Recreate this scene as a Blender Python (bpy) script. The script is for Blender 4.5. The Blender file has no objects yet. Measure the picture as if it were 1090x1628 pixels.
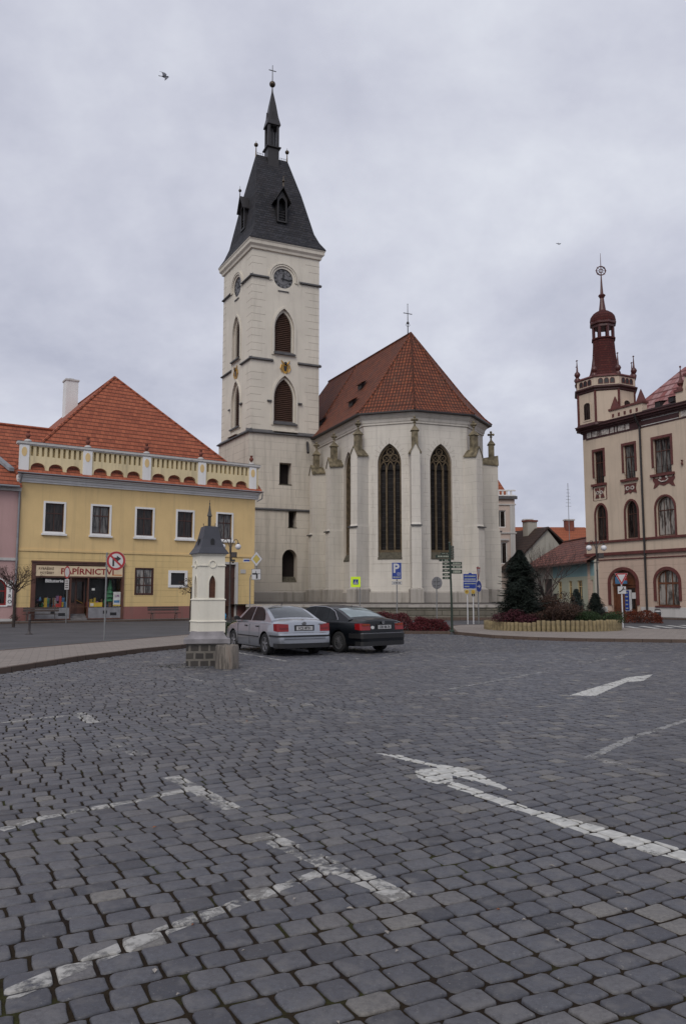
import bpy, bmesh, math, random
import numpy as np
from mathutils import Vector, Matrix
from mathutils.geometry import tessellate_polygon
R = math.radians
PI = math.pi
rnd = random.Random(7)
SC = bpy.context.scene
COL = SC.collection

# ------------------------------------------------------------ camera
cd = bpy.data.cameras.new('camera')
cam = bpy.data.objects.new('camera', cd); COL.objects.link(cam)
cam.location = (0, 0, 1.7)
cam.rotation_euler = (R(90 + 6.16), 0, 0)
cd.sensor_fit = 'VERTICAL'; cd.sensor_height = 36.0
cd.lens = 1241 / 1628 * 36
cd.clip_start = 0.05; cd.clip_end = 3000
SC.camera = cam
SC.render.resolution_x = 685; SC.render.resolution_y = 1024

# ------------------------------------------------------------ light
SUN_EL, SUN_AZ = 42, 200          # azimuth clockwise from +Y: behind the camera, a little to the left
W = bpy.data.worlds.new('World'); SC.world = W; W.use_nodes = True
wn, wl = W.node_tree.nodes, W.node_tree.links
wn.clear()
wo = wn.new('ShaderNodeOutputWorld')
sky = wn.new('ShaderNodeTexSky'); sky.sky_type = 'NISHITA'; sky.sun_disc = False
sky.sun_elevation = R(SUN_EL); sky.sun_rotation = R(SUN_AZ); sky.air_density = 1.0; sky.dust_density = 2.0
bg1 = wn.new('ShaderNodeBackground'); bg1.inputs[1].default_value = 0.1
wl.new(sky.outputs[0], bg1.inputs[0])
tc = wn.new('ShaderNodeTexCoord')
sx = wn.new('ShaderNodeSeparateXYZ'); wl.new(tc.outputs['Generated'], sx.inputs[0])
def wmath(op, a, b=None, c=None):
    n = wn.new('ShaderNodeMath'); n.operation = op
    for i, v in enumerate((a, b, c)):
        if v is None: continue
        if isinstance(v, (int, float)): n.inputs[i].default_value = v
        else: wl.new(v, n.inputs[i])
    return n.outputs[0]
zc = wmath('ADD', wmath('MAXIMUM', sx.outputs[2], 0.0), 0.42)
cx_ = wn.new('ShaderNodeCombineXYZ')
wl.new(wmath('DIVIDE', sx.outputs[0], zc), cx_.inputs[0]); wl.new(wmath('DIVIDE', sx.outputs[1], zc), cx_.inputs[1])
cx_.inputs[2].default_value = 3.7
n1 = wn.new('ShaderNodeTexNoise'); n1.inputs['Scale'].default_value = 2.5; n1.inputs['Detail'].default_value = 6
n1.inputs['Roughness'].default_value = 0.60; n1.inputs['Distortion'].default_value = 0.1
wl.new(cx_.outputs[0], n1.inputs['Vector'])
ramp = wn.new('ShaderNodeValToRGB'); wl.new(n1.outputs[0], ramp.inputs[0])
e = ramp.color_ramp.elements
e[0].position = 0.26; e[0].color = (0.48, 0.50, 0.61, 1)
e[1].position = 0.72; e[1].color = (0.79, 0.815, 0.895, 1)
m_ = ramp.color_ramp.elements.new(0.5); m_.color = (0.638, 0.655, 0.757, 1)
bg2 = wn.new('ShaderNodeBackground'); bg2.inputs[1].default_value = 0.96
wl.new(ramp.outputs[0], bg2.inputs[0])
mixw = wn.new('ShaderNodeMixShader'); mixw.inputs[0].default_value = 0.94
wl.new(bg1.outputs[0], mixw.inputs[1]); wl.new(bg2.outputs[0], mixw.inputs[2])
wl.new(mixw.outputs[0], wo.inputs[0])

sl = bpy.data.lights.new('sun', 'SUN'); sl.energy = 1.5; sl.angle = R(35); sl.color = (1.0, 0.93, 0.83)
so = bpy.data.objects.new('sun', sl); COL.objects.link(so)
el, az = R(SUN_EL), R(SUN_AZ)
sdir = Vector((math.sin(az) * math.cos(el), math.cos(az) * math.cos(el), math.sin(el)))
so.rotation_euler = sdir.to_track_quat('Z', 'Y').to_euler()
so.location = (0, -20, 60)
SC.view_settings.view_transform = 'Standard'; SC.view_settings.look = 'None'
SC.view_settings.exposure = 0.0; SC.view_settings.gamma = 1.0
try: SC.view_settings.use_curve_mapping = False
except Exception: pass
SC.cycles.max_bounces = 6; SC.cycles.transparent_max_bounces = 12

# ------------------------------------------------------------ materials
def lin(r, g, b):
    f = lambda c: (c / 255 / 12.92) if c / 255 <= 0.04045 else ((c / 255 + 0.055) / 1.055) ** 2.4
    return (f(r), f(g), f(b), 1)
class NT:
    def __init__(s, name):
        s.m = bpy.data.materials.new(name); s.m.use_nodes = True
        s.n = s.m.node_tree.nodes; s.l = s.m.node_tree.links
        s.n.clear()
        s.out = s.n.new('ShaderNodeOutputMaterial'); s.b = s.n.new('ShaderNodeBsdfPrincipled')
        s.l.new(s.b.outputs[0], s.out.inputs[0])
        s.tc = s.n.new('ShaderNodeTexCoord')
    def set(s, sock, v):
        if isinstance(v, bpy.types.NodeSocket): s.l.new(v, sock)
        elif isinstance(v, (int, float)) and hasattr(sock.default_value, '__len__'): sock.default_value = (v, v, v, 1)[:len(sock.default_value)]
        else: sock.default_value = v
    def math(s, op, a, b=0.0, c=0.0, clamp=False):
        n = s.n.new('ShaderNodeMath'); n.operation = op; n.use_clamp = clamp
        for i, v in enumerate((a, b, c)): s.set(n.inputs[i], v)
        return n.outputs[0]
    def mapping(s, vec, scale=(1, 1, 1), loc=(0, 0, 0), rot=(0, 0, 0)):
        n = s.n.new('ShaderNodeMapping'); s.l.new(vec, n.inputs[0])
        n.inputs[1].default_value = loc; n.inputs[2].default_value = rot; n.inputs[3].default_value = scale
        return n.outputs[0]
    def noise(s, vec, scale, detail=4, rough=0.55, dist=0.0):
        n = s.n.new('ShaderNodeTexNoise'); s.l.new(vec, n.inputs['Vector'])
        n.inputs['Scale'].default_value = scale; n.inputs['Detail'].default_value = detail
        n.inputs['Roughness'].default_value = rough; n.inputs['Distortion'].default_value = dist
        return n.outputs[0]
    def ramp(s, fac, stops):
        n = s.n.new('ShaderNodeValToRGB'); s.l.new(fac, n.inputs[0]); el = n.color_ramp.elements
        el[0].position, el[0].color = stops[0][0], stops[0][1]
        el[1].position, el[1].color = stops[-1][0], stops[-1][1]
        for p, c in stops[1:-1]:
            k = el.new(p); k.color = c
        return n.outputs[0]
    def mix(s, f, a, b, mode='MIX'):
        n = s.n.new('ShaderNodeMix'); n.data_type = 'RGBA'; n.blend_type = mode
        s.set(n.inputs[0], f); s.set(n.inputs[6], a); s.set(n.inputs[7], b)
        return n.outputs[2]
    def bump(s, h, strength=0.3, dist=0.02):
        n = s.n.new('ShaderNodeBump'); n.inputs['Strength'].default_value = strength; n.inputs['Distance'].default_value = dist
        s.l.new(h, n.inputs['Height']); s.l.new(n.outputs[0], s.b.inputs['Normal'])
    def fin(s, col=None, rough=0.8, metal=0.0, spec=0.5):
        if col is not None: s.set(s.b.inputs['Base Color'], col)
        s.set(s.b.inputs['Roughness'], rough); s.set(s.b.inputs['Metallic'], metal)
        s.b.inputs['Specular IOR Level'].default_value = spec
        return s.m
def sc4(c, k): return (c[0] * k, c[1] * k, c[2] * k, 1)
def plain(name, c, rough=0.7, var=0.15, scale=3.0, metal=0.0, bump=0.0, spec=0.5):
    t = NT(name); o = t.tc.outputs['Object']
    nz = t.noise(o, scale, 5)
    col = t.ramp(nz, [(0.3, sc4(c, 1 - var)), (0.7, sc4(c, 1 + var))])
    if bump: t.bump(t.noise(o, scale * 12, 3), bump, 0.01)
    return t.fin(col, rough, metal, spec)
def plaster(name, c, stain=0.2, dark=(0.13, 0.12, 0.10, 1), courses=None, seed=0):
    """painted render with blotches, rain streaks and (courses) ruled ashlar joints"""
    t = NT(name); uv = t.tc.outputs['UV']; o = t.tc.outputs['Object']
    big = t.noise(t.mapping(o, loc=(seed, 0, 0)), 0.35, 5, 0.6)
    col = t.ramp(big, [(0.3, sc4(c, 0.90)), (0.7, sc4(c, 1.07))])
    fine = t.noise(o, 9, 3)
    col = t.mix(t.math('MULTIPLY', fine, 0.16), col, sc4(c, 0.7))
    st = t.noise(t.mapping(o, scale=(2.2, 2.2, 0.16)), 1.1, 5, 0.65)
    stf = t.math('MULTIPLY', t.math('SUBTRACT', st, 0.50, clamp=True), 6.5 * stain, clamp=True)
    col = t.mix(stf, col, dark)
    h = fine
    if courses:
        w, hh, mort, amt = courses
        br = t.n.new('ShaderNodeTexBrick'); t.l.new(uv, br.inputs['Vector'])
        br.inputs['Color1'].default_value = (1, 1, 1, 1); br.inputs['Color2'].default_value = (0.93, 0.93, 0.93, 1)
        br.inputs['Mortar'].default_value = (0, 0, 0, 1); br.inputs['Scale'].default_value = 1.0
        br.inputs['Brick Width'].default_value = w; br.inputs['Row Height'].default_value = hh
        br.inputs['Mortar Size'].default_value = mort; br.inputs['Mortar Smooth'].default_value = 0.4
        irr = t.math('MULTIPLY', t.ramp(t.noise(o, 0.8, 3), [(0.36, (0.1, 0.1, 0.1, 1)), (0.62, (1, 1, 1, 1))]), amt)
        f = t.math('MULTIPLY', br.outputs['Fac'], irr)
        col = t.mix(f, col, sc4(c, 0.25))
        h = t.math('SUBTRACT', t.math('MULTIPLY', fine, 0.15), br.outputs['Fac'])
    t.bump(h, 0.25, 0.015)
    return t.fin(col, 0.88, spec=0.25)
def tiles(name, c1, c2, w=0.2, h=0.3, mort=0.02, dirt=0.4, offset=0.5, ribs=False, dark=0.12, rib_amt=0.6):
    """roof tiles laid in courses (UV is metres along the eave / up the slope)"""
    t = NT(name); uv = t.tc.outputs['UV']; o = t.tc.outputs['Object']
    br = t.n.new('ShaderNodeTexBrick'); t.l.new(uv, br.inputs['Vector']); br.offset = offset
    br.inputs['Color1'].default_value = c1; br.inputs['Color2'].default_value = c2
    br.inputs['Mortar'].default_value = sc4(c1, dark); br.inputs['Scale'].default_value = 1.0
    br.inputs['Brick Width'].default_value = w; br.inputs['Row Height'].default_value = h
    br.inputs['Mortar Size'].default_value = mort; br.inputs['Mortar Smooth'].default_value = 0.2
    sp = t.n.new('ShaderNodeSeparateXYZ'); t.l.new(uv, sp.inputs[0])
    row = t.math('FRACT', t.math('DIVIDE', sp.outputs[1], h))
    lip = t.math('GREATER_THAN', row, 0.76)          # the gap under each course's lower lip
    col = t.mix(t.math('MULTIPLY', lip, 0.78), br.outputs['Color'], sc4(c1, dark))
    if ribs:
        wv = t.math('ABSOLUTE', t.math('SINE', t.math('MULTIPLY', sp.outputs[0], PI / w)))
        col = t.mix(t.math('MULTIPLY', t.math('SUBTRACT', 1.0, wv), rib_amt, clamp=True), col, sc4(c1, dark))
    big = t.noise(o, 0.7, 6, 0.7)
    df = t.math('MULTIPLY', t.math('SUBTRACT', big, 0.45, clamp=True), 3.2 * dirt, clamp=True)
    col = t.mix(df, col, (0.05, 0.035, 0.03, 1))
    lich = t.noise(o, 5.5, 3, 0.7)
    col = t.mix(t.math('MULTIPLY', t.math('GREATER_THAN', lich, 0.62), 0.35 * dirt + 0.05), col, (0.22, 0.18, 0.11, 1))
    t.bump(t.math('ADD', row, t.math('MULTIPLY', br.outputs['Fac'], -0.6)), 0.5, 0.03)
    return t.fin(col, 0.82, spec=0.3)
def glass(name, tint=(0.02, 0.022, 0.028, 1), rough=0.06, curtain=None, spec=0.5):
    t = NT(name); o = t.tc.outputs['Object']
    nz = t.noise(t.mapping(o, scale=(3.5, 3.5, 0.5)), 1.6, 4, 0.6)
    if curtain: col = t.ramp(nz, [(0.42, tint), (0.56, curtain)])
    else: col = t.ramp(t.noise(o, 1.3, 4), [(0.4, tint), (0.65, sc4(tint, 2.4))])
    t.bump(t.noise(o, 2.5, 1), 0.05, 0.02)
    return t.fin(col, rough, spec=spec)
def uneven_stone(name, c1, c2, mort, w=0.5, h=0.28, ms=0.012, moss=0.25):
    t = NT(name); uv = t.tc.outputs['UV']; o = t.tc.outputs['Object']
    wob = t.n.new('ShaderNodeVectorMath'); wob.operation = 'ADD'
    nn = t.n.new('ShaderNodeTexNoise'); nn.inputs['Scale'].default_value = 2.0; t.l.new(uv, nn.inputs['Vector'])
    sc_ = t.n.new('ShaderNodeVectorMath'); sc_.operation = 'SCALE'; t.l.new(nn.outputs['Color'], sc_.inputs[0]); sc_.inputs['Scale'].default_value = 0.05
    t.l.new(uv, wob.inputs[0]); t.l.new(sc_.outputs[0], wob.inputs[1])
    br = t.n.new('ShaderNodeTexBrick'); t.l.new(wob.outputs[0], br.inputs['Vector'])
    br.inputs['Color1'].default_value = c1; br.inputs['Color2'].default_value = c2; br.inputs['Mortar'].default_value = mort
    br.inputs['Scale'].default_value = 1.0; br.inputs['Brick Width'].default_value = w; br.inputs['Row Height'].default_value = h
    br.inputs['Mortar Size'].default_value = ms; br.inputs['Mortar Smooth'].default_value = 0.15
    col = t.mix(t.math('MULTIPLY', t.noise(o, 6, 5, 0.7), 0.5), br.outputs['Color'], sc4(c1, 0.45))
    st = t.noise(t.mapping(o, scale=(1.5, 1.5, 0.35)), 1.2, 5, 0.7)
    col = t.mix(t.math('MULTIPLY', t.math('SUBTRACT', st, 0.5, clamp=True), 5 * moss, clamp=True), col, (0.045, 0.045, 0.03, 1))
    t.bump(t.math('SUBTRACT', t.math('MULTIPLY', t.noise(o, 14, 4), 0.5), br.outputs['Fac']), 0.6, 0.02)
    return t.fin(col, 0.85, spec=0.3)
M = {}
CH = (0.60, 0.568, 0.515)
M['church'] = plaster('church_plaster', CH, 0.15, courses=(1.55, 0.62, 0.014, 0.48))
M['church_low'] = plaster('church_plaster_weathered', (0.60, 0.555, 0.485), 0.24, courses=(2.6, 0.74, 0.018, 0.62), seed=3)
M['tower'] = plaster('tower_plaster', (0.62, 0.582, 0.51), 0.12, seed=5)
M['tower_line'] = plain('quoin_groove', (0.30, 0.265, 0.225), 0.9)
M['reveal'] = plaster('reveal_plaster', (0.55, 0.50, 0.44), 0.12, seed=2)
M['ch_plinth'] = plaster('plinth_plaster', (0.37, 0.345, 0.315), 0.5, courses=(2.4, 0.5, 0.01, 0.2), seed=8)
M['ledge'] = plain('lead_flashing', (0.075, 0.075, 0.08), 0.55, 0.25)
M['slate'] = tiles('slate_roof', (0.020, 0.021, 0.027, 1), (0.040, 0.041, 0.050, 1), 0.34, 0.30, 0.014, 0.2, dark=0.3)
M['darkmetal'] = plain('dark_sheet_metal', (0.018, 0.016, 0.017), 0.5, 0.25)
M['copperball'] = plain('tarnished_copper', (0.06, 0.045, 0.03), 0.4, 0.4, metal=0.5)
M['louvre'] = plain('brown_louvre', (0.070, 0.034, 0.022), 0.7, 0.25)
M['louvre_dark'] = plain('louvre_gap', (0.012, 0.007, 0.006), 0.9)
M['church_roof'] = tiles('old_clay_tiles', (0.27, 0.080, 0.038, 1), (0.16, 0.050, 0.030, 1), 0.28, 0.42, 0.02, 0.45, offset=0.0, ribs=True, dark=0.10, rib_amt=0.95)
M['stone_old'] = plain('weathered_sandstone', (0.155, 0.130, 0.085), 0.9, 0.6, 2.5, bump=0.5)
M['stone_sill'] = plain('mossy_sill', (0.075, 0.068, 0.05), 0.9, 0.4, 5, bump=0.4)
M['tracery'] = plain('tracery_stone', (0.095, 0.070, 0.042), 0.9, 0.45, 3.5)
M['chglass'] = glass('leaded_glass', (0.008, 0.007, 0.007, 1), 0.45); M['chglass'].node_tree.nodes['Principled BSDF'].inputs['Specular IOR Level'].default_value = 0.12
M['clock'] = plain('clock_dial', (0.13, 0.13, 0.14), 0.6, 0.15)
M['gold'] = plain('old_gilding', (0.42, 0.24, 0.05), 0.45, 0.35, 8, metal=0.6)
M['black'] = plain('black_paint', (0.012, 0.012, 0.014), 0.5, 0.2)
M['yellow'] = plaster('yellow_plaster', (0.68, 0.50, 0.25), 0.14, seed=11)
M['cream_par'] = plaster('cream_parapet', (0.68, 0.575, 0.36), 0.25, seed=14)
M['yellow_band'] = plaster('yellow_banded_plaster', (0.66, 0.495, 0.24), 0.18, courses=(40.0, 0.42, 0.02, 0.40), seed=12)
M['white'] = plaster('white_plaster', (0.72, 0.72, 0.72), 0.10)
M['offwhite'] = plaster('offwhite_trim', (0.50, 0.49, 0.48), 0.2)
M['yroof'] = tiles('new_clay_tiles', (0.35, 0.105, 0.055, 1), (0.25, 0.070, 0.038, 1), 0.30, 0.46, 0.006, 0.12, dark=0.16)
M['yplinth'] = plaster('brick_red_plinth', (0.25, 0.115, 0.105), 0.35, seed=4)
M['pink'] = plaster('pink_plaster', (0.46, 0.30, 0.29), 0.12, seed=7)
M['brownframe'] = plain('brown_frame', (0.055, 0.020, 0.013), 0.5, 0.3)
M['shopframe'] = plain('shop_frame', (0.10, 0.042, 0.028), 0.45, 0.25)
M['pane'] = glass('window_pane', (0.010, 0.008, 0.008, 1), 0.05, (0.035, 0.028, 0.026, 1), spec=0.3)
M['pane_net'] = glass('net_curtained_pane', (0.018, 0.016, 0.017, 1), 0.06, (0.13, 0.125, 0.12, 1), spec=.4)
M['pane_curt'] = glass('curtained_pane', (0.05, 0.045, 0.042, 1), 0.08, (0.30, 0.28, 0.26, 1))
M['steel'] = plain('galvanised_steel', (0.22, 0.23, 0.25), 0.5, 0.2, metal=0.3)
M['pipe'] = plain('zinc_pipe', (0.20, 0.21, 0.23), 0.5, 0.2)
M['rb'] = plaster('town_hall_plaster', (0.54, 0.445, 0.355), 0.18, seed=21)
M['rb_pink'] = plaster('town_hall_ground_floor', (0.50, 0.385, 0.315), 0.20, courses=(60, 0.46, 0.022, 0.38), seed=22)
M['rb_trim'] = plain('oxblood_trim', (0.105, 0.030, 0.027), 0.6, 0.25)
M['rb_cornice'] = plain('dark_cornice', (0.050, 0.016, 0.017), 0.6, 0.25)
M['rb_frieze'] = plain('relief_frieze', (0.44, 0.40, 0.37), 0.8, 0.55, 5, bump=0.6)
M['rb_spire'] = tiles('oxblood_scales', (0.085, 0.017, 0.015, 1), (0.060, 0.012, 0.012, 1), 0.25, 0.22, 0.01, 0.15, dark=0.3)
M['rb_metal'] = plain('oxblood_metal', (0.070, 0.018, 0.016), 0.4, 0.25)
M['rb_roof'] = tiles('patched_metal_roof', (0.20, 0.050, 0.048, 1), (0.36, 0.22, 0.22, 1), 0.45, 0.9, 0.014, 0.35, dark=0.4)
M['oak'] = plain('stained_wood', (0.115, 0.042, 0.020), 0.5, 0.3)
M['cobble_base'] = None
# ------------------------------------------------------------ mesh helpers
class MB:
    def __init__(s, mat=None):
        s.v, s.f, s.m = [], [], []; s.M = mat or Matrix.Identity(4)
    def add(s, vs, fs, mi=0):
        b = len(s.v); Mx = s.M
        s.v.extend([tuple(Mx @ Vector(p)) for p in vs])
        for f in fs: s.f.append([b + i for i in f]); s.m.append(mi)
        return s
    def box(s, x0, x1, y0, y1, z0, z1, mi=0):
        if x0 > x1: x0, x1 = x1, x0
        if y0 > y1: y0, y1 = y1, y0
        if z0 > z1: z0, z1 = z1, z0
        v = [(x0, y0, z0), (x1, y0, z0), (x1, y1, z0), (x0, y1, z0), (x0, y0, z1), (x1, y0, z1), (x1, y1, z1), (x0, y1, z1)]
        return s.add(v, [(0, 3, 2, 1), (4, 5, 6, 7), (0, 1, 5, 4), (1, 2, 6, 5), (2, 3, 7, 6), (3, 0, 4, 7)], mi)
    def loft(s, rings, mi=0, cap0=True, cap1=True, closed=True):
        n = len(rings[0]); vs = [p for r in rings for p in r]; fs = []
        for k in range(len(rings) - 1):
            for i in range(n if closed else n - 1):
                j = (i + 1) % n
                fs.append((k * n + i, k * n + j, (k + 1) * n + j, (k + 1) * n + i))
        if cap0: fs.append(tuple(reversed(range(n))))
        if cap1: fs.append(tuple((len(rings) - 1) * n + i for i in range(n)))
        return s.add(vs, fs, mi)
    def prism(s, poly, z0, z1, mi=0):            # polygon in XY pulled up in Z
        return s.loft([[(x, y, z0) for x, y in poly], [(x, y, z1) for x, y in poly]], mi)
    def slab(s, poly, y0, y1, mi=0):             # polygon in XZ given thickness along Y (y0 = front)
        p = list(poly)
        ar = sum(p[i][0] * p[(i + 1) % len(p)][1] - p[(i + 1) % len(p)][0] * p[i][1] for i in range(len(p)))
        if ar < 0: p.reverse()
        n = len(p); vs = [(x, y0, z) for x, z in p] + [(x, y1, z) for x, z in p]
        tri = tessellate_polygon([[Vector((x, z, 0)) for x, z in p]])
        fs = []
        for t in tri:
            a, b, c = [p[i] for i in t]
            o = (b[0] - a[0]) * (c[1] - a[1]) - (b[1] - a[1]) * (c[0] - a[0])
            t = tuple(t) if o > 0 else (t[0], t[2], t[1])
            fs.append(t); fs.append((t[0] + n, t[2] + n, t[1] + n))
        for i in range(n): j = (i + 1) % n; fs.append((i, i + n, j + n, j))
        return s.add(vs, fs, mi)
    def facade(s, outer, holes, y=0.0, depth=0.25, mi=0, mr=None):
        """flat wall in XZ facing -Y with real openings; reveals run back by depth"""
        mr = mi if mr is None else mr
        loops = [[Vector((x, z, 0)) for x, z in outer]] + [[Vector((x, z, 0)) for x, z in h] for h in holes]
        flat = [p for l in loops for p in l]; vs = [(p.x, y, p.y) for p in flat]; fs = []
        for t in tessellate_polygon(loops):
            a, b, c = [flat[i] for i in t]
            o = (b.x - a.x) * (c.y - a.y) - (b.y - a.y) * (c.x - a.x)
            if abs(o) < 1e-9: continue
            fs.append(tuple(t) if o > 0 else (t[0], t[2], t[1]))
        s.add(vs, fs, mi)
        for h in holes:
            n = len(h)
            ar = sum(h[i][0] * h[(i + 1) % n][1] - h[(i + 1) % n][0] * h[i][1] for i in range(n))
            hh = h if ar > 0 else h[::-1]
            s.add([(x, y, z) for x, z in hh] + [(x, y + depth, z) for x, z in hh],
                  [(i, (i + 1) % n, (i + 1) % n + n, i + n) for i in range(n)], mr)
        return s
    def ring(s, outer, inner, y0, y1, mi=0):     # frame between two outlines with equal counts (XZ), front y0 back y1
        n = len(outer)
        vs = [(x, y0, z) for x, z in outer] + [(x, y0, z) for x, z in inner] + [(x, y1, z) for x, z in outer] + [(x, y1, z) for x, z in inner]
        fs = []
        for i in range(n):
            j = (i + 1) % n
            fs += [(i, j, n + j, n + i), (2 * n + i, 3 * n + i, 3 * n + j, 2 * n + j), (i, 2 * n + i, 2 * n + j, j), (n + i, n + j, 3 * n + j, 3 * n + i)]
        return s.add(vs, fs, mi)
    def lathe(s, prof, cx=0, cy=0, n=16, z0=0, mi=0, rot=0.0, sq=1.0):
        rings = [[(cx + max(r, 1e-4) * math.cos(rot + 2 * PI * i / n), cy + max(r, 1e-4) * math.sin(rot + 2 * PI * i / n) * sq, z0 + z) for i in range(n)] for r, z in prof]
        return s.loft(rings, mi)
    def tube(s, pts, r, n=8, mi=0):
        pts = [Vector(p) for p in pts]; rs = r if isinstance(r, (list, tuple)) else [r] * len(pts)
        rings = []; up = Vector((0, 0, 1)); prev = None
        for i, p in enumerate(pts):
            d = (pts[min(i + 1, len(pts) - 1)] - pts[max(i - 1, 0)]).normalized()
            a = (prev - d * prev.dot(d)) if prev is not None else (up.cross(d) if abs(d.z) < .95 else Vector((1, 0, 0)).cross(d))
            if a.length < 1e-6: a = Vector((1, 0, 0)).cross(d)
            a.normalize(); b = d.cross(a); prev = a
            rings.append([tuple(p + (a * math.cos(2 * PI * k / n) + b * math.sin(2 * PI * k / n)) * rs[i]) for k in range(n)])
        return s.loft(rings, mi)
    def sphere(s, c, r, n=12, mi=0, sz=1.0):
        k = max(4, n // 2)
        return s.lathe([(r * math.sin(PI * i / k), -r * sz * math.cos(PI * i / k)) for i in range(k + 1)], c[0], c[1], n, c[2], mi)
    def poly(s, pts, mi=0): return s.add(pts, [tuple(range(len(pts)))], mi)
    def tri_from(s, o, mi=0):                    # take over another MB
        return s.add(o.v, o.f, mi)
    def build_each(s, name, mats, parent=None, **k):    # every loose piece becomes a part of its own
        n = len(s.v); par = list(range(n))
        def find(a):
            while par[a] != a: par[a] = par[par[a]]; a = par[a]
            return a
        for f in s.f:
            for i in f[1:]: par[find(i)] = find(f[0])
        gr = {}
        for f, mi in zip(s.f, s.m): gr.setdefault(find(f[0]), []).append((f, mi))
        out = []
        for fs in gr.values():
            o = MB(); mp = {}
            for f, mi in fs:
                o.f.append([mp.setdefault(i, len(mp)) for i in f]); o.m.append(mi)
            o.v = [None] * len(mp)
            for i, j in mp.items(): o.v[j] = s.v[i]
            out.append(o.build(name, mats, parent, **k))
        return out
    def build(s, name, mats, parent=None, smooth=None, uv=True, loc=None, rotz=None):
        me = bpy.data.meshes.new(name); me.from_pydata(s.v, [], s.f); me.update()
        mats = mats if isinstance(mats, (list, tuple)) else [mats]
        for m in mats: me.materials.append(M[m] if isinstance(m, str) else m)
        me.polygons.foreach_set('material_index', s.m)
        if uv and len(s.f):
            nl = len(me.loops); nv = len(me.vertices)
            co = np.empty(nv * 3); me.vertices.foreach_get('co', co); co = co.reshape(-1, 3)
            li = np.empty(nl, dtype=np.int32); me.loops.foreach_get('vertex_index', li)
            nr = np.empty(len(me.polygons) * 3); me.polygons.foreach_get('normal', nr); nr = nr.reshape(-1, 3)
            lt = np.empty(len(me.polygons), dtype=np.int32); me.polygons.foreach_get('loop_total', lt)
            N = np.repeat(nr, lt, axis=0); Pn = co[li]
            h = np.hypot(N[:, 0], N[:, 1]); flat = h < 0.05; hs = np.where(flat, 1, h)
            u = np.where(flat, Pn[:, 0], (-N[:, 1] * Pn[:, 0] + N[:, 0] * Pn[:, 1]) / hs)
            v = np.where(flat, Pn[:, 1], Pn[:, 2] / np.where(flat, 1, np.maximum(h, .2)))
            ul = me.uv_layers.new(name='UVMap'); ul.data.foreach_set('uv', np.stack([u, v], 1).ravel().astype(np.float32))
        if smooth:
            me.polygons.foreach_set('use_smooth', [True] * len(me.polygons))
            me.set_sharp_from_angle(angle=R(smooth))
        o = bpy.data.objects.new(name, me); COL.objects.link(o)
        if parent is not None: o.parent = parent
        if loc is not None: o.location = loc
        if rotz is not None: o.rotation_euler = (0, 0, rotz)
        return o
def tag(o, label=None, cat=None, group=None, kind=None):
    if label: o['label'] = label
    if cat: o['category'] = cat
    if group: o['group'] = group
    if kind: o['kind'] = kind
    return o
def thing(name, label, cat, loc=(0, 0, 0), rot=0.0, group=None):
    o = bpy.data.objects.new(name, None); COL.objects.link(o); o.location = loc; o.rotation_euler = (0, 0, rot)
    o.empty_display_size = 0.3
    return tag(o, label, cat, group)
def dup(o, parent=None, loc=None, rot=None, label=None):
    c = o.copy(); COL.objects.link(c)
    if parent is not None: c.parent = parent
    if loc is not None: c.location = loc
    if rot is not None: c.rotation_euler = (0, 0, rot)
    if label: c['label'] = label
    for ch in list(o.children): dup(ch, c)
    return c
def T(x=0, y=0, z=0, rz=0): return Matrix.Translation((x, y, z)) @ Matrix.Rotation(rz, 4, 'Z')
def rect(x0, x1, z0, z1): return [(x0, z0), (x1, z0), (x1, z1), (x0, z1)]
def arch(x0, x1, z0, zs, zt, kind='gothic', n=7, grow=0.0):
    """opening outline, counter-clockwise from lower left; zs springing, zt apex"""
    x0 -= grow; x1 += grow; zt += grow; z0 -= grow
    xc, hw, h = (x0 + x1) / 2, (x1 - x0) / 2, zt - zs
    pts = [(x0, z0), (x1, z0)]
    R_ = []
    for i in range(n + 1):
        t = i / n
        if kind == 'gothic': a = t * PI / 3; R_.append((hw * (2 * math.cos(a) - 1), h * math.sin(a) / math.sin(PI / 3)))
        else: a = t * PI / 2; R_.append((hw * math.cos(a), h * math.sin(a)))
    pts += [(xc + x, zs + z) for x, z in R_]
    pts += [(xc - x, zs + z) for x, z in R_[::-1][1:]]
    return pts
def ellipse(cx, cz, rx, rz, n=20): return [(cx + rx * math.cos(2 * PI * i / n), cz + rz * math.sin(2 * PI * i / n)) for i in range(n)]
def text_mesh(body, size, depth=0.004, bold=0.0, align='CENTER', sx=1.0):
    cu = bpy.data.curves.new('txt', 'FONT'); cu.body = body; cu.size = size; cu.extrude = depth; cu.offset = bold
    cu.align_x = align; cu.align_y = 'CENTER'; cu.resolution_u = 2
    ob = bpy.data.objects.new('txt', cu); COL.objects.link(ob)
    bpy.context.view_layer.update()
    me = bpy.data.meshes.new_from_object(ob.evaluated_get(bpy.context.evaluated_depsgraph_get()))
    vs = [(v.co.x * sx, -v.co.z, v.co.y) for v in me.vertices]; fs = [tuple(p.vertices) for p in me.polygons]
    bpy.data.objects.remove(ob); bpy.data.curves.remove(cu); bpy.data.meshes.remove(me)
    return vs, fs                                    # upright, facing -Y, centred at the origin
def put_text(mb, body, size, x, y, z, mi=0, bold=0.0, sx=1.0, depth=0.004, align='CENTER'):
    vs, fs = text_mesh(body, size, depth, bold, align, sx)
    mb.add([(a + x, b + y, c + z) for a, b, c in vs], fs, mi)
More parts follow.
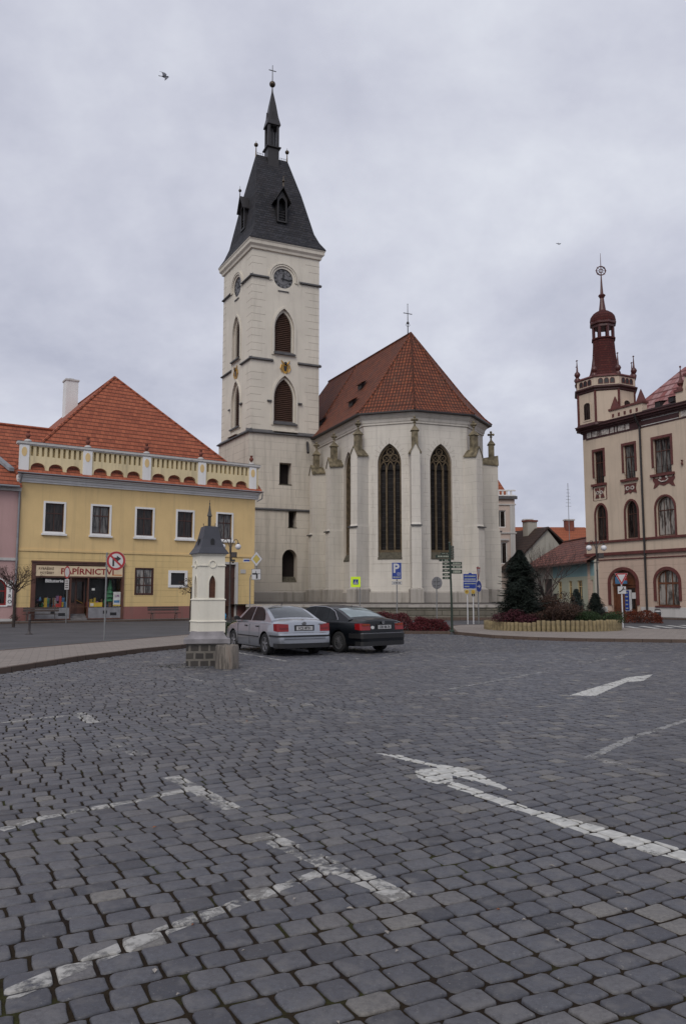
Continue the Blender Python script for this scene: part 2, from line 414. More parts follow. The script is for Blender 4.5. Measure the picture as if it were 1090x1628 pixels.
def window(parent, x0, x1, z0, z1, y, frame='brownframe', pane='pane', fw=0.09, cross=(1, 1), kind=None, zs=None, thick=0.07, bar=0.05, label=None, name='window'):
    """timber window filling an opening: frame with glazing bars (part) and its glass (sub-part). cross = vertical bars, horizontal bars"""
    out = rect(x0, x1, z0, z1) if not kind else arch(x0, x1, z0, zs, z1, kind)
    if not kind: inn = rect(x0 + fw, x1 - fw, z0 + fw, z1 - fw)
    else: inn = arch(x0 + fw, x1 - fw, z0 + fw, zs, z1 - fw, kind)
    a = MB(); a.ring(out, inn, y, y + thick)
    W_ = x1 - x0 - 2 * fw; zt = z1 - fw
    for i in range(cross[0]):
        xc = x0 + fw + W_ * (i + 1) / (cross[0] + 1); top = zt
        if kind:
            u = abs(xc - (x0 + x1) / 2) / ((x1 - x0) / 2 - fw); top = zs + (z1 - fw - zs) * math.sqrt(max(0, 1 - u * u))
        a.box(xc - bar / 2, xc + bar / 2, y + .006, y + thick - .006, z0 + fw, top - .01)
    hs = cross[1] if isinstance(cross[1], (list, tuple)) else [(i + 1) / (cross[1] + 1) for i in range(cross[1])]
    for f in hs:
        zc_ = z0 + fw + (z1 - z0 - 2 * fw) * f
        a.box(x0 + fw, x1 - fw, y + .003, y + thick - .003, zc_ - bar * .7, zc_ + bar * .7)
    f_ = a.build(name, frame, parent)
    p = MB(); p.slab(inn, y + thick * .5, y + thick * .5 + .01); p.build('pane', pane, f_)
    if label: f_['label'] = label
    return f_
# ============================================================ GROUND
def asphalt(name, c, patch=0.25, scale=0.5):
    t = NT(name); o = t.tc.outputs['Object']
    col = t.ramp(t.noise(o, scale, 6, 0.65), [(0.32, sc4(c, 1 - patch)), (0.68, sc4(c, 1 + patch))])
    g = t.noise(o, 60, 2)
    col = t.mix(t.math('MULTIPLY', g, 0.35), col, sc4(c, 0.5))
    t.bump(g, 0.3, 0.01)
    return t.fin(col, 0.85, spec=0.35)
M['asphalt'] = asphalt('road_asphalt', (0.075, 0.074, 0.080))
M['ground'] = asphalt('far_ground', (0.070, 0.068, 0.066))
t = NT('paver_slabs'); uv = t.tc.outputs['UV']
br = t.n.new('ShaderNodeTexBrick'); t.l.new(t.mapping(uv, rot=(0, 0, R(-20))), br.inputs['Vector'])
br.inputs['Color1'].default_value = (0.27, 0.235, 0.21, 1); br.inputs['Color2'].default_value = (0.225, 0.195, 0.175, 1)
br.inputs['Mortar'].default_value = (0.13, 0.115, 0.10, 1); br.inputs['Scale'].default_value = 1
br.inputs['Brick Width'].default_value = 0.4; br.inputs['Row Height'].default_value = 0.2; br.inputs['Mortar Size'].default_value = 0.008
pc = t.mix(t.math('MULTIPLY', t.noise(t.tc.outputs['Object'], 0.8, 5, .7), 0.4), br.outputs[0], (0.12, 0.11, 0.10, 1))
t.bump(t.math('SUBTRACT', 0.0, br.outputs['Fac']), 0.4, 0.01)
M['pavers'] = t.fin(pc, 0.85, spec=0.3)
M['kerb'] = uneven_stone('kerb_stone', (0.105, 0.075, 0.062, 1), (0.125, 0.09, 0.072, 1), (0.04, 0.03, 0.025, 1), 1.0, 0.5, 0.012, 0.3)
M['soil'] = plain('planting_soil', (0.035, 0.026, 0.018), 0.95, 0.5, 3, bump=0.8)
M['greypave'] = asphalt('house_pavement', (0.125, 0.118, 0.112), 0.3, 1.2)

g = MB(); g.poly([(-900, -300, -.05), (900, -300, -.05), (900, 1500, -.05), (-900, 1500, -.05)])
tag(g.build('ground', 'ground'), kind='structure')
g = MB(); g.poly([(-90, 14, -.02), (90, 14, -.02), (90, 140, -.02), (-90, 140, -.02)])
tag(g.build('road', 'asphalt'), kind='structure')

# the cobbled square's outline (world metres)
KL = [(-9.6, 3), (-8.6, 10), (-7.55, 17.4), (-6.95, 21.1), (-6.1, 24.0), (-5.25, 25.9), (-4.5, 29.0), (-4.2, 32.0), (-4.2, 35.6)]
KR = [(-4.2, 35.6), (-1.0, 35.8), (4.3, 35.75), (5.0, 35.4), (5.35, 34.4), (6.1, 32.3), (7.2, 30.9), (9.0, 29.8), (12.6, 29.0), (17, 28.6), (24, 28.3)]
SQ = KL + KR[1:] + [(24, -3), (-10.5, -3)]
def inside(pt, poly):
    x, y = pt; c = False; j = len(poly) - 1
    for i in range(len(poly)):
        xi, yi = poly[i]; xj, yj = poly[j]
        if (yi > y) != (yj > y) and x < (xj - xi) * (y - yi) / (yj - yi) + xi: c = not c
        j = i
    return c
# kerb-edged pavements: top slab 4 mm proud of nothing, a real step of 0.12 m
def pavement(name, poly, mat='pavers', h=0.12, kerb=0.14, side='kerb'):
    P_ = [Vector((x, y)) for x, y in poly]; n = len(P_)
    ar = sum(P_[i].x * P_[(i + 1) % n].y - P_[(i + 1) % n].x * P_[i].y for i in range(n))
    if ar < 0: P_.reverse()
    ins = []
    for i in range(n):
        a = (P_[i] - P_[i - 1]).normalized(); b = (P_[(i + 1) % n] - P_[i]).normalized()
        na, nb = Vector((-a.y, a.x)), Vector((-b.y, b.x))
        ins.append(P_[i] + (na + nb) * (kerb / max(0.5, 1 + na.dot(nb))))
    m = MB(); vs = [(p.x, p.y, h - .006) for p in ins]
    for tr in tessellate_polygon([[Vector((p.x, p.y, 0)) for p in ins]]):
        a, b, c = [ins[i] for i in tr]
        m.add([(q.x, q.y, h - .006) for q in ((a, b, c) if (b - a).cross(c - a) > 0 else (a, c, b))], [(0, 1, 2)], 0)
    for i in range(n):
        j = (i + 1) % n
        m.add([(P_[i].x, P_[i].y, -.05), (P_[j].x, P_[j].y, -.05), (P_[j].x, P_[j].y, h), (P_[i].x, P_[i].y, h)], [(0, 1, 2, 3)], 1)
        m.add([(P_[i].x, P_[i].y, h), (P_[j].x, P_[j].y, h), (ins[j].x, ins[j].y, h), (ins[i].x, ins[i].y, h)], [(0, 1, 2, 3)], 1)
        m.add([(ins[i].x, ins[i].y, h), (ins[j].x, ins[j].y, h), (ins[j].x, ins[j].y, h - .02), (ins[i].x, ins[i].y, h - .02)], [(0, 1, 2, 3)], 1)
    return tag(m.build(name, [mat, side]), kind='structure')
pavement('pavement', KL + [(-5.6, 35.8), (-6.35, 33.2), (-7.6, 30.0), (-10.1, 23.4), (-12.6, 17.4), (-15.5, 10), (-17.5, 3)][0:])
pavement('pavement', [(5.0, 35.4), (5.35, 34.4), (6.1, 32.3), (7.2, 30.9), (9.0, 29.8), (12.6, 29.0), (17, 28.6), (24, 28.3), (34, 28), (34, 34), (24, 35.5), (18, 37.5), (14.6, 39.2), (13.4, 41.4), (11.5, 43.6), (8.6, 44.6), (6.5, 44.0), (5.6, 42.0), (5.3, 38.5)])
pavement('pavement', [(-4.2, 35.8), (-1.0, 36.0), (4.3, 35.95), (4.85, 35.7), (5.0, 38.6), (3.5, 39.4), (-3.6, 39.2)], 'soil')
# pavement in front of the houses on the left, and in front of the town hall
def along(O, ang, x, off): a = R(ang); return (O[0] + math.cos(a) * x + math.sin(a) * off, O[1] + math.sin(a) * x - math.cos(a) * off)
HO = (-21.3, 51.3)
pavement('pavement', [along(HO, 33.6, x, o) for x, o in ((-16, 1.9), (18.2, 1.9), (18.8, -1), (-16, -1))], 'greypave', 0.10)
RO = (20.9, 68.5)
pavement('pavement', [along(RO, -61, x, o) for x, o in ((-1.5, 2.2), (24, 2.2), (24, -2), (-1.5, -2))], 'greypave', 0.10)

# ---- cobbles: every stone real, laid in running rows
def cobble_mat(name, painted=None):
    t = NT(name); o = t.tc.outputs['Object']
    at = t.n.new('ShaderNodeAttribute'); at.attribute_name = 'tone'
    c1 = t.ramp(at.outputs['Fac'], [(0.0, (0.042, 0.044, 0.055, 1)), (0.35, (0.068, 0.071, 0.086, 1)), (0.62, (0.088, 0.091, 0.105, 1)), (0.93, (0.132, 0.127, 0.128, 1)), (1.0, (0.19, 0.18, 0.16, 1))])
    g1 = t.noise(o, 38, 6, 0.75); g2 = t.noise(o, 6.5, 5, 0.65); g3 = t.noise(o, 0.45, 4, 0.6)
    col = t.mix(t.math('MULTIPLY', t.math('SUBTRACT', g1, 0.42, clamp=True), 2.4, clamp=True), c1, (0.032, 0.031, 0.036, 1))
    col = t.mix(t.math('MULTIPLY', t.math('SUBTRACT', g2, 0.49, clamp=True), 3.6, clamp=True), col, (0.135, 0.130, 0.130, 1))
    col = t.mix(t.math('MULTIPLY', t.math('SUBTRACT', g3, 0.42, clamp=True), 1.1, clamp=True), col, (0.066, 0.058, 0.055, 1))
    sp = t.noise(o, 90, 2, 0.5)
    col = t.mix(t.math('MULTIPLY', t.math('GREATER_THAN', sp, 0.70), 0.5), col, (0.24, 0.23, 0.22, 1))
    t.bump(t.math('ADD', t.math('MULTIPLY', g1, 0.7), t.math('MULTIPLY', g2, 0.9)), 0.55, 0.012)
    return t.fin(col, t.ramp(g2, [(0.3, (0.40, .40, .40, 1)), (0.7, (0.64, .64, .64, 1))]), spec=0.5)
M['cobble'] = cobble_mat('cobble_stone')
t = NT('joint_dirt'); o = t.tc.outputs['Object']
jc = t.ramp(t.noise(o, 1.1, 5, 0.65), [(0.36, (0.020, 0.014, 0.011, 1)), (0.54, (0.030, 0.021, 0.012, 1)), (0.66, (0.046, 0.054, 0.015, 1))])
jc = t.mix(t.math('MULTIPLY', t.noise(o, 40, 3), 0.6), jc, (0.012, 0.010, 0.008, 1))
t.bump(t.noise(o, 60, 3), 0.8, 0.02)
M['joint'] = t.fin(jc, 0.95, spec=0.1)
def lay_base():
    m = MB(); P_ = [Vector((x, y, 0)) for x, y in SQ]
    for tr in tessellate_polygon([P_]):
        a, b, c = [P_[i] for i in tr]
        if (b - a).cross(c - a).z < 0: b, c = c, b
        m.add([(q.x, q.y, -.0035) for q in (a, b, c)], [(0, 1, 2)])
    return tag(m.build('square_bed', 'joint'), kind='structure')
lay_base()
CA = R(27); cC, cS = math.cos(CA), math.sin(CA)
def warp(u, v):
    v2 = v + 0.55 * math.sin(u * 0.16 + 0.6) + 0.10 * math.sin(u * 0.9 + v * 0.5)
    u2 = u + 0.12 * math.sin(v * 0.45 + 1.0) + 0.05 * math.sin(v * 1.7)
    return (u2 * cC - v2 * cS, u2 * cS + v2 * cC)
cr = random.Random(11)
V_, F_, TN, TOPS = [], [], [], []
v = -26.0
while v < 46:
    hh = cr.uniform(0.150, 0.190); u = -22 + cr.uniform(-.1, .1)
    w0 = warp(0, v)
    while u < 46:
        ln = cr.choice((cr.uniform(0.15, 0.20), cr.uniform(0.18, 0.24)))
        x, y = warp(u + ln / 2, v + hh / 2)
        if y < 36.2 and y > -2.6 and -10.5 < x < 22.5 and abs(x) < 7 + 0.62 * max(y, 0) and inside((x, y), SQ) and all(inside((x + a, y + b), SQ) for a, b in ((.1, 0), (-.1, 0), (0, .1), (0, -.1))):
            near = y < 15
            jt = 0.0088 if near else 0.0092
            j = lambda s_=0.011: cr.uniform(-s_, s_)
            u0, u1, v0, v1 = u + jt, u + ln - jt, v + jt, v + hh - jt
            z = cr.gauss(0, 0.0020) + 0.004; tx, ty = cr.gauss(0, 0.014), cr.gauss(0, 0.014)
            if near:
                c = cr.uniform(0.008, 0.024); um, vm = (u0 + u1) / 2 + j(.02), (v0 + v1) / 2 + j(.015); bl = cr.uniform(-0.002, 0.004)
                o8 = [(u0 + c + j(.006), v0 + j(.007)), (um, v0 - bl), (u1 - c + j(.006), v0 + j(.007)), (u1 + j(.004), v0 + c * .8), (u1 + bl, vm), (u1 + j(.006), v1 - c * .8),
                      (u1 - c, v1 + j(.007)), (um, v1 + bl), (u0 + c, v1 + j(.007)), (u0 + j(.006), v1 - c * .8), (u0 - bl, vm), (u0 + j(.004), v0 + c * .8)]
                levels = ((-0.030, 1.0), (-0.007, 0.99), (0.0010, 0.95), (0.0040, 0.85))
            else:
                o8 = [(u0 + j(), v0 + j()), (u1 + j(), v0 + j()), (u1 + j(), v1 + j()), (u0 + j(), v1 + j())]
                levels = ((-0.02, 1.0), (-0.001, 0.97), (0.004, 0.86)) if y < 24 else ((-0.02, 1.0), (0.002, 0.93))
            k = len(o8); b = len(V_); uc, vc = (u0 + u1) / 2, (v0 + v1) / 2
            for dz, s in levels:
                for a, b_ in o8:
                    pu, pv = uc + (a - uc) * s, vc + (b_ - vc) * s
                    wx, wy = warp(pu, pv)
                    V_.append((wx, wy, z + dz + (pu - uc) * tx + (pv - vc) * ty))
            L = len(levels); tone = min(.97, max(0, cr.gauss(0.46, 0.27)))
            if cr.random() < 0.0016: tone = 1.0
            for q in range(L - 1):
                for i in range(k):
                    i2 = (i + 1) % k
                    F_.append((b + q * k + i, b + q * k + i2, b + (q + 1) * k + i2, b + (q + 1) * k + i)); TN.append(tone)
                    if q >= 1: TOPS.append(len(F_) - 1)
            F_.append(tuple(b + (L - 1) * k + i for i in range(k))); TN.append(tone); TOPS.append(len(F_) - 1)
        u += ln
    v += hh
me = bpy.data.meshes.new('cobblestone_paving'); me.from_pydata(V_, [], F_); me.update()
me.materials.append(M['cobble'])
me.attributes.new('tone', 'FLOAT', 'FACE').data.foreach_set('value', np.array(TN, dtype=np.float32))
me.polygons.foreach_set('use_smooth', [True] * len(me.polygons))
cob = bpy.data.objects.new('cobblestone_paving', me); COL.objects.link(cob); tag(cob, kind='structure')

# ---- painted markings, worn, lying on the stone heads only
TH_ = R(6.16)
def gp(px, py):                                  # where a mark seen in the photo lies on the ground
    u_, w_ = (px - 545) / 1241, (814 - py) / 1241
    d = (u_, math.cos(TH_) - w_ * math.sin(TH_), math.sin(TH_) + w_ * math.cos(TH_)); k = -1.7 / d[2]
    return (d[0] * k, d[1] * k)
def paint_mat(name, wear, col=(0.46, 0.46, 0.44)):
    t = NT(name); o = t.tc.outputs['Object']
    t.fin(t.ramp(t.noise(o, 14, 4), [(0.3, sc4(col, 0.72)), (0.7, sc4(col, 1.1))]), 0.8, spec=0.3)
    tr = t.n.new('ShaderNodeBsdfTransparent'); mx = t.n.new('ShaderNodeMixShader')
    a = t.math('ADD', t.math('MULTIPLY', t.noise(o, 3.2, 5, 0.6), 0.6), t.math('MULTIPLY', t.noise(o, 26, 4, 0.7), 0.4))
    f = t.math('MULTIPLY', t.math('SUBTRACT', a, wear), 9.0, clamp=True)
    t.l.new(f, mx.inputs[0]); t.l.new(tr.outputs[0], mx.inputs[1]); t.l.new(t.b.outputs[0], mx.inputs[2]); t.l.new(mx.outputs[0], t.out.inputs[0])
    return t.m
M['paint_fresh'] = paint_mat('fresh_road_paint', 0.33)
M['paint_worn'] = paint_mat('worn_road_paint', 0.42, (0.36, 0.355, 0.34))
M['paint_side'] = paint_mat('greyed_road_paint', 0.40, (0.25, 0.25, 0.25))
M['paint_ghost'] = paint_mat('nearly_gone_paint', 0.47, (0.27, 0.265, 0.26))
cen = np.array([np.mean([V_[i][:2] for i in F_[f]], axis=0) for f in TOPS])
def clip(poly, reg):
    n = len(reg)
    for i in range(n):
        ax, ay = reg[i]; bx, by = reg[(i + 1) % n]; out = []
        if not poly: return poly
        sd = [(bx - ax) * (p[1] - ay) - (by - ay) * (p[0] - ax) for p in poly]
        for k in range(len(poly)):
            p, q = poly[k], poly[(k + 1) % len(poly)]; s0, s1 = sd[k], sd[(k + 1) % len(poly)]
            if s0 >= 0: out.append(p)
            if (s0 >= 0) != (s1 >= 0):
                t_ = s0 / (s0 - s1); out.append(tuple(p[c] + (q[c] - p[c]) * t_ for c in range(3)))
        poly = out
    return poly
def marking(regions, mat, lift=0.0016):
    m = MB()
    for rg in regions:
        ar = sum(rg[i][0] * rg[(i + 1) % len(rg)][1] - rg[(i + 1) % len(rg)][0] * rg[i][1] for i in range(len(rg)))
        if ar < 0: rg = rg[::-1]
        xs = [p[0] for p in rg]; ys = [p[1] for p in rg]
        ok = np.where((cen[:, 0] > min(xs) - .2) & (cen[:, 0] < max(xs) + .2) & (cen[:, 1] > min(ys) - .2) & (cen[:, 1] < max(ys) + .2))[0]
        for i in ok:
            r_ = clip([V_[k] for k in F_[TOPS[i]]], rg)
            if len(r_) >= 3: m.add([(x, y, z + lift) for x, y, z in r_], [tuple(range(len(r_)))])
    return tag(m.build('road_marking', mat, uv=False), kind='structure')
def band(a, b, w):
    a, b = Vector(gp(*a)), Vector(gp(*b)); d = (b - a).normalized(); n_ = Vector((-d.y, d.x)) * w / 2
    return [tuple(a - n_), tuple(b - n_), tuple(b + n_), tuple(a + n_)]
def bandw(a, b, w):
    a, b = Vector(a), Vector(b); d = (b - a).normalized(); n_ = Vector((-d.y, d.x)) * w / 2
    return [tuple(a - n_), tuple(b - n_), tuple(b + n_), tuple(a + n_)]
c6 = lambda *ps: [gp(545 + x / 2, 1000 + y / 2) for x, y in ps]
up_ = [(1240, 752), (1090, 708), (900, 655), (700, 600), (590, 570), (500, 541), (400, 505), (345, 488)]
lo_ = [(1240, 790), (1090, 745), (960, 712), (760, 652), (620, 603), (500, 562), (400, 526), (330, 504)]
regs = [c6(up_[i], up_[i + 1], lo_[i + 1], lo_[i]) for i in range(7)]
regs += [
         c6((90, 395), (180, 404), (290, 432), (300, 444), (200, 420)), c6((290, 432), (390, 445), (430, 462), (420, 486), (340, 468), (300, 446)),
         c6((430, 462), (480, 487), (545, 520), (500, 510), (420, 486))]
marking(regs, 'paint_fresh')
marking([c6((228, 455), (250, 449), (300, 446), (345, 462), (350, 488), (300, 497), (250, 483), (232, 469))], 'paint_fresh', .0032)
marking([[gp(*p) for p in ((902, 1106), (950, 1092), (985, 1081), (1000, 1083), (945, 1107))], [gp(*p) for p in ((985, 1081), (1000, 1077), (1037, 1073), (1022, 1083), (1000, 1085))]], 'paint_fresh')
marking([band((0, 1322), (70, 1302), .10), band((70, 1302), (300, 1258), .10), band((272, 1236), (372, 1288), .16),
         band((8, 1588), (240, 1490), .11), band((240, 1490), (520, 1385), .10), band((418, 1330), (650, 1432), .17), band((0, 1150), (122, 1137), .10), band((124, 1134), (150, 1150), .2),
         band((376, 1037.5), (454, 1051.5), .12)], 'paint_worn')
marking([band((60, 1213), (186, 1189), .11), band((188, 1182), (226, 1203), .2), band((46, 1108), (92, 1106), .12), band((296, 1077), (330, 1086), .13), band((376, 1092), (405, 1102), .12),
         band((955, 1211), (1040, 1231), .16), band((480, 1119), (575, 1137), .15), band((520, 1044), (572, 1048), .14), band((610, 1046), (690, 1026), .14), band((925, 1056), (1000, 1040), .12),
         band((690, 1024), (720, 1030), .2), band((566, 1020), (700, 1020), .12)], 'paint_ghost')
marking([band((1000, 1175), (1100, 1143), .09), band((935, 1207), (1000, 1175), .11), band((716, 1096), (872, 1067), .10)], 'paint_side')
# zebra crossing on the asphalt to the right
m = MB()
for i in range(7):
    a = Vector((14.6 + i * 1.0, 40.9 + i * 0.55)); d = Vector((0.86, 0.5)).normalized(); q = Vector((0.36, 3.4))
    pts = [a, a + d * .5, a + d * .5 + q, a + q]
    m.add([(p.x, p.y, -.014) for p in pts], [(0, 1, 2, 3)])
t = NT('road_paint_on_asphalt'); M['paint_road'] = t.fin(t.ramp(t.noise(t.tc.outputs['Object'], 4, 5, .7), [(0.35, (0.10, 0.10, 0.10, 1)), (0.5, (0.40, 0.40, 0.38, 1))]), 0.8)
tag(m.build('zebra_crossing', 'paint_road'), kind='structure')
# fallen leaves and grit
m = MB(); lr = random.Random(5)
for i in range(90):
    y = 3.2 + 26 * lr.random() ** 1.6; x = lr.uniform(-.5, .5) * y
    if i < 3: x, y = ((.22, 4.15), (0.04, 4.45), (.95, 4.3))[i]
    if not inside((x, y), SQ): continue
    a = lr.random() * 6.28; s = lr.uniform(.008, .018)
    m.add([(x + s * math.cos(a + k) * q, y + s * math.sin(a + k) * q, .012 + h_) for k, q, h_ in ((0, 1.4, 0), (1.2, .8, .006), (PI, 1.3, .002), (-1.2, .8, .008))], [(0, 1, 2, 3)], 0 if lr.random() < .3 else 1)
M['leaf_dry'] = plain('dry_leaf', (0.28, 0.09, 0.03), 0.8, 0.3); M['grit'] = plain('grit', (0.25, 0.23, 0.21), 0.9, 0.3)
tag(m.build('fallen_leaves', ['leaf_dry', 'grit']), kind='stuff')
# ============================================================ CHURCH
church = thing('church', 'cream gothic church with tall clock tower, slate spire and red tiled choir roof', 'church', (0, 0, 0))
def XY(M_, x, y): p = M_ @ Vector((x, y, 0)); return (p.x, p.y)
# ---------- tower
TA = T(-8.75, 72.3, 0, R(24))                   # front face: local x 0..7.05
def dirL(d): return Vector((-8.75 - math.sin(R(29)) * d, 72.3 + math.cos(R(29)) * d))
LW, FW = 7.75, 6.98
fl = Vector((-8.75, 72.3)); fr = Vector(XY(TA, FW, 0)); bl = dirL(LW); bk = bl + (fr - fl)
TL = Matrix.Translation((bl.x, bl.y, 0)) @ Matrix.Rotation(R(-61), 4, 'Z')   # left face: local x 0 (back) .. LW (corner)
def quad_off(d, c0=fl, c1=fr, c2=bk, c3=bl):
    P_ = [c0, c1, c2, c3]; out = []
    for i in range(4):
        a = (P_[i] - P_[i - 1]).normalized(); b = (P_[(i + 1) % 4] - P_[i]).normalized()
        na, nb = Vector((a.y, -a.x)), Vector((b.y, -b.x)); out.append(tuple(P_[i] + (na + nb) * d / (1 + na.dot(nb))))
    return out
tw = MB()
CLK = (3.2, 32.65)
f_open = {'clock': ellipse(3.2, 32.65, 1.2, 1.2, 28), 'w1': arch(2.28, 4.32, 25.1, 27.6, 29.6, grow=0), 'w2': arch(2.28, 4.55, 18.2, 20.7, 22.9)}
l_open = {'clock': ellipse(3.9, 32.65, 1.2, 1.2, 28), 'w1': arch(2.9, 4.95, 25.1, 27.6, 29.6), 'w2': arch(2.9, 5.15, 18.2, 20.7, 22.9)}
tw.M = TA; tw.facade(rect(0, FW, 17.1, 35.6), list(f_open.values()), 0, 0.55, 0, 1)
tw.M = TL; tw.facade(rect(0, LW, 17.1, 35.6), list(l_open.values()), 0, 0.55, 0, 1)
tw.M = Matrix.Identity(4)
for a, b in ((fr, bk), (bk, bl)):
    tw.poly([(a.x, a.y, 17.1), (b.x, b.y, 17.1), (b.x, b.y, 35.6), (a.x, a.y, 35.6)])
cor = quad_off(.6)
inn_ = quad_off(-.7)
# backs of the openings (dark belfry) as an inner box
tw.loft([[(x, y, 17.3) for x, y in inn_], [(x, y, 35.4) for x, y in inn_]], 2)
for k in range(24):                              # ruled quoin joints
    z = 17.9 + k * .72
    for Mx, xs in ((TA, ((-.012, 1.05 + .35 * (k % 2)), (FW - 1.1 - .4 * (k % 2), FW + .012))), (TL, ((LW - .9 - .4 * (k % 2), LW + .012), (0, .8)))):
        if 31.6 < z < 33.3 or 23.6 < z < 24.9: continue
        tw.M = Mx
        for x0, x1 in xs: tw.box(x0, x1, -.006, .01, z, z + .03, 3)
tow = tw.build('tower_shaft', ['tower', 'reveal', 'louvre_dark', 'tower_line'], church)
# lower storey, slightly wider
lo = MB(); q = 0.18
lw_f = [arch(3.25, 4.75, 3.0, 5.2, 6.1, 'round'), rect(2.9, 4.1, 12.3, 14.35), rect(3.85, 4.65, 8.2, 9.75)]
lo.M = TA; lo.facade(rect(-q, 9.2, 1.0, 17.1), lw_f, -q, 0.9, 0, 1)
lo.slab(rect(2.7, 5.2, 2.8, 6.6), .72, .8, 2); lo.slab(rect(2.7, 5.2, 8, 14.6), .72, .8, 2)
lo.M = TL; lo.facade(rect(-q, LW + q, 1.0, 17.1), [], -q, 0, 0)
lo.M = Matrix.Identity(4); o_ = quad_off(q)
for i in (1, 2):
    a, b = o_[i], o_[i + 1]; lo.poly([(a[0], a[1], 1), (b[0], b[1], 1), (b[0], b[1], 17.1), (a[0], a[1], 17.1)])
lo_o = lo.build('tower_base', ['church_low', 'reveal', 'louvre_dark'], church)
m = MB(TA)
m.add([(3.25, -q, 3.0), (4.75, -q, 3.0), (4.75, .5, 3.55), (3.25, .5, 3.55), (3.25, .5, 3.0), (4.75, .5, 3.0)], [(0, 1, 2, 3), (0, 3, 4), (1, 5, 2)])
m.box(2.85, 4.15, -q - .02, .7, 12.2, 12.3); m.box(3.8, 4.7, -q - .02, .7, 8.12, 8.2); m.build_each('window_sill', 'stone_sill', lo_o)
m = MB(); o2 = quad_off(q + .14); m.prism(o2, 0.9, 2.05); m.loft([[(x, y, 2.05) for x, y in o2], [(x, y, 2.16) for x, y in quad_off(q + .01)]])
m.M = TA; m.box(6.8, 9.3, -q - .14, .4, .9, 2.06)
m.build('tower_plinth', 'ch_plinth', church)
# string courses: sloping lead-covered ledges
def ledge(m, Mx, x0, x1, z, d=.22, h=.26, base=0.0):
    m.M = Mx; m.add([(x0, base - d, z - .10), (x1, base - d, z - .10), (x1, base - d, z - .02), (x0, base - d, z - .02), (x0, base + .02, z + h - .1), (x1, base + .02, z + h - .1), (x0, base + .02, z - .16), (x1, base + .02, z - .16)],
                   [(0, 1, 2, 3), (3, 2, 5, 4), (6, 7, 1, 0), (0, 3, 4, 6), (1, 7, 5, 2)])
m = MB()
ledge(m, TA, -.20, 1.72, 32.5); ledge(m, TA, 4.9, FW + .2, 32.5); ledge(m, TA, -.20, 2.2, 24.3); ledge(m, TA, 4.75, FW + .2, 24.3)
ledge(m, TL, 0, 2.4, 32.5); ledge(m, TL, 5.4, LW + .2, 32.5); ledge(m, TL, 0, 2.7, 24.3); ledge(m, TL, 5.3, LW + .2, 24.3)
ledge(m, TA, -.4, 9.2, 17.15, .42, .42); ledge(m, TL, -.3, LW + .4, 17.15, .42, .42)
ledge(m, TA, -.35, 9.2, 9.87, .16, .2, -q); ledge(m, TL, -.2, LW + .35, 9.87, .16, .2, -q)
m.build_each('string_course', 'ledge', tow)
# cornice under the roof
m = MB(); steps = [(0.02, 35.15), (0.16, 35.2), (0.2, 35.42), (0.38, 35.62), (0.40, 35.9), (0.47, 36.0), (0.48, 36.07)]
m.loft([[(x, y, z) for x, y in quad_off(d)] for d, z in steps]); m.build('cornice', 'tower', tow)
def belfry(Mx, hole, x0, x1, z0, zs, zt, big):
    m = MB(Mx); o3 = arch(x0, x1, z0, zs, zt); n_ = len(o3)
    i3 = arch(x0 + .16, x1 - .16, z0 + (.0 if big else .1), zs, zt - .3)
    m.ring(arch(x0, x1, z0, zs, zt, grow=.22), o3, -.10, .05, 0)
    m.ring(o3, i3, .18, .6, 0)
    sur = m.build('window_surround', ['tower'], tow)
    m = MB(Mx); a0, a1 = x0 + .22, x1 - .22; nn = 20
    z = z0 + .3
    while z < zt - .3:
        t_ = max(0, (z - zs) / (zt - .3 - zs)); hw = (a1 - a0) / 2
        if t_ > 0: hw *= max(.05, 2 * math.cos(math.asin(min(1, t_ * math.sin(PI / 3)))) - 1)
        c_ = (a0 + a1) / 2
        m.add([(c_ - hw, .28, z), (c_ + hw, .28, z), (c_ + hw, .28, z + .03), (c_ - hw, .28, z + .03), (c_ - hw, .46, z + .20), (c_ + hw, .46, z + .20), (c_ - hw, .46, z + .17), (c_ + hw, .46, z + .17)],
              [(0, 1, 2, 3), (3, 2, 5, 4), (0, 6, 7, 1)]); z += .19
    m.slab(arch(a0 - .05, a1 + .05, z0 + .1, zs, zt - .32), .5, .54)
    m.build('louvres', ['louvre'], sur)
    m = MB(Mx)
    m.add([(x0 - .05, -.28, z0 - .05), (x1 + .12, -.28, z0 - .05), (x1 + .12, -.28, z0 - .16), (x0 - .05, -.28, z0 - .16), (x0, .35, z0 + .32), (x1, .35, z0 + .32), (x0, .0, z0 - .2), (x1, .0, z0 - .2)],
          [(3, 2, 1, 0), (0, 1, 5, 4), (6, 7, 2, 3), (0, 4, 6, 3), (1, 2, 7, 5)]); m.build('window_sill', 'ledge', sur)
    if big:
        m = MB(Mx); m.box(x0 - .62, x0 - .2, -.2, .02, zs - .5, zs - .36); m.box(x1 + .2, x1 + .62, -.2, .02, zs - .5, zs - .36); m.build_each('hood_stop', 'ledge', sur)
        m = MB(Mx); m.box(x0 + .08, x1 - .05, -.05, .03, 17.45, z0 - .25); m.box(x0 - .05, x1 + .1, -.5, .02, 17.3, 17.46)
        m.build('sill_panel', ['tower', 'ledge'], sur)
belfry(TA, None, 2.28, 4.32, 25.1, 27.6, 29.6, False); belfry(TA, None, 2.28, 4.55, 18.2, 20.7, 22.9, True)
belfry(TL, None, 2.9, 4.95, 25.1, 27.6, 29.6, False); belfry(TL, None, 2.9, 5.15, 18.2, 20.7, 22.9, True)
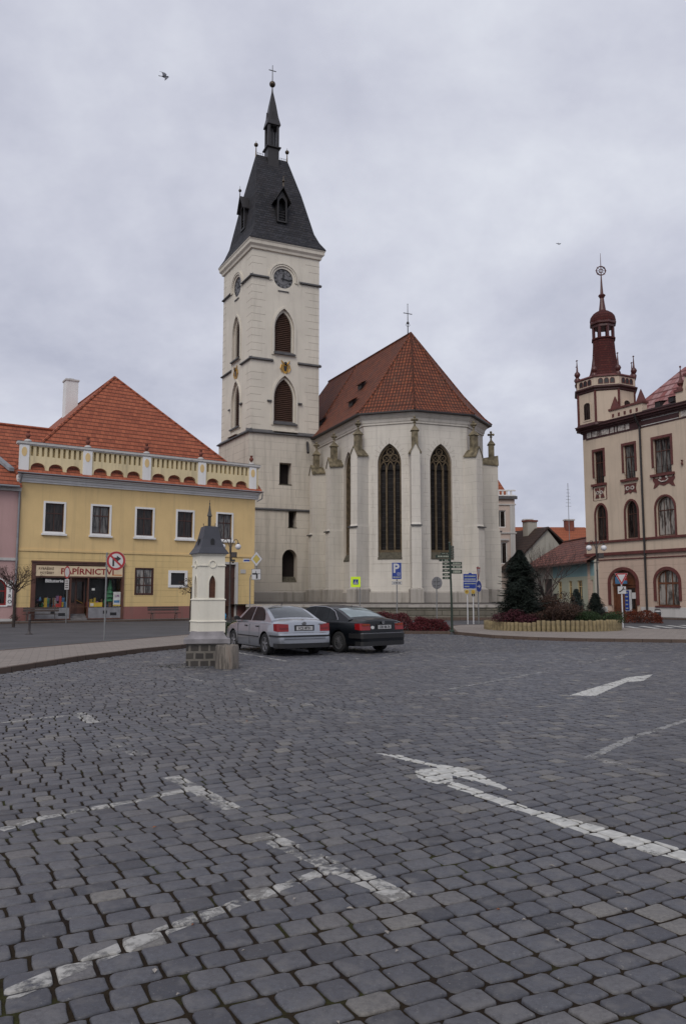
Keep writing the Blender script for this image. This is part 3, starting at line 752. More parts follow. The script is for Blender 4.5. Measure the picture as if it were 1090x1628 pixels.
def clock(Mx, cx, cz, hr, mn):
    m = MB(Mx); m.slab(ellipse(cx, cz, 1.0, 1.0, 32), .12, .3, 0)
    m.ring(ellipse(cx, cz, 1.22, 1.22, 32), ellipse(cx, cz, 1.0, 1.0, 32), .02, .3, 1)
    for i in range(20):
        a0, a1 = R(-15 + i * 10.5), R(-15 + (i + 1) * 10.5)
        for r0, r1, dd in ((1.22, 1.34, .10), (1.40, 1.52, .14)):
            m.slab([(cx + r0 * math.cos(a0), cz + r0 * math.sin(a0)), (cx + r1 * math.cos(a0), cz + r1 * math.sin(a0)), (cx + r1 * math.cos(a1), cz + r1 * math.sin(a1)), (cx + r0 * math.cos(a1), cz + r0 * math.sin(a1))], -dd, .02, 1)
    m.box(cx - .55, cx + .55, -.1, .02, cz - 1.36, cz - 1.28, 2)
    c_ = m.build('clock_face', ['clock', 'tower', 'ledge'], tow)
    m = MB(Mx)
    rom = ['XII', 'I', 'II', 'III', 'IIII', 'V', 'VI', 'VII', 'VIII', 'IX', 'X', 'XI']
    for k in range(12):
        a = k * PI / 6; vs, fs = text_mesh(rom[k], .27, .003, .012, sx=.8)
        Rm = Matrix.Translation((cx + .8 * math.sin(a), .105, cz + .8 * math.cos(a))) @ Matrix.Rotation(a, 4, 'Y')
        m.add([tuple(Rm @ Vector(p)) for p in vs], fs, 0)
    m.ring(ellipse(cx, cz, .98, .98, 32), ellipse(cx, cz, .95, .95, 32), .10, .12, 0); m.ring(ellipse(cx, cz, .62, .62, 28), ellipse(cx, cz, .60, .60, 28), .10, .12, 0)
    for a, L, w in ((hr, .55, .085), (mn, .92, .065)):
        s_, c2 = math.sin(a), math.cos(a)
        pts = [(-w * .5, -.22), (w * .5, -.22), (w, L * .72), (0, L), (-w, L * .72)]
        m.slab([(cx + x * c2 + z * s_, cz - x * s_ + z * c2) for x, z in pts], .06, .09, 1)
    m.build('numerals_and_hands', ['black', 'black'], c_)
clock(TA, 3.2, 32.65, R(8), R(97)); clock(TL, 3.9, 32.65, R(8), R(97))
# coats of arms
for Mx, cx in ((TA, 3.45), (TL, 4.0)):
    m = MB(Mx); sh = [(cx - .34, 23.95), (cx + .34, 23.95), (cx + .34, 23.5), (cx + .2, 23.2), (cx, 23.05), (cx - .2, 23.2), (cx - .34, 23.5)]
    m.slab(sh, -.09, .01, 0)
    for s_ in (-1, 1):
        m.tube([(cx + s_ * .12, -.12, 23.95), (cx + s_ * .3, -.12, 24.2), (cx + s_ * .44, -.10, 24.42)], [.09, .07, .03], 6, 0)
        m.tube([(cx + s_ * .4, -.08, 24.0), (cx + s_ * .5, -.08, 23.6), (cx + s_ * .32, -.08, 23.2)], [.05, .06, .03], 6, 0)
    m.sphere((cx, -.12, 24.1), .17, 10, 1); m.slab([(cx - .2, 23.85), (cx + .2, 23.85), (cx + .12, 23.4), (cx, 23.3), (cx - .12, 23.4)], -.11, -.08, 1)
    m.build('coat_of_arms', ['gold', 'darkmetal'], tow)
# ---------- tower roof
ctr = (fl + fr + bk + bl) / 4
fd = (fr - fl).normalized(); ld = (bl - fl).normalized()
def rq(ax, ay, z): return [tuple(ctr + fd * sx_ * ax + ld * sy_ * ay) + (z,) for sx_, sy_ in ((-1, -1), (1, -1), (1, 1), (-1, 1))]
m = MB(); hx, hy = FW / 2, LW / 2
m.loft([rq(hx + .46, hy + .52, 36.06), rq(hx + .46, hy + .52, 36.15), rq(hx + .0, hy + .05, 36.95), rq(hx - .38, hy - .38, 38.0), rq(hx - 1.06, hy - 1.9, 42.6), rq(1.7, .16, 47.1)])
troof = m.build('tower_roof', 'slate', church)
# ridge cresting, ball finials
TRt = Matrix.Translation((ctr.x, ctr.y, 0)) @ Matrix.Rotation(R(24), 4, 'Z')
for s_ in (-1, 1):
    m = MB(TRt)
    m.tube([(s_ * 1.7, 0, 46.9), (s_ * 1.7, 0, 48.7)], [.09, .02], 6); m.sphere((s_ * 1.7, 0, 48.25), .22, 12)
    for k in range(4):
        x = s_ * (.95 + k * .19)
        m.tube([(x - .08, 0, 47.1), (x, 0, 47.32), (x + .08, 0, 47.1)], .022, 4); m.sphere((x, 0, 47.42), .055, 6)
    m.box(s_ * .8, s_ * 1.68, -.02, .02, 47.18, 47.22)
    m.build('ridge_finial', 'copperball', troof, smooth=40)
# dormers, one on each side, steep gable over a deep opening
def dormer(Mx, name='dormer'):
    # Mx: local origin on the wall plane centre, -Y outward
    m = MB(Mx); w, z0, z1, zt, y0 = .52, 38.6, 41.0, 42.2, 1.5
    hole = arch(-w + .16, w - .16, z0 + .15, z1 - .45, z1 + .15)
    m.facade([(-w, z0), (w, z0), (w, z1), (0, z1 + .85), (-w, z1)], [hole], -y0 + 1.9, .5, 0, 1)
    m.slab(rect(-w + .05, w - .05, z0 + .05, z1 + .2), -y0 + 2.7, -y0 + 2.75, 1)
    m.box(-w, -w + .02, -y0 + 1.9, 3.0, z0, z1); m.box(w - .02, w, -y0 + 1.9, 3.0, z0, z1)
    for k in range(4): m.box(-w + .16, w - .16, -y0 + 2.0, -y0 + 2.12, z0 + .3 + .28 * k, z0 + .34 + .28 * k, 0)
    for s_ in (-1, 1):
        m.add([(0, -y0 + 1.55, zt), (s_ * (w + .34), -y0 + 1.6, z1 - .35), (s_ * (w + .34), 3.1, z1 - .35), (0, 3.7, zt), (0, -y0 + 1.55, zt - .1), (s_ * (w + .34), -y0 + 1.6, z1 - .43)],
              [(0, 1, 2, 3) if s_ < 0 else (3, 2, 1, 0), (0, 4, 5, 1) if s_ < 0 else (1, 5, 4, 0), (4, 5, 2, 3) if s_ > 0 else (3, 2, 5, 4)], 0)
    m.tube([(0, -y0 + 1.6, zt - .05), (0, -y0 + 1.6, zt + 1.05)], [.05, .015], 5, 2); m.sphere((0, -y0 + 1.6, zt + .55), .16, 10, 2)
    m.build(name, ['darkmetal', 'black', 'copperball'], troof)
fm = (fl + fr) / 2; lm = (fl + bl) / 2; rm = (fr + bk) / 2; bm = (bl + bk) / 2
for p, a in ((fm, 24), (lm, -61), (rm, 119), (bm, 204)):
    dormer(Matrix.Translation((p.x, p.y, 0)) @ Matrix.Rotation(R(a), 4, 'Z') @ Matrix.Translation((-.35 if a == 24 else .25, -.05, 0)))
# lantern and needle spire
m = MB(TRt)
def sqr(h_, z, n_=4, rot=PI / 4): return [(h_ * math.cos(rot + 2 * PI * i / n_), h_ * math.sin(rot + 2 * PI * i / n_), z) for i in range(n_)]
s2 = math.sqrt(2)
m.loft([sqr(.60 * s2, 43.6), sqr(.60 * s2, 47.95), sqr(.78 * s2, 48.05), sqr(.78 * s2, 48.16), sqr(.6 * s2, 48.26)])
for a in range(4):
    x, y = .48 * (1 if a in (0, 3) else -1), .48 * (1 if a < 2 else -1); m.box(x - .12, x + .12, y - .12, y + .12, 48.2, 50.6)
m.box(-.55, .55, -.55, .55, 50.5, 50.72); m.box(-.14, .14, -.14, .14, 48.2, 50.6)
m.loft([sqr(.72 * s2, 50.58), sqr(.72 * s2, 50.66), sqr(.52 * s2, 51.6), sqr(.33 * s2, 53.0), sqr(.08 * s2, 54.5)])
for a in range(4):
    m.M = TRt @ Matrix.Rotation(a * PI / 2, 4, 'Z')
    m.slab([(-.46, 50.6), (.46, 50.6), (0, 52.1)], -.62, -.15)
m.build('lantern_spire', 'darkmetal', troof)
m = MB(TRt); m.tube([(0, 0, 54.3), (0, 0, 55.0), (0, 0, 57.6)], [.12, .06, .03], 6); m.sphere((0, 0, 55.45), .33, 14, 1)
m.box(-.40, .40, -.025, .025, 56.95, 57.02); m.build('cross_finial', ['darkmetal', 'copperball'], troof, smooth=40)

# ---------- choir (polygonal east end)
WP = [(-6.8, 85.4), (-2.96, 76.21), (1.75, 64.85), (5.84, 63.51), (10.51, 65.18), (12.51, 68.89), (11.45, 73.1), (6.8, 84.3)]
WP = [Vector(p) for p in WP]
def FM(i):
    a, b = WP[i], WP[i + 1]; return Matrix.Translation((a.x, a.y, 0)) @ Matrix.Rotation(math.atan2(b.y - a.y, b.x - a.x), 4, 'Z'), (b - a).length
ZE = 17.05
m = MB()
wins = {1: (7.95, 9.95), 2: (1.20, 3.22), 3: (1.45, 3.48), 4: (1.3, 3.0)}
for i in range(7):
    Mx, L = FM(i); m.M = Mx; hs = []
    if i in wins: x0, x1 = wins[i]; hs = [arch(x0, x1, 4.85, 12.7, 14.4, n=9)]
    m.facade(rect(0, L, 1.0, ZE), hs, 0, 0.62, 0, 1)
    if i in wins:                                          # ruled voussoir joints and frame joints round the opening
        xc = (x0 + x1) / 2
        for k in range(11):
            a = R(20 + 14 * k); r1 = .34 + .12 * (k % 2); bx, bz = xc + 1.04 * math.cos(a), 12.75 + 1.62 * math.sin(a)
            m.tube([(bx, -.003, bz), (bx + r1 * math.cos(a), -.003, bz + r1 * math.sin(a))], .011, 4, 2)
    if i in (2, 3):
        for s_, e0 in ((-1, x0), (1, x1)):
            for k in range(7): z = 5.6 + k * 1.15; m.box(e0 + s_ * .42, e0 + s_ * .435, -.004, .004, z, z + .62, 2); m.box(e0 + s_ * .22, e0 + s_ * .62, -.005, .005, z, z + .016, 2)
        m.box(x0 - .5, x1 + .5, -.004, .004, 4.35, 4.37, 2)
chw = m.build('choir_wall', ['church', 'reveal', 'tower_line'], church)
def off_poly(pts, d):
    out = []
    for i, p in enumerate(pts):
        if i == 0: t_ = (pts[1] - p).normalized(); out.append(p + Vector((t_.y, -t_.x)) * d); continue
        if i == len(pts) - 1: t_ = (p - pts[i - 1]).normalized(); out.append(p + Vector((t_.y, -t_.x)) * d); continue
        a = (p - pts[i - 1]).normalized(); b = (pts[i + 1] - p).normalized()
        na, nb = Vector((a.y, -a.x)), Vector((b.y, -b.x)); out.append(p + (na + nb) * d / (1 + na.dot(nb)))
    return out
m = MB()
for (d, z0, z1, d1) in ((.16, .9, 2.0, .16), (.16, 2.0, 2.1, .01)):
    A_, B_ = off_poly(WP, d), off_poly(WP, d1)
    m.loft([[(p.x, p.y, z0) for p in A_], [(p.x, p.y, z1) for p in B_]], 0, False, False, closed=False)
m.build('choir_plinth', 'ch_plinth', church)
m = MB(); prof = [(.01, 15.95), (.1, 16.0), (.1, 16.12), (.16, 16.2), (.2, 16.42), (.36, 16.62), (.42, 16.86), (.5, 16.92), (.5, 17.04), (-.1, 17.05)]
m.loft([[(p.x, p.y, z) for p in off_poly(WP, d)] for d, z in prof], 0, False, False, closed=False); m.build('choir_cornice', 'church', chw)
# windows with tracery
for i, (x0, x1) in wins.items():
    Mx, L = FM(i); m = MB(Mx); w = x1 - x0; xc = (x0 + x1) / 2; y = .30
    m.ring(arch(x0, x1, 4.9, 12.7, 14.4, n=9), arch(x0 + .17, x1 - .17, 5.5, 12.7, 14.2, n=9), .22, .62)
    for f in (1 / 3, 2 / 3): m.box(x0 + w * f - .07, x0 + w * f + .07, y, y + .22, 5.4, 12.55)
    for k in range(3):                                     # cusped lancet heads
        a = x0 + .12 + (w - .24) * k / 3; b = a + (w - .24) / 3; pts = arch(a, b, 12.3, 12.3, 12.95, n=5)
        m.ring(arch(a, b, 12.2, 12.3, 13.0, n=6), arch(a + .07, b - .07, 12.2, 12.3, 12.86, n=6), y + .02, y + .2)
    for cx_2, cz in ((xc - .33, 13.2), (xc + .33, 13.2), (xc, 13.72)):
        m.ring(ellipse(cx_2, cz, .34, .33, 14), ellipse(cx_2, cz, .25, .24, 14), y, y + .2)
        for a in (PI / 4, 3 * PI / 4): m.tube([(cx_2 - .25 * math.cos(a), y + .1, cz - .25 * math.sin(a)), (cx_2 + .25 * math.cos(a), y + .1, cz + .25 * math.sin(a))], .035, 4)
    tr_ = m.build('tracery_window', 'tracery', chw)
    m = MB(Mx); m.slab(arch(x0 + .1, x1 - .1, 5.2, 12.7, 14.25, n=9), .46, .5)
    m.build('leaded_pane', 'chglass', tr_)
    m = MB(Mx)
    for k in range(22): m.box(x0 + .17, x1 - .17, .445, .458, 5.7 + k * .36, 5.72 + k * .36)
    m.build('saddle_bars', 'darkmetal', tr_)
    m = MB(Mx); m.add([(x0 - .02, -.05, 4.80), (x1 + .02, -.05, 4.80), (x1, .3, 5.45), (x0, .3, 5.45), (x0 - .02, -.05, 4.72), (x1 + .02, -.05, 4.72)], [(0, 1, 2, 3), (4, 5, 1, 0)])
    m.build('window_sill', 'stone_sill', tr_)
# buttresses with pinnacles
def buttress(p, ang, w=.72, d=1.25, ztop=13.4, sub=None):
    Mx = Matrix.Translation((p.x, p.y, 0)) @ Matrix.Rotation(R(ang), 4, 'Z')   # -Y points outward
    m = MB(Mx); h = w / 2
    m.box(-h - .16, h + .16, -d - .32, .3, .9, 2.25, 1); m.loft([[(-h - .16, -d - .32, 2.25), (h + .16, -d - .32, 2.25), (h + .16, .3, 2.25), (-h - .16, .3, 2.25)], [(-h - .06, -d - .14, 2.36), (h + .06, -d - .14, 2.36), (h + .06, .3, 2.36), (-h - .06, .3, 2.36)]], 1)
    m.box(-h - .03, h + .03, -d - .12, .3, 2.3, 7.35)
    m.loft([[(-h - .03, -d - .12, 7.35), (h + .03, -d - .12, 7.35), (h + .03, .3, 7.35), (-h - .03, .3, 7.35)], [(-h, -d, 7.6), (h, -d, 7.6), (h, .3, 7.6), (-h, .3, 7.6)]], 0)
    m.box(-h, h, -d, .3, 7.6, ztop)
    # gabled head
    m.loft([[(-h, -d, ztop), (h, -d, ztop), (h, .3, ztop), (-h, .3, ztop)], [(-.01, -d, ztop + .68), (.01, -d, ztop + .68), (.01, .3, ztop + .55), (-.01, .3, ztop + .55)]])
    b_ = m.build('buttress', ['church', 'ch_plinth', 'ledge'], church)
    m = MB(Mx); m.box(-h - .1, h + .1, -d - .26, -d - .06, 7.32, 7.42); m.build('drip_ledge', 'ledge', b_)
    m = MB(Mx)
    for s_ in (-1, 1):                                       # swept stone cap
        m.add([(0, -d - .07, ztop + .78), (s_ * (h + .13), -d - .07, ztop - .10), (s_ * (h + .13), .05, ztop + .04), (0, .05, ztop + .58), (0, -d - .07, ztop + .66), (s_ * (h + .11), -d - .07, ztop - .22), (s_ * (h + .13), .05, ztop - .04)],
              [(0, 3, 2, 1) if s_ > 0 else (0, 1, 2, 3), (0, 1, 5, 4) if s_ > 0 else (4, 5, 1, 0), (1, 2, 6, 5)])
    k = .25
    m.box(-k, k, -d * .78, -d * .78 + 2 * k, ztop + .35, ztop + 1.75)
    for sgn in (0, 1):
        pass
    cy = -d * .78 + k
    m.loft([[(-k - .1, cy - k - .1, ztop + 1.75), (k + .1, cy - k - .1, ztop + 1.75), (k + .1, cy + k + .1, ztop + 1.75), (-k - .1, cy + k + .1, ztop + 1.75)], [(-.1, cy - .1, ztop + 2.15), (.1, cy - .1, ztop + 2.15), (.1, cy + .1, ztop + 2.15), (-.1, cy + .1, ztop + 2.15)]])
    m.lathe([(.09, 0), (.07, .3), (.15, .38), (.07, .46), (.06, .7)], 0, cy, 8, ztop + 2.1)
    z_ = ztop + 2.68
    m.sphere((0, cy, z_), .12, 8); m.sphere((-.2, cy, z_), .12, 8); m.sphere((.2, cy, z_), .12, 8); m.sphere((0, cy, z_ + .22), .12, 8); m.sphere((0, cy - .2, z_), .12, 8); m.sphere((0, cy + .2, z_), .12, 8)
    m.build('pinnacle', 'stone_old', b_, smooth=35)
def bis(i):
    a = (WP[i] - WP[i - 1]).normalized(); b = (WP[i + 1] - WP[i]).normalized(); n_ = Vector((a.y, -a.x)) + Vector((b.y, -b.x))
    return math.degrees(math.atan2(n_.x, -n_.y))
for i in (2, 3, 4, 5, 6): buttress(WP[i], bis(i))
Mx, L = FM(1)
for x in (2.9, 7.35): q_ = Mx @ Vector((x, 0, 0)); buttress(Vector((q_.x, q_.y)), -67.5, ztop=13.3)
# roof
AP = Vector((6.25, 69.6)); AZ = 25.75; RD = Vector((-math.sin(R(25.6)), math.cos(R(25.6)))); RE = AP + RD * 18.2
EV = off_poly(WP, .78)
def toward(p, q, f, z): r_ = p + (q - p) * f; return (r_.x, r_.y, z)
rows = []
tgt = [RE, None, AP, AP, AP, AP, AP, RE]
tgt[1] = AP + RD * 11.0
f_, dz = (0, .09, .35, 1), AZ - 16.95
m = MB(); rings = []
for f in f_:
    z = 16.95 + dz * {0: 0, .09: .062, .35: .305, 1: 1}[f]
    rings.append([toward(p, t_, f, z) for p, t_ in zip(EV, tgt)])
for k in range(3):
    for i in range(7):
        a, b, c, d = rings[k][i], rings[k][i + 1], rings[k + 1][i + 1], rings[k + 1][i]
        if k == 2 and tgt[i] is tgt[i + 1]: m.add([a, b, c], [(0, 1, 2)])
        else: m.add([a, b, c, d], [(0, 1, 2, 3)])
# underside/eave thickness
for i in range(7):
    a, b = rings[0][i], rings[0][i + 1]; m.add([(a[0], a[1], a[2] - .12), (b[0], b[1], b[2] - .12), b, a], [(0, 1, 2, 3)], 1)
m.add([(p[0], p[1], p[2] - .12) for p in rings[0]], [tuple(reversed(range(8)))], 1)
m.add([rings[0][0], rings[0][7], tuple(RE) + (AZ,)], [(1, 0, 2)], 1)
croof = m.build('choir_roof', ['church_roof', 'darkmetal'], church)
m = MB()
for i in (1, 2, 3, 4, 5, 6):
    m.tube([Vector(rings[k][i]) + Vector((0, 0, .02)) for k in range(4)], .085, 6)
m.tube([tuple(AP) + (AZ + .02,), tuple(RE) + (AZ + .02,)], .12, 6); m.build('ridge_tiles', 'church_roof', croof)
# little roof hatches on the long slope
def hatch(px_f, up_f):
    a = Vector(rings[1][2]); b = Vector(rings[1][1]); e1 = a + (b - a) * px_f; top = Vector(tuple(AP + RD * 11 * px_f) + (AZ,)); p = e1 + (top - e1) * up_f
    n_ = (b - a).cross(top - a).normalized(); n_ = n_ if n_.z > 0 else -n_; s_ = (b - a).normalized(); u_ = (top - e1).normalized()
    m = MB(); w = .42
    q = [p - s_ * w, p + s_ * w, p - s_ * w + Vector((0, 0, .45)) - u_ * .0, p + s_ * w + Vector((0, 0, .45)), p + u_ * 1.1 - s_ * w, p + u_ * 1.1 + s_ * w]
    m.add([tuple(v) for v in q], [(0, 1, 3, 2)], 1)
    ov = Vector((-u_.x, -u_.y, 0)) * .25
    m.add([tuple(q[2] - s_ * .15 + ov), tuple(q[3] + s_ * .15 + ov), tuple(q[5] + s_ * .15), tuple(q[4] - s_ * .15), tuple(q[2] - s_ * .15 + ov - Vector((0, 0, .1))), tuple(q[3] + s_ * .15 + ov - Vector((0, 0, .1)))],
          [(0, 1, 2, 3), (4, 5, 1, 0), (3, 2, 5, 4)], 0)
    m.add([tuple(q[0]), tuple(q[2]), tuple(q[4])], [(0, 1, 2)], 1); m.add([tuple(q[1]), tuple(q[3]), tuple(q[5])], [(0, 2, 1)], 1)
    m.build('roof_hatch', ['church_roof', 'black'], croof)
hatch(.42, .42); hatch(.36, .17); hatch(.92, .12)
m = MB(); m.M = T(AP.x - .25, AP.y + .5, AZ, R(25))
m.tube([(0, 0, -.1), (0, 0, 2.95)], [.05, .025], 6); m.box(-.42, .42, -.02, .02, 2.02, 2.08); m.sphere((0, 0, 1.15), .13, 10)
for s_ in (-1, 1):
    m.tube([(0, 0, .75), (s_ * .22, 0, .95), (s_ * .1, 0, 1.15)], .02, 5); m.sphere((s_ * .42, 0, 2.05), .05, 6)
m.sphere((0, 0, 2.95), .05, 6); m.build('roof_cross', 'darkmetal', church)
# tower/choir rain pipe bend
m = MB(); a = Vector(EV[1]); m.tube([(-3.5, 75.3, 16.8), (-3.4, 73.6, 16.2), (-3.3, 72.9, 15.2)], .12, 6); m.build('rain_pipe', 'darkmetal', church)

# ---------- terrace and retaining wall
M['terrace_dark'] = plain('damp_terrace_paving', (0.055, 0.046, 0.040), .8, .35, 1.5)
WX = [(-7.2, 58.6), (2.0, 56.6), (14.8, 56.4), (19.5, 68), (19, 90)]
m = MB()
tp = [(p[0], p[1], 1.08) for p in WX]
back = [(-14.0, 75, 1.2), (-12, 70, 1.2), (-2, 66, 1.2), (5.8, 61.5, 1.2), (13.5, 64, 1.2), (16, 72, 1.2), (17, 90, 1.2)]
m.add([(-7.2, 58.6, 1.08), (2, 56.6, 1.08), (14.8, 56.4, 1.08), (16, 64, 1.2), (6, 61.4, 1.2), (-7, 66, 1.2)], [(0, 1, 4, 5), (1, 2, 3, 4)])
m.add([(-16, 66, 1.2), (-7, 66, 1.2), (6, 61.4, 1.2), (16, 64, 1.2), (19.5, 68, 1.2), (19, 90, 1.2), (-16, 90, 1.2)], [tuple(range(7))]); m.add([(-7.2, 58.6, 1.08), (-7, 66, 1.2), (-16, 66, 1.2)], [(0, 1, 2)])
m.add([(14.8, 56.4, 1.08), (19.5, 68, 1.2), (16, 64, 1.2)], [(0, 1, 2)])
tag(m.build('terrace', 'terrace_dark'), kind='structure')
M['wallstone'] = uneven_stone('retaining_stone', (0.20, 0.185, 0.15, 1), (0.13, 0.12, 0.10, 1), (0.035, 0.03, 0.025, 1), 1.25, 0.36, 0.022, 0.4)
rw = thing('retaining_wall', 'low weathered sandstone wall with coping holding up the church terrace', 'wall', (0, 0, 0))
P_ = [Vector(p) for p in WX]
m = MB(); A_ = off_poly(P_, .0); B_ = off_poly(P_, -.45)
m.loft([[(p.x, p.y, -.05) for p in A_], [(p.x, p.y, .90) for p in A_]], 0, False, False, closed=False); m.build('wall', 'wallstone', rw)
m = MB(); C0, C1 = off_poly(P_, .10), off_poly(P_, -.5)
m.loft([[(p.x, p.y, .90) for p in A_], [(p.x, p.y, .90) for p in C0], [(p.x, p.y, 1.07) for p in C0], [(p.x, p.y, 1.11) for p in C1], [(p.x, p.y, 1.0) for p in C1]], 0, False, False, closed=False); m.build('coping', 'ch_plinth', rw)
m = MB(); D0 = off_poly(P_, .25); m.loft([[(p.x, p.y, -.05) for p in D0], [(p.x, p.y, .16) for p in D0], [(p.x, p.y, .2) for p in A_]], 0, False, False, closed=False); m.build('footing', 'kerb', rw)
# ============================================================ YELLOW HOUSE
yh = thing('yellow_house', 'yellow two-storey house with red hipped roof, pierced attic parapet and stationery shop front', 'house', (HO[0], HO[1], 0), R(33.6))
YW, YD = 17.3, 15.0
ups = [(1.45, 2.93), (4.58, 6.04), (7.72, 9.18), (10.8, 12.26), (14.0, 15.45)]
zu0, zu1 = 5.92, 8.08
m = MB()
m.facade(rect(0, YW, 4.75, 9.3), [rect(a + .12, b - .12, zu0 + .1, zu1 - .1) for a, b in ups], 0, .22, 0, 0)
m.box(-.02, YW + .02, -.05, .0, 4.68, 4.82, 0)
wall_u = m.build('upper_wall', ['yellow'], yh)
m = MB()
gx0, gx1, gz0, gz1 = 7.9, 9.15, 1.85, 3.66
m.facade(rect(0, YW, .98, 4.68), [rect(.98, 7.03, .98, 3.9), rect(gx0, gx1, gz0, gz1), rect(10.5, 11.62, 2.5, 3.42), rect(14.45, 15.75, .98, 4.15)], 0, .22)
m.poly([(YW, 0, 0), (YW, YD, 0), (YW, YD, 9.3), (YW, 0, 9.3)]); m.poly([(0, YD, 0), (0, 0, 0), (0, 0, 9.3), (0, YD, 9.3)]); m.poly([(YW, YD, 0), (0, YD, 0), (0, YD, 9.3), (YW, YD, 9.3)])
wall_l = m.build('ground_floor_wall', ['yellow_band'], yh)
m = MB(); m.box(0, .96, -.06, .1, 0, .98); m.box(7.05, 14.43, -.06, .1, 0, .98); m.box(15.77, YW + .06, -.06, .1, 0, .98)
m.build_each('plinth', 'yplinth', yh)
for a, b in ups:
    m = MB(); m.ring(rect(a, b, zu0 - .02, zu1), rect(a + .13, b - .13, zu0 + .11, zu1 - .13), -.04, .03)
    m.box(a - .08, b + .08, -.16, 0, zu0 - .14, zu0 - .02); s_ = m.build('window_surround', 'white', wall_u)
for i_, (a, b) in enumerate(ups): window(yh, a + .13, b - .13, zu0 + .11, zu1 - .13, .14, 'brownframe', ('pane', 'pane_net', 'pane', 'pane', 'pane_net')[i_], .07, (1, [.66]), bar=.05)
m = MB(); m.ring(rect(gx0 - .06, gx1 + .06, gz0 - .06, gz1 + .06), rect(gx0 + .02, gx1 - .02, gz0 + .02, gz1 - .02), -.02, .1); m.build('window_surround', 'brownframe', wall_l)
window(yh, gx0, gx1, gz0, gz1, .05, 'brownframe', 'pane_curt', .07, (1, [.34, .67]), bar=.045)
# shallow niche with a dark notice board in a white frame
m = MB(); m.ring(rect(10.32, 11.8, 2.34, 3.58), rect(10.52, 11.6, 2.52, 3.40), -.05, .1, 0)
nb = m.build('niche_frame', ['white'], yh)
m = MB(); m.slab([(10.5, 2.5), (11.62, 2.5), (11.62, 3.3), (11.4, 3.3), (11.4, 3.42), (10.75, 3.42), (10.75, 3.3), (10.5, 3.3)], .04, .08); m.build('notice_board', 'black', nb)
# doorway with pale jambs
m = MB(); m.ring([(14.3, .1), (15.9, .1), (15.9, 4.3), (14.3, 4.3)], [(14.5, .1), (15.7, .1), (15.7, 4.12), (14.5, 4.12)], -.06, .2); m.build('door_surround', 'offwhite', yh)
m = MB(); m.slab(rect(14.48, 15.72, .1, 4.14), .16, .2)
for c_ in (14.6, 15.15): m.ring(rect(c_, c_ + .45, .3, 1.4), rect(c_ + .05, c_ + .4, .35, 1.35), .13, .17); m.ring(rect(c_, c_ + .45, 1.55, 2.9), rect(c_ + .05, c_ + .4, 1.6, 2.85), .13, .17)
m.box(14.48, 15.72, .12, .17, 3.05, 3.15); m.build('house_door', 'brownframe', yh)
m = MB(); m.box(16.1, 16.55, -.03, .0, 3.45, 3.75, 0); m.build('house_plate', 'offwhite', yh)
# eaves cornice, lower tiled apron, attic parapet
m = MB()
for y0, z0, z1 in ((-.10, 9.25, 9.38), (-.18, 9.38, 9.56), (-.34, 9.56, 9.66), (-.50, 9.66, 9.745)): m.box(-.3, YW + .25, y0, .2, z0, z1)
m.build('eaves_cornice', 'white', yh)
m = MB(); m.add([(-.35, -.62, 9.80), (YW + .35, -.62, 9.80), (YW + .35, .2, 10.5), (-.35, .2, 10.5), (-.35, -.62, 9.74), (YW + .35, -.62, 9.74), (YW + .35, .2, 9.74), (-.35, .2, 9.74)], [(0, 1, 2, 3), (4, 5, 1, 0), (4, 7, 6, 5), (5, 6, 2, 1), (0, 3, 7, 4)])
m.build('tiled_apron', 'yroof', yh)
m = MB(); m.tube([(-.4, -.66, 9.80), (YW + .4, -.66, 9.80)], .045, 6); m.tube([(YW + .3, -.66, 9.7), (YW + .4, -.4, 9.3), (YW + .12, -.1, 9.1)], .05, 6); m.build('gutter', 'pipe', yh)
m = MB(); m.tube([(-.1, -.6, 9.7), (-.12, -.2, 9.2), (-.12, -.12, 8.9), (-.12, -.12, .05)], .065, 8); m.build('downpipe', 'pipe', yh)
# parapet: arcaded foot, slit balustrade, coping
piers = [0.02, 4.17, 8.38, 12.65, 16.9]
m = MB(); hs = []
for k in range(4):
    a, b = piers[k] + .33, piers[k + 1] - .33; n_ = 10
    for j in range(n_):
        c_ = a + (b - a) * (j + .5) / n_; hs.append(arch(c_ - .085, c_ + .085, 11.03, 11.58, 11.67, 'round', 3))
outer = []
bot = [(-.25, 10.05)]
for k in range(4):
    a, b = piers[k] + .33, piers[k + 1] - .33; w = (b - a) / 3
    for j in range(3):
        c_ = a + w * (j + .5); hw = w * .40
        bot += [(c_ - hw, 10.05)] + [(c_ - hw * math.cos(t_ * PI / 8), 10.22 + .36 * math.sin(t_ * PI / 8)) for t_ in range(9)] + [(c_ + hw, 10.05)]
bot += [(YW + .1, 10.05)]
outer = bot + [(YW + .1, 11.78), (-.25, 11.78)]
m.M = T(0, -.28, 0); m.facade(outer, hs, 0, .28)
m.add([(x, .28, z) for x, z in ((-.25, 11.78), (YW + .1, 11.78), (YW + .1, 10.6), (-.25, 10.6))], [(0, 1, 2, 3)])
nb_ = len(bot); m.add([(x, 0, z) for x, z in bot] + [(x, .28, z) for x, z in bot], [(i, i + nb_, i + 1 + nb_, i + 1) for i in range(nb_ - 1)])
par = m.build('attic_parapet', ['cream_par'], yh)
m = MB(); m.box(-.42, YW + .25, -.42, .12, 11.78, 11.92); m.box(-.36, YW + .2, -.36, .06, 11.70, 11.78); m.box(-.42, YW + .25, -.40, .1, 11.92, 11.96, 1); m.build('coping', ['offwhite', 'ledge'], par)
for k, c_ in enumerate(piers):
    m = MB(); m.box(c_ - .31, c_ + .31, -.36, -.27, 10.02, 11.72, 0); m.slab(ellipse(c_, 11.25, .17, .32, 16), -.375, -.35, 1)
    m.build('parapet_pier', ['white', 'yellow'], par)
M['terracotta'] = plain('terracotta_urn', (0.16, 0.05, 0.035), 0.85, 0.3)
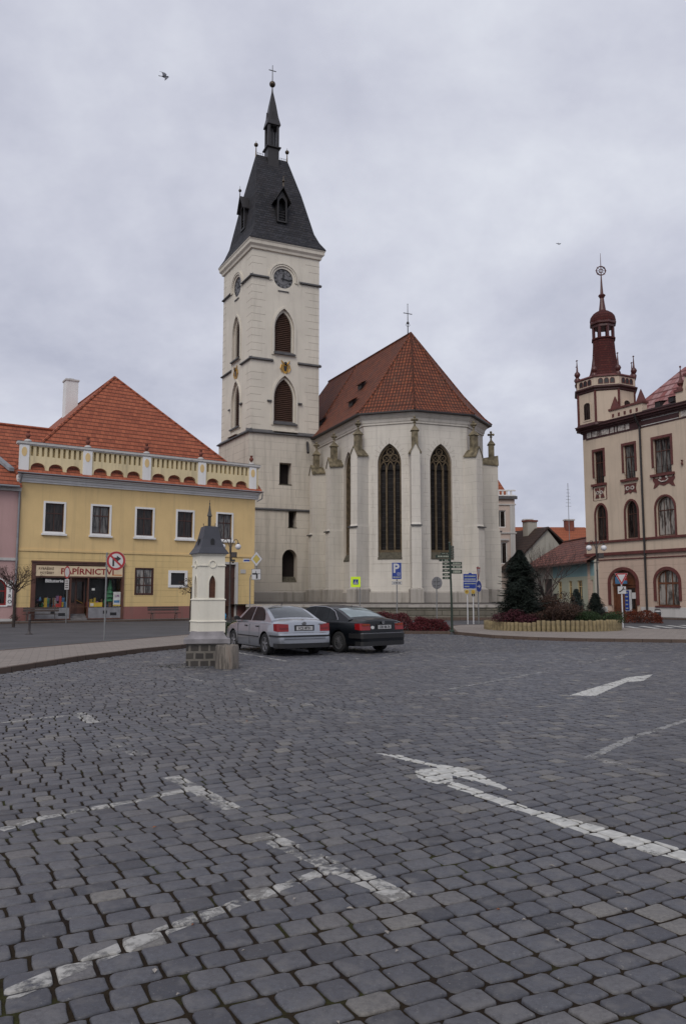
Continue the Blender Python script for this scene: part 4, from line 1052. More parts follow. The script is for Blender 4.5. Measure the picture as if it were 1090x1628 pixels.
for k, c_ in enumerate([0.25, 4.2, 8.4, 12.6, 16.85]):
    m = MB(); m.lathe([(.24, 0), (.24, .06), (.14, .14), (.05, .18), (.05, .24), (.13, .32), (.17, .42), (.13, .54), (.07, .58), (.09, .62), (.12, .72), (.0, .74)], c_, -.15, 12, 11.95, 0)
    m.lathe([(.25, 0), (.24, .08), (.14, .16)], c_, -.15, 12, 11.953, 1)
    m.build('parapet_urn', ['terracotta', 'offwhite'], par, smooth=40)
# roof: hipped block behind the parapet
Yx = lambda x, y, z: (x, y, z)
m = MB(); e0 = 10.5; YB = 31.0
A0, A1, B1, B0 = (-.2, .3, e0), (YW + .2, .3, e0), (YW + .2, YB, e0), (-.2, YB, e0)
pk, pkL = (8.4, 8.0, 19.6), (8.4, 24.0, 19.6)
def bell(a, b):                                   # slight outward kick at the foot of the slope
    return a, b
m.add([A0, A1, B1, B0, pk, pkL], [(0, 1, 4), (1, 2, 5, 4), (2, 3, 5), (3, 0, 4, 5), (3, 2, 1, 0)])
yr = m.build('hipped_roof', 'yroof', yh)
m = MB()
for p, q_ in ((A0, pk), (A1, pk), (pk, pkL)): m.tube([p, q_], .11, 6)
m.build('ridge_tiles', 'yroof', yr)

m = MB(); m.box(6.95, 8.05, 17.8, 18.9, 17.5, 21.45, 0); m.box(6.88, 8.12, 17.72, 18.98, 21.45, 21.6, 1)
m.box(7.3, 7.7, 18.1, 18.5, 21.6, 21.75, 1)
m.build('chimney', ['white', 'offwhite'], yr)
# ---- shop front
M['signboard'] = plain('cream_signboard', (0.62, 0.50, 0.34), 0.6, 0.08)
M['red_letter'] = plain('red_lettering', (0.22, 0.012, 0.012), 0.5, 0.1)
M['brown_letter'] = plain('brown_lettering', (0.10, 0.06, 0.035), 0.6, 0.1)
M['white_letter'] = plain('white_lettering', (0.55, 0.55, 0.55), 0.6, 0.05)
M['orange_strip'] = plain('orange_strip', (0.55, 0.18, 0.02), 0.5, 0.05)
M['step'] = plain('worn_step', (0.15, 0.14, 0.14), 0.9, 0.3)
M['panel_grey'] = plain('grey_panel', (0.20, 0.20, 0.215), 0.6, 0.2)
m = MB(); fx0, fx1 = .98, 7.03
m.ring(rect(fx0 - .12, fx1 + .02, .12, 3.98), rect(fx0 + .14, fx1 - .1, .2, 3.80), -.10, .2)
m.box(fx0 - .16, fx1 + .06, -.18, .0, 3.96, 4.06)
m.box(fx0 + .1, fx1 - .08, -.05, .2, 2.95, 3.03)
for x in (1.12, 3.42, 4.60, 6.92): m.box(x - .04, x + .04, -.04, .2, .2, 3.0)
sf = m.build('shop_front', 'shopframe', yh)
m = MB(); m.box(1.12, 6.93, -.08, .0, 3.05, 3.74, 0); sb = m.build('sign_board', 'signboard', sf)
m = MB()
put_text(m, 'PAPÍRNICTVÍ', .56, 4.52, -.085, 3.36, 0, .012, sx=1.13); put_text(m, 'RYBÁŘSKÉ', .21, 1.78, -.085, 3.53, 1, .004); put_text(m, 'POTŘEBY', .21, 1.84, -.085, 3.25, 1, .004)
m.box(6.2, 6.88, -.086, -.082, 3.14, 3.2, 2)
m.build('sign_lettering', ['red_letter', 'brown_letter', 'orange_strip'], sb)
def display(x0, x1, seed):
    m = MB(); m.slab(rect(x0, x1, .95, 2.95), .02, .03)
    t_ = NT('shop_glass'); t_.fin((0.8, 0.8, 0.8, 1), 0.03); t_.b.inputs['Transmission Weight'].default_value = 0.0
    t_.b.inputs['Alpha'].default_value = 0.08; t_.b.inputs['Base Color'].default_value = (0.02, .02, .02, 1)
    M['shopglass'] = t_.m
    w = m.build('display_window', 'shopglass', sf)
    m = MB(); m.box(x0, x1, -.03, .15, .2, .93, 0); m.box(x0 + 1.0, x0 + 1.28, -.034, -.02, .5, .72, 1); m.box(x0 + 1.5, x0 + 1.95, -.034, -.02, .38, .58, 1); m.build('stall_riser', ['panel_grey', 'black'], sf)
    m = MB(); m.box(x0, x1, 1.0, 1.05, .9, 3.0, 0); m.box(x0, x1, .05, 1.0, .85, .92, 1); m.build('display_back', ['black', 'shopframe'], sf)
    q = random.Random(seed); cols = ['d_green', 'd_white', 'd_blue', 'd_yellow', 'd_red', 'd_brown', 'd_purple']
    m = MB()
    for k in range(34):
        x = q.uniform(x0 + .1, x1 - .15); y = q.uniform(.12, .85); z = .92 + (q.random() ** 2) * .5; w_ = q.uniform(.05, .13); h_ = q.uniform(.08, .38)
        c_ = q.randrange(7)
        if k % 3: m.M = T(x, y, 0, q.uniform(-.5, .5)); m.box(-w_, w_, -w_ * .6, w_ * .6, z if k % 2 else .92, z + h_, c_)
        else: m.M = Matrix.Identity(4); m.lathe([(w_, 0), (w_ * .9, h_ * .6), (w_ * .3, h_)], x, y, 8, z, c_)
        m.M = Matrix.Identity(4)
    m.build('displayed_goods', cols, sf)
for n_, c_ in dict(d_green=(.03, .16, .07), d_white=(.5, .5, .48), d_blue=(.06, .16, .3), d_yellow=(.45, .32, .04), d_red=(.3, .03, .03), d_brown=(.12, .07, .04), d_purple=(.2, .1, .2)).items(): M[n_] = plain(n_, c_, .5, .2)
display(1.17, 3.38, 3); display(4.65, 6.88, 9)
m = MB(); put_text(m, 'Bižuterie', .30, 2.35, .012, 2.72, 0, .008, sx=1.1); m.build('window_lettering', 'white_letter', sf)
m = MB()
# small decorated fir behind the right pane, price poster and stickers
for k in range(5): m.lathe([(.42 - .07 * k, 0), (.05, .42)], 6.25, .5, 9, 1.35 + k * .28, 0)
m.build('display_fir', 'd_green', sf)
m = MB(); m.slab(rect(6.35, 6.86, 1.0, 2.0), .0, .012, 0); m.slab(rect(6.35, 6.86, 1.02, 1.12), -.004, .0, 2); m.slab(rect(6.4, 6.8, 1.25, 1.42), -.004, 0, 3); put_text(m, '1,90', .19, 6.6, -.006, 1.72, 1, .01)
m.slab(rect(4.85, 5.05, 2.1, 2.25), .0, .012, 0); m.slab(rect(4.72, 5.6, .98, 1.28), 0, .012, 2); m.slab(rect(4.78, 5.0, 1.02, 1.22), -.005, 0, 0)
m.build('price_posters', ['d_white', 'd_purple', 'd_yellow', 'd_blue'], sf)
m = MB(); m.box(3.42, 4.6, .75, .8, .45, 2.95, 0); m.box(3.95, 4.0, .7, .8, .5, 2.9, 0); m.ring(rect(3.5, 3.95, 1.2, 2.7), rect(3.55, 3.9, 1.25, 2.65), .70, .76, 0); m.slab(rect(3.56, 3.9, 1.26, 2.64), .72, .74, 1); m.slab(rect(4.05, 4.5, 1.2, 2.7), .72, .74, 1)
sd = m.build('shop_door', ['shopframe', 'pane'], sf)
m = MB(); m.tube([(3.98, .66, 1.45), (4.45, .60, 1.2)], .02, 6); m.build('door_handle', 'gold', sd)
m = MB(); m.box(3.46, 4.56, -.12, .8, .1, .24); m.box(3.46, 4.56, .15, .8, .24, .38); m.box(3.46, 4.56, .4, .8, .38, .5); m.build('entrance_steps', 'step', sf)

# ============================================================ PINK HOUSE at the left edge
ph = thing('pink_house', 'dusty pink house with red tiled roof at the left edge of the square', 'house', (HO[0], HO[1], 0), R(33.6))
m = MB(); ao = arch(-2.7, -.62, 1.12, 2.2, 2.95, 'round')
pwx = [(-3.2, -1.9), (-6.2, -4.9), (-9.2, -7.9)]
m.facade(rect(-13, -.02, 0, 8.85), [ao] + [rect(a, b, 5.9, 7.9) for a, b in pwx] + [arch(-6.3, -4.7, .1, 2.2, 3.0, 'round')], 0, .25)
m.poly([(-13, 9, 0), (-13, 0, 0), (-13, 0, 8.85), (-13, 9, 8.85)]); m.build('wall', 'pink', ph)
m = MB(); m.box(-13, -.02, -.08, .02, 4.02, 4.2); m.box(-13, -.02, -.2, .02, 8.6, 8.85); m.box(-13, -.02, -.05, .02, 0, .25); m.build_each('string_moulding', 'offwhite', ph)
m = MB(); m.ring(arch(-2.7, -.62, 1.12, 2.2, 2.95, 'round', grow=.08), ao, -.05, .03); m.build('window_surround', 'white', ph)
window(ph, -2.7, -.62, 1.12, 2.95, .12, 'red_letter', 'pane', .1, (2, 1), 'round', 2.2)
for a, b in pwx: window(ph, a, b, 5.9, 7.9, .12, 'brownframe', 'pane', .08, (1, [.66]))
m = MB(); m.slab(arch(-6.3, -4.7, .1, 2.2, 3.0, 'round'), .15, .2); m.build('house_door', 'brownframe', ph)
m = MB(); m.box(-.56, -.30, -.10, -.04, 1.1, 2.75, 0)
for k, ch in enumerate('ATRO'): put_text(m, ch, .33, -.43, -.105, 2.42 - k * .36, 1, .004)
m.build('vertical_sign', ['white', 'black'], ph)
m = MB(); s_ = [(-13, -.5, 8.85), (0.05, -.5, 8.85), (.05, -.5, 8.95)]
m.add([(-13, -.5, 8.9), (-.05, -.5, 8.9), (-.05, .3, 9.6), (3.1, 5.1, 14.0), (-13, 5.1, 14.0), (-13, 10.7, 8.9), (3.1, 10.7, 8.9), (-13, -.5, 8.8), (-.05, -.5, 8.8)],
      [(0, 1, 2, 3, 4), (4, 3, 6, 5), (7, 8, 1, 0), (0, 4, 5)])
pr = m.build('tiled_roof', 'yroof', ph)
m = MB(); m.tube([(-13, 5.1, 14.03), (3.1, 5.1, 14.03)], .12, 6); m.build('ridge_tiles', 'yroof', pr)
m = MB(); a_, b_ = Vector((-.55, .55, 10.0)), Vector((-2.6, 3.1, 12.3)); m.loft([[tuple(p + Vector(o_)) for o_ in ((-.16, 0, 0), (.16, 0, 0), (.16, 0, .22), (-.16, 0, .22))] for p in (a_, b_)]); m.build('valley_flashing', 'pipe', pr)
m = MB(); m.tube([(-13, -.55, 8.86), (-.2, -.55, 8.86)], .07, 6); m.build('gutter', 'pipe', ph)
# ============================================================ TOWN HALL (right)
th = thing('town_hall', 'cream and oxblood town hall with corner turret, red scaled spire and arched door', 'town hall', (RO[0], RO[1], 0), R(-61))
XR = 19.0
am = [(1.8, 2.95), (5.0, 6.2), (8.02, 9.72), (11.6, 13.3), (14.8, 16.5)]
um = [(1.8, 2.85), (5.0, 6.15), (7.98, 9.62), (11.6, 13.25), (14.8, 16.45)]
m = MB()
holes = [arch(a, b, 6.42, 8.6, 9.5, 'round') for a, b in am] + [rect(a, b, 11.35, 14.15) for a, b in um]
m.facade(rect(.6, XR, 5.2, 15.4), holes, 0, .35)
m.facade(rect(.6, XR, 15.4, 16.0), [], 0)
m.poly([(.15, 2.2, 5.2), (.6, 0, 5.2), (.6, 0, 16), (.15, 2.2, 16)]); m.poly([(.15, 14, 0), (.15, 2.2, 0), (.15, 2.2, 16), (.15, 14, 16)]); m.poly([(XR, 0, 0), (XR, 14, 0), (XR, 14, 16), (XR, 0, 16)])
rw_ = m.build('upper_wall', 'rb', th)
m = MB()
gd = arch(3.15, 5.8, .15, 2.85, 3.85, 'round'); gws = [(7.72, 9.8), (11.4, 13.5), (14.6, 16.7)]
m.facade(rect(.6, XR, .0, 5.2), [gd] + [arch(a, b, .95, 2.85, 3.75, 'round') for a, b in gws], 0, .35)
m.poly([(.15, 2.2, 0), (.6, 0, 0), (.6, 0, 5.2), (.15, 2.2, 5.2)])
m.build('ground_floor_wall', 'rb_pink', th)
m = MB(); m.box(6.2, 7.2, -.06, .02, 0, .85)
for a, b in ((7.2, XR), (1.0, 2.75)): m.box(a, b, -.06, .02, 0, .85)
m.build_each('plinth', 'offwhite', th)
# bands
m = MB()
def band_(z0, z1, d, mi=0, x0=.6, x1=XR):
    m.box(x0 - d * .4, x1, -d, .0, z0, z1, mi)
    m.add([(x0 - d * .4, -d, z0), (x0 - d * .4, -d, z1), (.15 - d, 2.2, z1), (.15 - d, 2.2, z0)], [(3, 2, 1, 0)] if False else [(0, 1, 2, 3)], mi)
band_(6.2, 6.38, .14); band_(5.12, 5.36, .22); band_(4.72, 4.80, .07)
m.build_each('string_course', 'rb_trim', th)
m = MB()
for z0, z1, d in ((15.95, 16.08, .18), (16.08, 16.24, .34), (16.24, 16.42, .55), (16.42, 16.5, .62)):
    m.loft([[(.6 - d * .5, -d, z), (XR, -d, z), (XR, .3, z), (.3, .3, z), (.15, 2.2, z), (.15 - d, 2.2, z)] for z in (z0, z1)])
m.box(1.0, XR, -.05, 0, 15.32, 15.42)
m.build('main_cornice', 'rb_cornice', th)
m = MB(); x = 1.12; k = 0
for w in (.62, .7, .16, .16, .95, .55, .3, .8, .5):
    m.box(x, x + w - .13, -.05, .0, 15.47, 15.93, 0); x += w; k += 1
for w in (.6, .6, .6, .6): m.box(10.7 + (k - 9) * .65, 10.7 + (k - 9) * .65 + .55, -.04, .02, 15.47, 15.93, 0); k += 1
m.box(.62, 6.95, -.022, .0, 15.43, 15.95, 1); m.box(6.98, 10.5, -.05, .02, 15.50, 15.9, 1); m.box(6.98, 10.5, -.07, .02, 15.88, 15.95, 2); m.box(6.98, 10.5, -.07, .02, 15.42, 15.48, 2)
m.build('frieze_panels', ['rb_frieze', 'rb_cornice', 'offwhite'], rw_)
# windows
for (a, b) in am:
    m = MB(); m.ring(arch(a, b, 6.40, 8.6, 9.5, 'round', grow=.15), arch(a, b, 6.40, 8.6, 9.5, 'round'), -.07, .02); m.build('window_surround', 'rb_trim', rw_)
    window(th, a, b, 6.42, 9.5, .2, 'brownframe', 'pane_curt' if a > 7 else 'pane', .09, (2 if b - a > 1.4 else 1, [.66]), 'round', 8.6)
for (a, b) in um:
    m = MB(); m.ring([(a - .17, 11.9), (b + .17, 11.9), (b + .17, 14.36), (a - .17, 14.36)], [(a, 11.9), (b, 11.9), (b, 14.15), (a, 14.15)], -.07, .02)
    m.box(a - .28, b + .28, -.2, .02, 11.12, 11.32); m.build('window_surround', 'rb_trim', rw_)
    window(th, a, b, 11.35, 14.15, .2, 'brownframe', 'pane_net' if a > 4 else 'pane', .09, (2 if b - a > 1.4 else 1, [.66]))
# stucco ornament between the storeys
def ornament(a, b, kind):
    c_ = (a + b) / 2; w = b - a; m = MB()
    if kind == 0:
        m.ring(rect(a - .22, b + .2, 9.9, 11.1), rect(a - .16, b + .14, 9.9, 11.1), -.04, .02, 0)
        for s_ in (-1, 1):
            m.slab([(c_ + s_ * .08, 10.95), (c_ + s_ * .5, 10.95), (c_ + s_ * .5, 10.75), (c_ + s_ * .32, 10.55), (c_ + s_ * .5, 10.1), (c_ + s_ * .08, 10.1), (c_ + s_ * .22, 10.5), (c_ + s_ * .08, 10.7)], -.07, .02, 0)
            m.ring(ellipse(c_ + s_ * .2, 10.55, .16, .16, 12), ellipse(c_ + s_ * .2, 10.55, .09, .09, 12), -.1, .0, 1)
    elif kind == 1:
        m.slab([(a - .02, 10.9), (b + .02, 10.9), (b - .05, 10.5), (b + .02, 10.1), (c_ + .2, 10.25), (c_, 10.1), (c_ - .2, 10.25), (a - .02, 10.1), (a + .05, 10.5)], -.06, .02, 0)
        for s_ in (-1, 1): m.ring(ellipse(c_ + s_ * .24, 10.55, .2, .17, 12), ellipse(c_ + s_ * .24, 10.55, .11, .09, 12), -.1, -.03, 1)
    else:
        m.slab([(a + .1, 10.95), (a - .12, 11.15), (a - .18, 10.85), (a, 10.6), (a - .15, 10.2), (a + .15, 10.3), (a + .4, 10.5), (c_, 10.35), (b - .4, 10.5), (b - .15, 10.3), (b + .15, 10.2), (b, 10.6), (b + .18, 10.85), (b + .12, 11.15), (b - .1, 10.95), (c_ + .25, 11.0), (c_, 11.12), (c_ - .25, 11.0)], -.05, .02, 0)
        m.tube([(c_ - .45, -.07, 10.85), (c_ - .2, -.09, 10.68), (c_ + .2, -.09, 10.68), (c_ + .45, -.07, 10.85)], .05, 6, 1)
        for s_ in (-1, 1): m.sphere((c_ + s_ * .3, -.05, 11.0), .12, 8, 1)
    m.build('stucco_ornament', ['rb_trim', 'rb_frieze'], rw_)
ornament(1.8, 2.9, 0); ornament(5.0, 6.2, 1)
for a, b in am[2:]: ornament(a, b, 2)
m = MB(); m.ring([(3.15 - .26, 1.0), (5.8 + .26, 1.0)] + arch(3.15 - .26, 5.8 + .26, 1.0, 2.85, 4.1, 'round')[2:], [(3.15, 1.0), (5.8, 1.0)] + gd[2:], -.09, .02); m.build('door_surround', 'rb_trim', th)
m = MB(); m.slab(arch(3.15, 5.8, .15, 2.85, 3.85, 'round'), .28, .33)
for c_ in (3.35, 4.55): m.ring(rect(c_, c_ + 1.05, .5, 2.5), rect(c_ + .1, c_ + .95, .6, 2.4), .22, .3)
m.box(3.15, 5.8, .2, .3, 2.62, 2.78); dr = m.build('entrance_door', 'oak', th)
m = MB(); m.slab(rect(4.62, 5.4, .7, 2.35), .255, .262); m.build('pane', 'pane', dr)
m = MB(); m.box(3.9, 4.6, -.3, -.26, 2.72, 3.30, 0); m.box(4.6, 5.1, -.3, -.26, 2.72, 2.98, 0); m.box(4.6, 5.1, -.3, -.26, 2.98, 3.28, 1)
m.build('transom_sign', ['d_blue', 'd_red'], dr)
for a, b in gws:
    m = MB(); m.ring([(a - .22, 1.35), (b + .22, 1.35)] + arch(a - .22, b + .22, 1.3, 2.85, 4.0, 'round')[2:], [(a, 1.35), (b, 1.35)] + arch(a, b, .9, 2.85, 3.75, 'round')[2:], -.08, .02)
    m.box(a - .1, b + .1, -.15, .02, .84, .95); m.build('window_surround', 'rb_trim', th)
    window(th, a, b, .95, 3.75, .2, 'oak', 'pane_curt', .1, (2, [.64]), 'round', 2.85, bar=.1)
m = MB(); m.tube([(6.87, -.75, 16.4), (6.87, -.5, 15.9), (6.87, -.16, 15.4), (6.87, -.16, .1)], .085, 8); m.build('downpipe', 'darkmetal', th)
m = MB(); m.box(5.1, 5.5, .24, .27, 1.5, 2.0); m.build('door_notice', 'white_letter', dr)
m = MB(); m.lathe([(.02, -.35), (.09, -.2), (.03, 0), (.1, .1)], 10.65, -.12, 8, 12.0); m.build('wall_boss', 'rb_trim', rw_)
# parapet block with little spikes, right of the turret
m = MB(); m.box(3.3, 6.9, .25, .8, 16.48, 17.45, 0); m.box(3.2, 7.0, .15, .9, 17.45, 17.62, 1)
for k in range(5): m.box(3.75 + k * .62, 3.95 + k * .62, .22, .26, 16.85, 17.15, 1)
for x in (3.9, 6.6): m.loft([[(x - .3, .2, 17.62), (x + .3, .2, 17.62), (x + .3, .8, 17.62), (x - .3, .8, 17.62)], [(x - .02, .48, 18.7), (x + .02, .48, 18.7), (x + .02, .52, 18.7), (x - .02, .52, 18.7)]], 1)
m.build('parapet_block', ['rb', 'rb_trim'], th)
m = MB(); m.box(6.95, 10.2, .15, .7, 16.48, 16.78); m.build('roof_gutter', 'darkmetal', th)
m = MB(); m.add([(3.6, .8, 16.5), (XR, .8, 16.5), (XR, 5.6, 21.2), (7.0, 5.6, 21.2), (3.6, 13, 16.5), (XR, 13, 16.5), (7, 8, 21.2), (XR, 8, 21.2)], [(0, 1, 2, 3), (0, 3, 6, 4), (3, 2, 7, 6), (4, 6, 7, 5)])
rr = m.build('metal_roof', 'rb_roof', th)
m = MB(); m.box(7.6, 8.6, 5.9, 6.9, 20.6, 23.4); m.build('chimney', 'church', rr)
for x, z in ((7.6, 17.5), (8.9, 17.6)):
    m = MB(); m.box(x - .25, x + .25, 1.2, 2.2, z - .4, z); m.add([(x - .35, 1.1, z), (x + .35, 1.1, z), (x + .35, 2.4, z + .25), (x - .35, 2.4, z + .25)], [(0, 1, 2, 3)]); m.build('roof_hatch', 'darkmetal', rr)
# gabled dormer front at the right edge
m = MB(); m.slab([(10.2, 16.5), (13.2, 16.5), (13.2, 17.5), (12.6, 17.6), (12.3, 18.6), (11.1, 18.6), (10.8, 17.6), (10.2, 17.5)], .1, .7, 0); m.box(10.1, 10.9, 0, .8, 17.5, 17.7, 1); m.box(12.5, 13.3, 0, .8, 17.5, 17.7, 1); m.box(11, 12.4, 0, .8, 18.6, 18.8, 1)
m.ring(ellipse(11.7, 17.6, .5, .5), ellipse(11.7, 17.6, .3, .3), .02, .1, 1)
for x, z in ((10.5, 17.7), (12.9, 17.7)): m.lathe([(.32, 0), (.32, .2), (.16, .3), (.3, .5), (.16, .75), (.08, 1.0), (.02, 1.9)], x, .4, 8, z, 1); m.sphere((x, .4, z + 1.85), .09, 6, 1)
m.build('roof_gable', ['rb', 'rb_trim'], th)
# ---- corner turret
tcx, tcy = 1.75, 1.75
def oc(r, z, n=8, rot=PI / 8): return [(tcx + r * math.cos(rot + 2 * PI * i / n), tcy + r * math.sin(rot + 2 * PI * i / n), z) for i in range(n)]
tu = MB(); tu.loft([oc(2.5, 16.4), oc(2.5, 19.4)])
turret = tu.build('turret_wall', 'rb', th)
def ofr(i):                                       # local frame of facet i of the turret
    a = oc(2.5, 0)[i % 8]; b = oc(2.5, 0)[(i + 1) % 8]
    return Matrix.Translation((a[0], a[1], 0)) @ Matrix.Rotation(math.atan2(b[1] - a[1], b[0] - a[0]), 4, 'Z')
FL = 2 * 2.5 * math.sin(PI / 8)
m = MB()
m.loft([oc(2.52, 16.3), oc(2.75, 16.35), oc(2.7, 16.55), oc(2.52, 16.65)])
m.build('turret_foot_moulding', 'rb_cornice', turret)
m = MB(); m.loft([oc(2.5, 19.3), oc(2.62, 19.38), oc(2.62, 19.5), oc(2.82, 19.6), oc(2.82, 19.70), oc(2.6, 19.8)]); m.build('turret_cornice', 'rb_cornice', turret)
m = MB(); m.loft([oc(2.62, 19.8), oc(2.62, 20.5)], 0)
m.loft([oc(2.64, 20.5), oc(2.74, 20.54), oc(2.74, 20.62), oc(2.4, 20.8), oc(1.6, 20.85)], 1)
for i in range(8):
    a = oc(2.62, 0)[i]; b = oc(2.62, 0)[(i + 1) % 8]; m.M = Matrix.Translation((a[0], a[1], 0)) @ Matrix.Rotation(math.atan2(b[1] - a[1], b[0] - a[0]), 4, 'Z')
    for k in range(3): c_ = FL * (.25 + .25 * k) + .04; m.slab(arch(c_ - .16, c_ + .16, 19.95, 20.2, 20.36, 'round', 4), -.02, .02, 2); m.ring(arch(c_ - .16, c_ + .16, 19.95, 20.2, 20.36, 'round', 4, grow=.05), arch(c_ - .16, c_ + .16, 19.95, 20.2, 20.36, 'round', 4), -.04, .0, 1)
m.M = Matrix.Identity(4)
m.build('turret_parapet', ['rb', 'rb_trim', 'black'], turret)
m = MB()
for i in range(8):
    x, y, _ = oc(2.52, 0)[i]; m.box(x - .07, x + .07, y - .07, y + .07, 16.6, 19.35)
m.build_each('corner_strip', 'rb_trim', turret)
for i in range(8):
    m = MB(); m.M = ofr(i); c_ = FL / 2
    if i in (3, 5, 1, 7) :
        m.ring(arch(c_ - .48, c_ + .48, 16.85, 18.2, 18.55, 'round', 5), arch(c_ - .36, c_ + .36, 16.95, 18.2, 18.45, 'round', 5), -.05, .02, 0); f_ = m.build('turret_window', 'rb', turret)
        m = MB(ofr(i)); m.slab(arch(c_ - .36, c_ + .36, 16.95, 18.2, 18.45, 'round', 5), -.015, .0); m.build('pane', 'pane', f_)
for i in range(8):
    m = MB(); x, y, _ = oc(2.55, 0)[i]
    m.lathe([(.2, 0), (.22, .2), (.12, .3), (.2, .42), (.27, .58), (.2, .76), (.09, .86), (.06, 1.3), (.02, 1.95)], x, y, 8, 20.62); m.sphere((x, y, 22.5), .07, 6)
    m.box(x - .13, x + .13, y - .01, y + .01, 22.46, 22.5); m.build('turret_pinnacle', 'rb_metal', turret, smooth=50)
m = MB(); m.loft([oc(r, z) for r, z in ((1.62, 20.8), (1.38, 21.3), (1.2, 22.0), (1.06, 23.0), (.98, 24.1), (.98, 24.4), (1.08, 24.42), (1.08, 24.55), (.9, 24.6))]); sp = m.build('spire', 'rb_spire', turret)
m = MB()
for i in range(8):
    x, y, _ = oc(.88, 0)[i]; m.box(x - .09, x + .09, y - .09, y + .09, 24.5, 25.75)
m.loft([oc(1.0, 25.55), oc(1.0, 25.75), oc(1.18, 25.82), oc(1.2, 25.98), oc(1.08, 26.1)])
m.build('lantern', 'rb_metal', sp)
m = MB(); m.loft([oc(r, z, 16, 0) for r, z in ((1.08, 26.0), (1.12, 26.25), (1.05, 26.6), (.86, 26.85), (.6, 27.05), (.34, 27.18), (.32, 27.22))]); m.build('dome', 'rb_spire', sp, smooth=50)
m = MB(); m.loft([oc(r, z, 10, 0) for r, z in ((.33, 27.1), (.22, 27.9), (.17, 28.35), (.26, 28.5), (.33, 28.62), (.26, 28.7), (.14, 28.8), (.09, 29.6), (.05, 30.5))])
m.tube([(tcx, tcy, 30.4), (tcx, tcy, 32.6)], [.05, .015], 6)
Rz = Matrix.Translation((tcx, tcy, 30.95)) @ Matrix.Rotation(R(61), 4, 'Z'); m.M = Rz
m.ring(ellipse(0, 0, .45, .45, 20), ellipse(0, 0, .36, .36, 20), -.04, .04); m.ring(ellipse(0, 0, .2, .2, 14), ellipse(0, 0, .14, .14, 14), -.03, .03)
for a in range(8): m.tube([(.15 * math.cos(a * PI / 4), 0, .15 * math.sin(a * PI / 4)), (.52 * math.cos(a * PI / 4), 0, .52 * math.sin(a * PI / 4))], .022, 4)
m.build('spire_finial', 'rb_metal', sp)

# ============================================================ houses behind
M['teal'] = plaster('teal_plaster', (0.27, 0.42, 0.44), 0.15, seed=31); M['palegreen'] = plaster('pale_green_plaster', (0.48, 0.50, 0.40), 0.15, seed=32)
M['oldroof'] = tiles('old_patched_tiles', (0.24, 0.085, 0.062, 1), (0.12, 0.052, 0.044, 1), 0.4, 0.55, 0.02, 0.22, dark=0.2)
M['orangeroof'] = tiles('orange_tiles', (0.32, 0.10, 0.05, 1), (0.28, 0.085, 0.045, 1), 0.3, 0.4, 0.01, 0.12, dark=0.4)
M['brownroof'] = tiles('brown_sheet_roof', (0.055, 0.035, 0.028, 1), (0.045, 0.03, 0.026, 1), 0.5, 0.5, 0.01, 0.3, dark=0.4)
M['roughwall'] = plaster('rough_grey_render', (0.40, 0.385, 0.34), 0.6, seed=33)
M['pinkb'] = plaster('pink_beige_plaster', (0.52, 0.43, 0.38), 0.1, seed=34)
M['planks'] = plain('dark_planks', (0.045, 0.035, 0.03), 0.8, 0.4, 2)
TO, TAg = (19.95, 84.0), -85.1
lh = thing('low_house', 'low teal and pale green cottage with old mossy tiled roof beside the town hall', 'house', (TO[0], TO[1], 0), R(TAg))
TLn = 17.25
M['d_blue2'] = M['d_blue']; M['d_red2'] = M['d_red']
cw = [(8.6, 9.5), (11.3, 12.1), (13.4, 14.5), (16.0, 16.9)]
m = MB(); m.facade(rect(7.2, TLn, .0, 3.45), [rect(a, b, 1.45, 3.1) for a, b in cw], 0, .2, 0)
m.facade(rect(7.2, TLn, 3.45, 4.75), [], 0, .2, 1); m.facade(rect(0, 7.2, 0, 4.75), [rect(4.6, 6.9, .02, 3.4)], 0, .2, 2)
m.poly([(0, 8, 0), (0, 0, 0), (0, 0, 4.75), (0, 8, 4.75)], 2); m.poly([(TLn, 0, 0), (TLn, 8, 0), (TLn, 8, 4.75), (TLn, 0, 4.75)], 2); m.poly([(0, 8, 4.75), (0, 0, 4.75), (0, 4, 7.4)], 2); m.poly([(TLn, 0, 4.75), (TLn, 8, 4.75), (TLn, 4, 7.4)], 0)
m.build('wall', ['palegreen', 'teal', 'roughwall'], lh)
m = MB(); m.slab(rect(4.6, 6.9, .02, 3.4), .1, .16); m.build('gate', 'planks', lh)
for a, b in cw: window(lh, a, b, 1.45, 3.1, .1, 'yellow', 'pane', .1, (1, [.7]))
m = MB(); m.box(7.7, 8.1, -.2, -.01, 1.5, 1.95); m.build('letter_box', 'black', lh)
m = MB(); z = 4.72
m.add([(-.3, -.7, z), (TLn + .1, -.7, z), (TLn + .1, 4, 7.5), (-.3, 4, 7.5), (-.3, 8.6, z), (TLn + .1, 8.6, z), (-.3, -.7, z - .12), (TLn + .1, -.7, z - .12)], [(0, 1, 2, 3), (3, 2, 5, 4), (6, 7, 1, 0), (7, 6, 4, 5)])
lr_ = m.build('tiled_roof', 'oldroof', lh)
m = MB(); m.tube([(-.3, 4, 7.53), (TLn, 4, 7.53)], .13, 6); m.build('ridge_tiles', 'oldroof', lr_)
m = MB(); m.box(-.3, TLn, -.72, -.6, 4.5, 4.64); m.build('gutter', 'brownframe', lh)
gh = thing('gabled_house', 'old house with bare grey rendered gable under a dark sagging roof', 'house', (23.6, 90, 0), R(20))
m = MB(); m.slab([(-4.6, 0), (3.6, 0), (3.6, 7.0), (1.6, 7.6), (0, 9.35), (-4.6, 5.2)], 0, .4, 0); m.build('gable_wall', 'roughwall', gh)
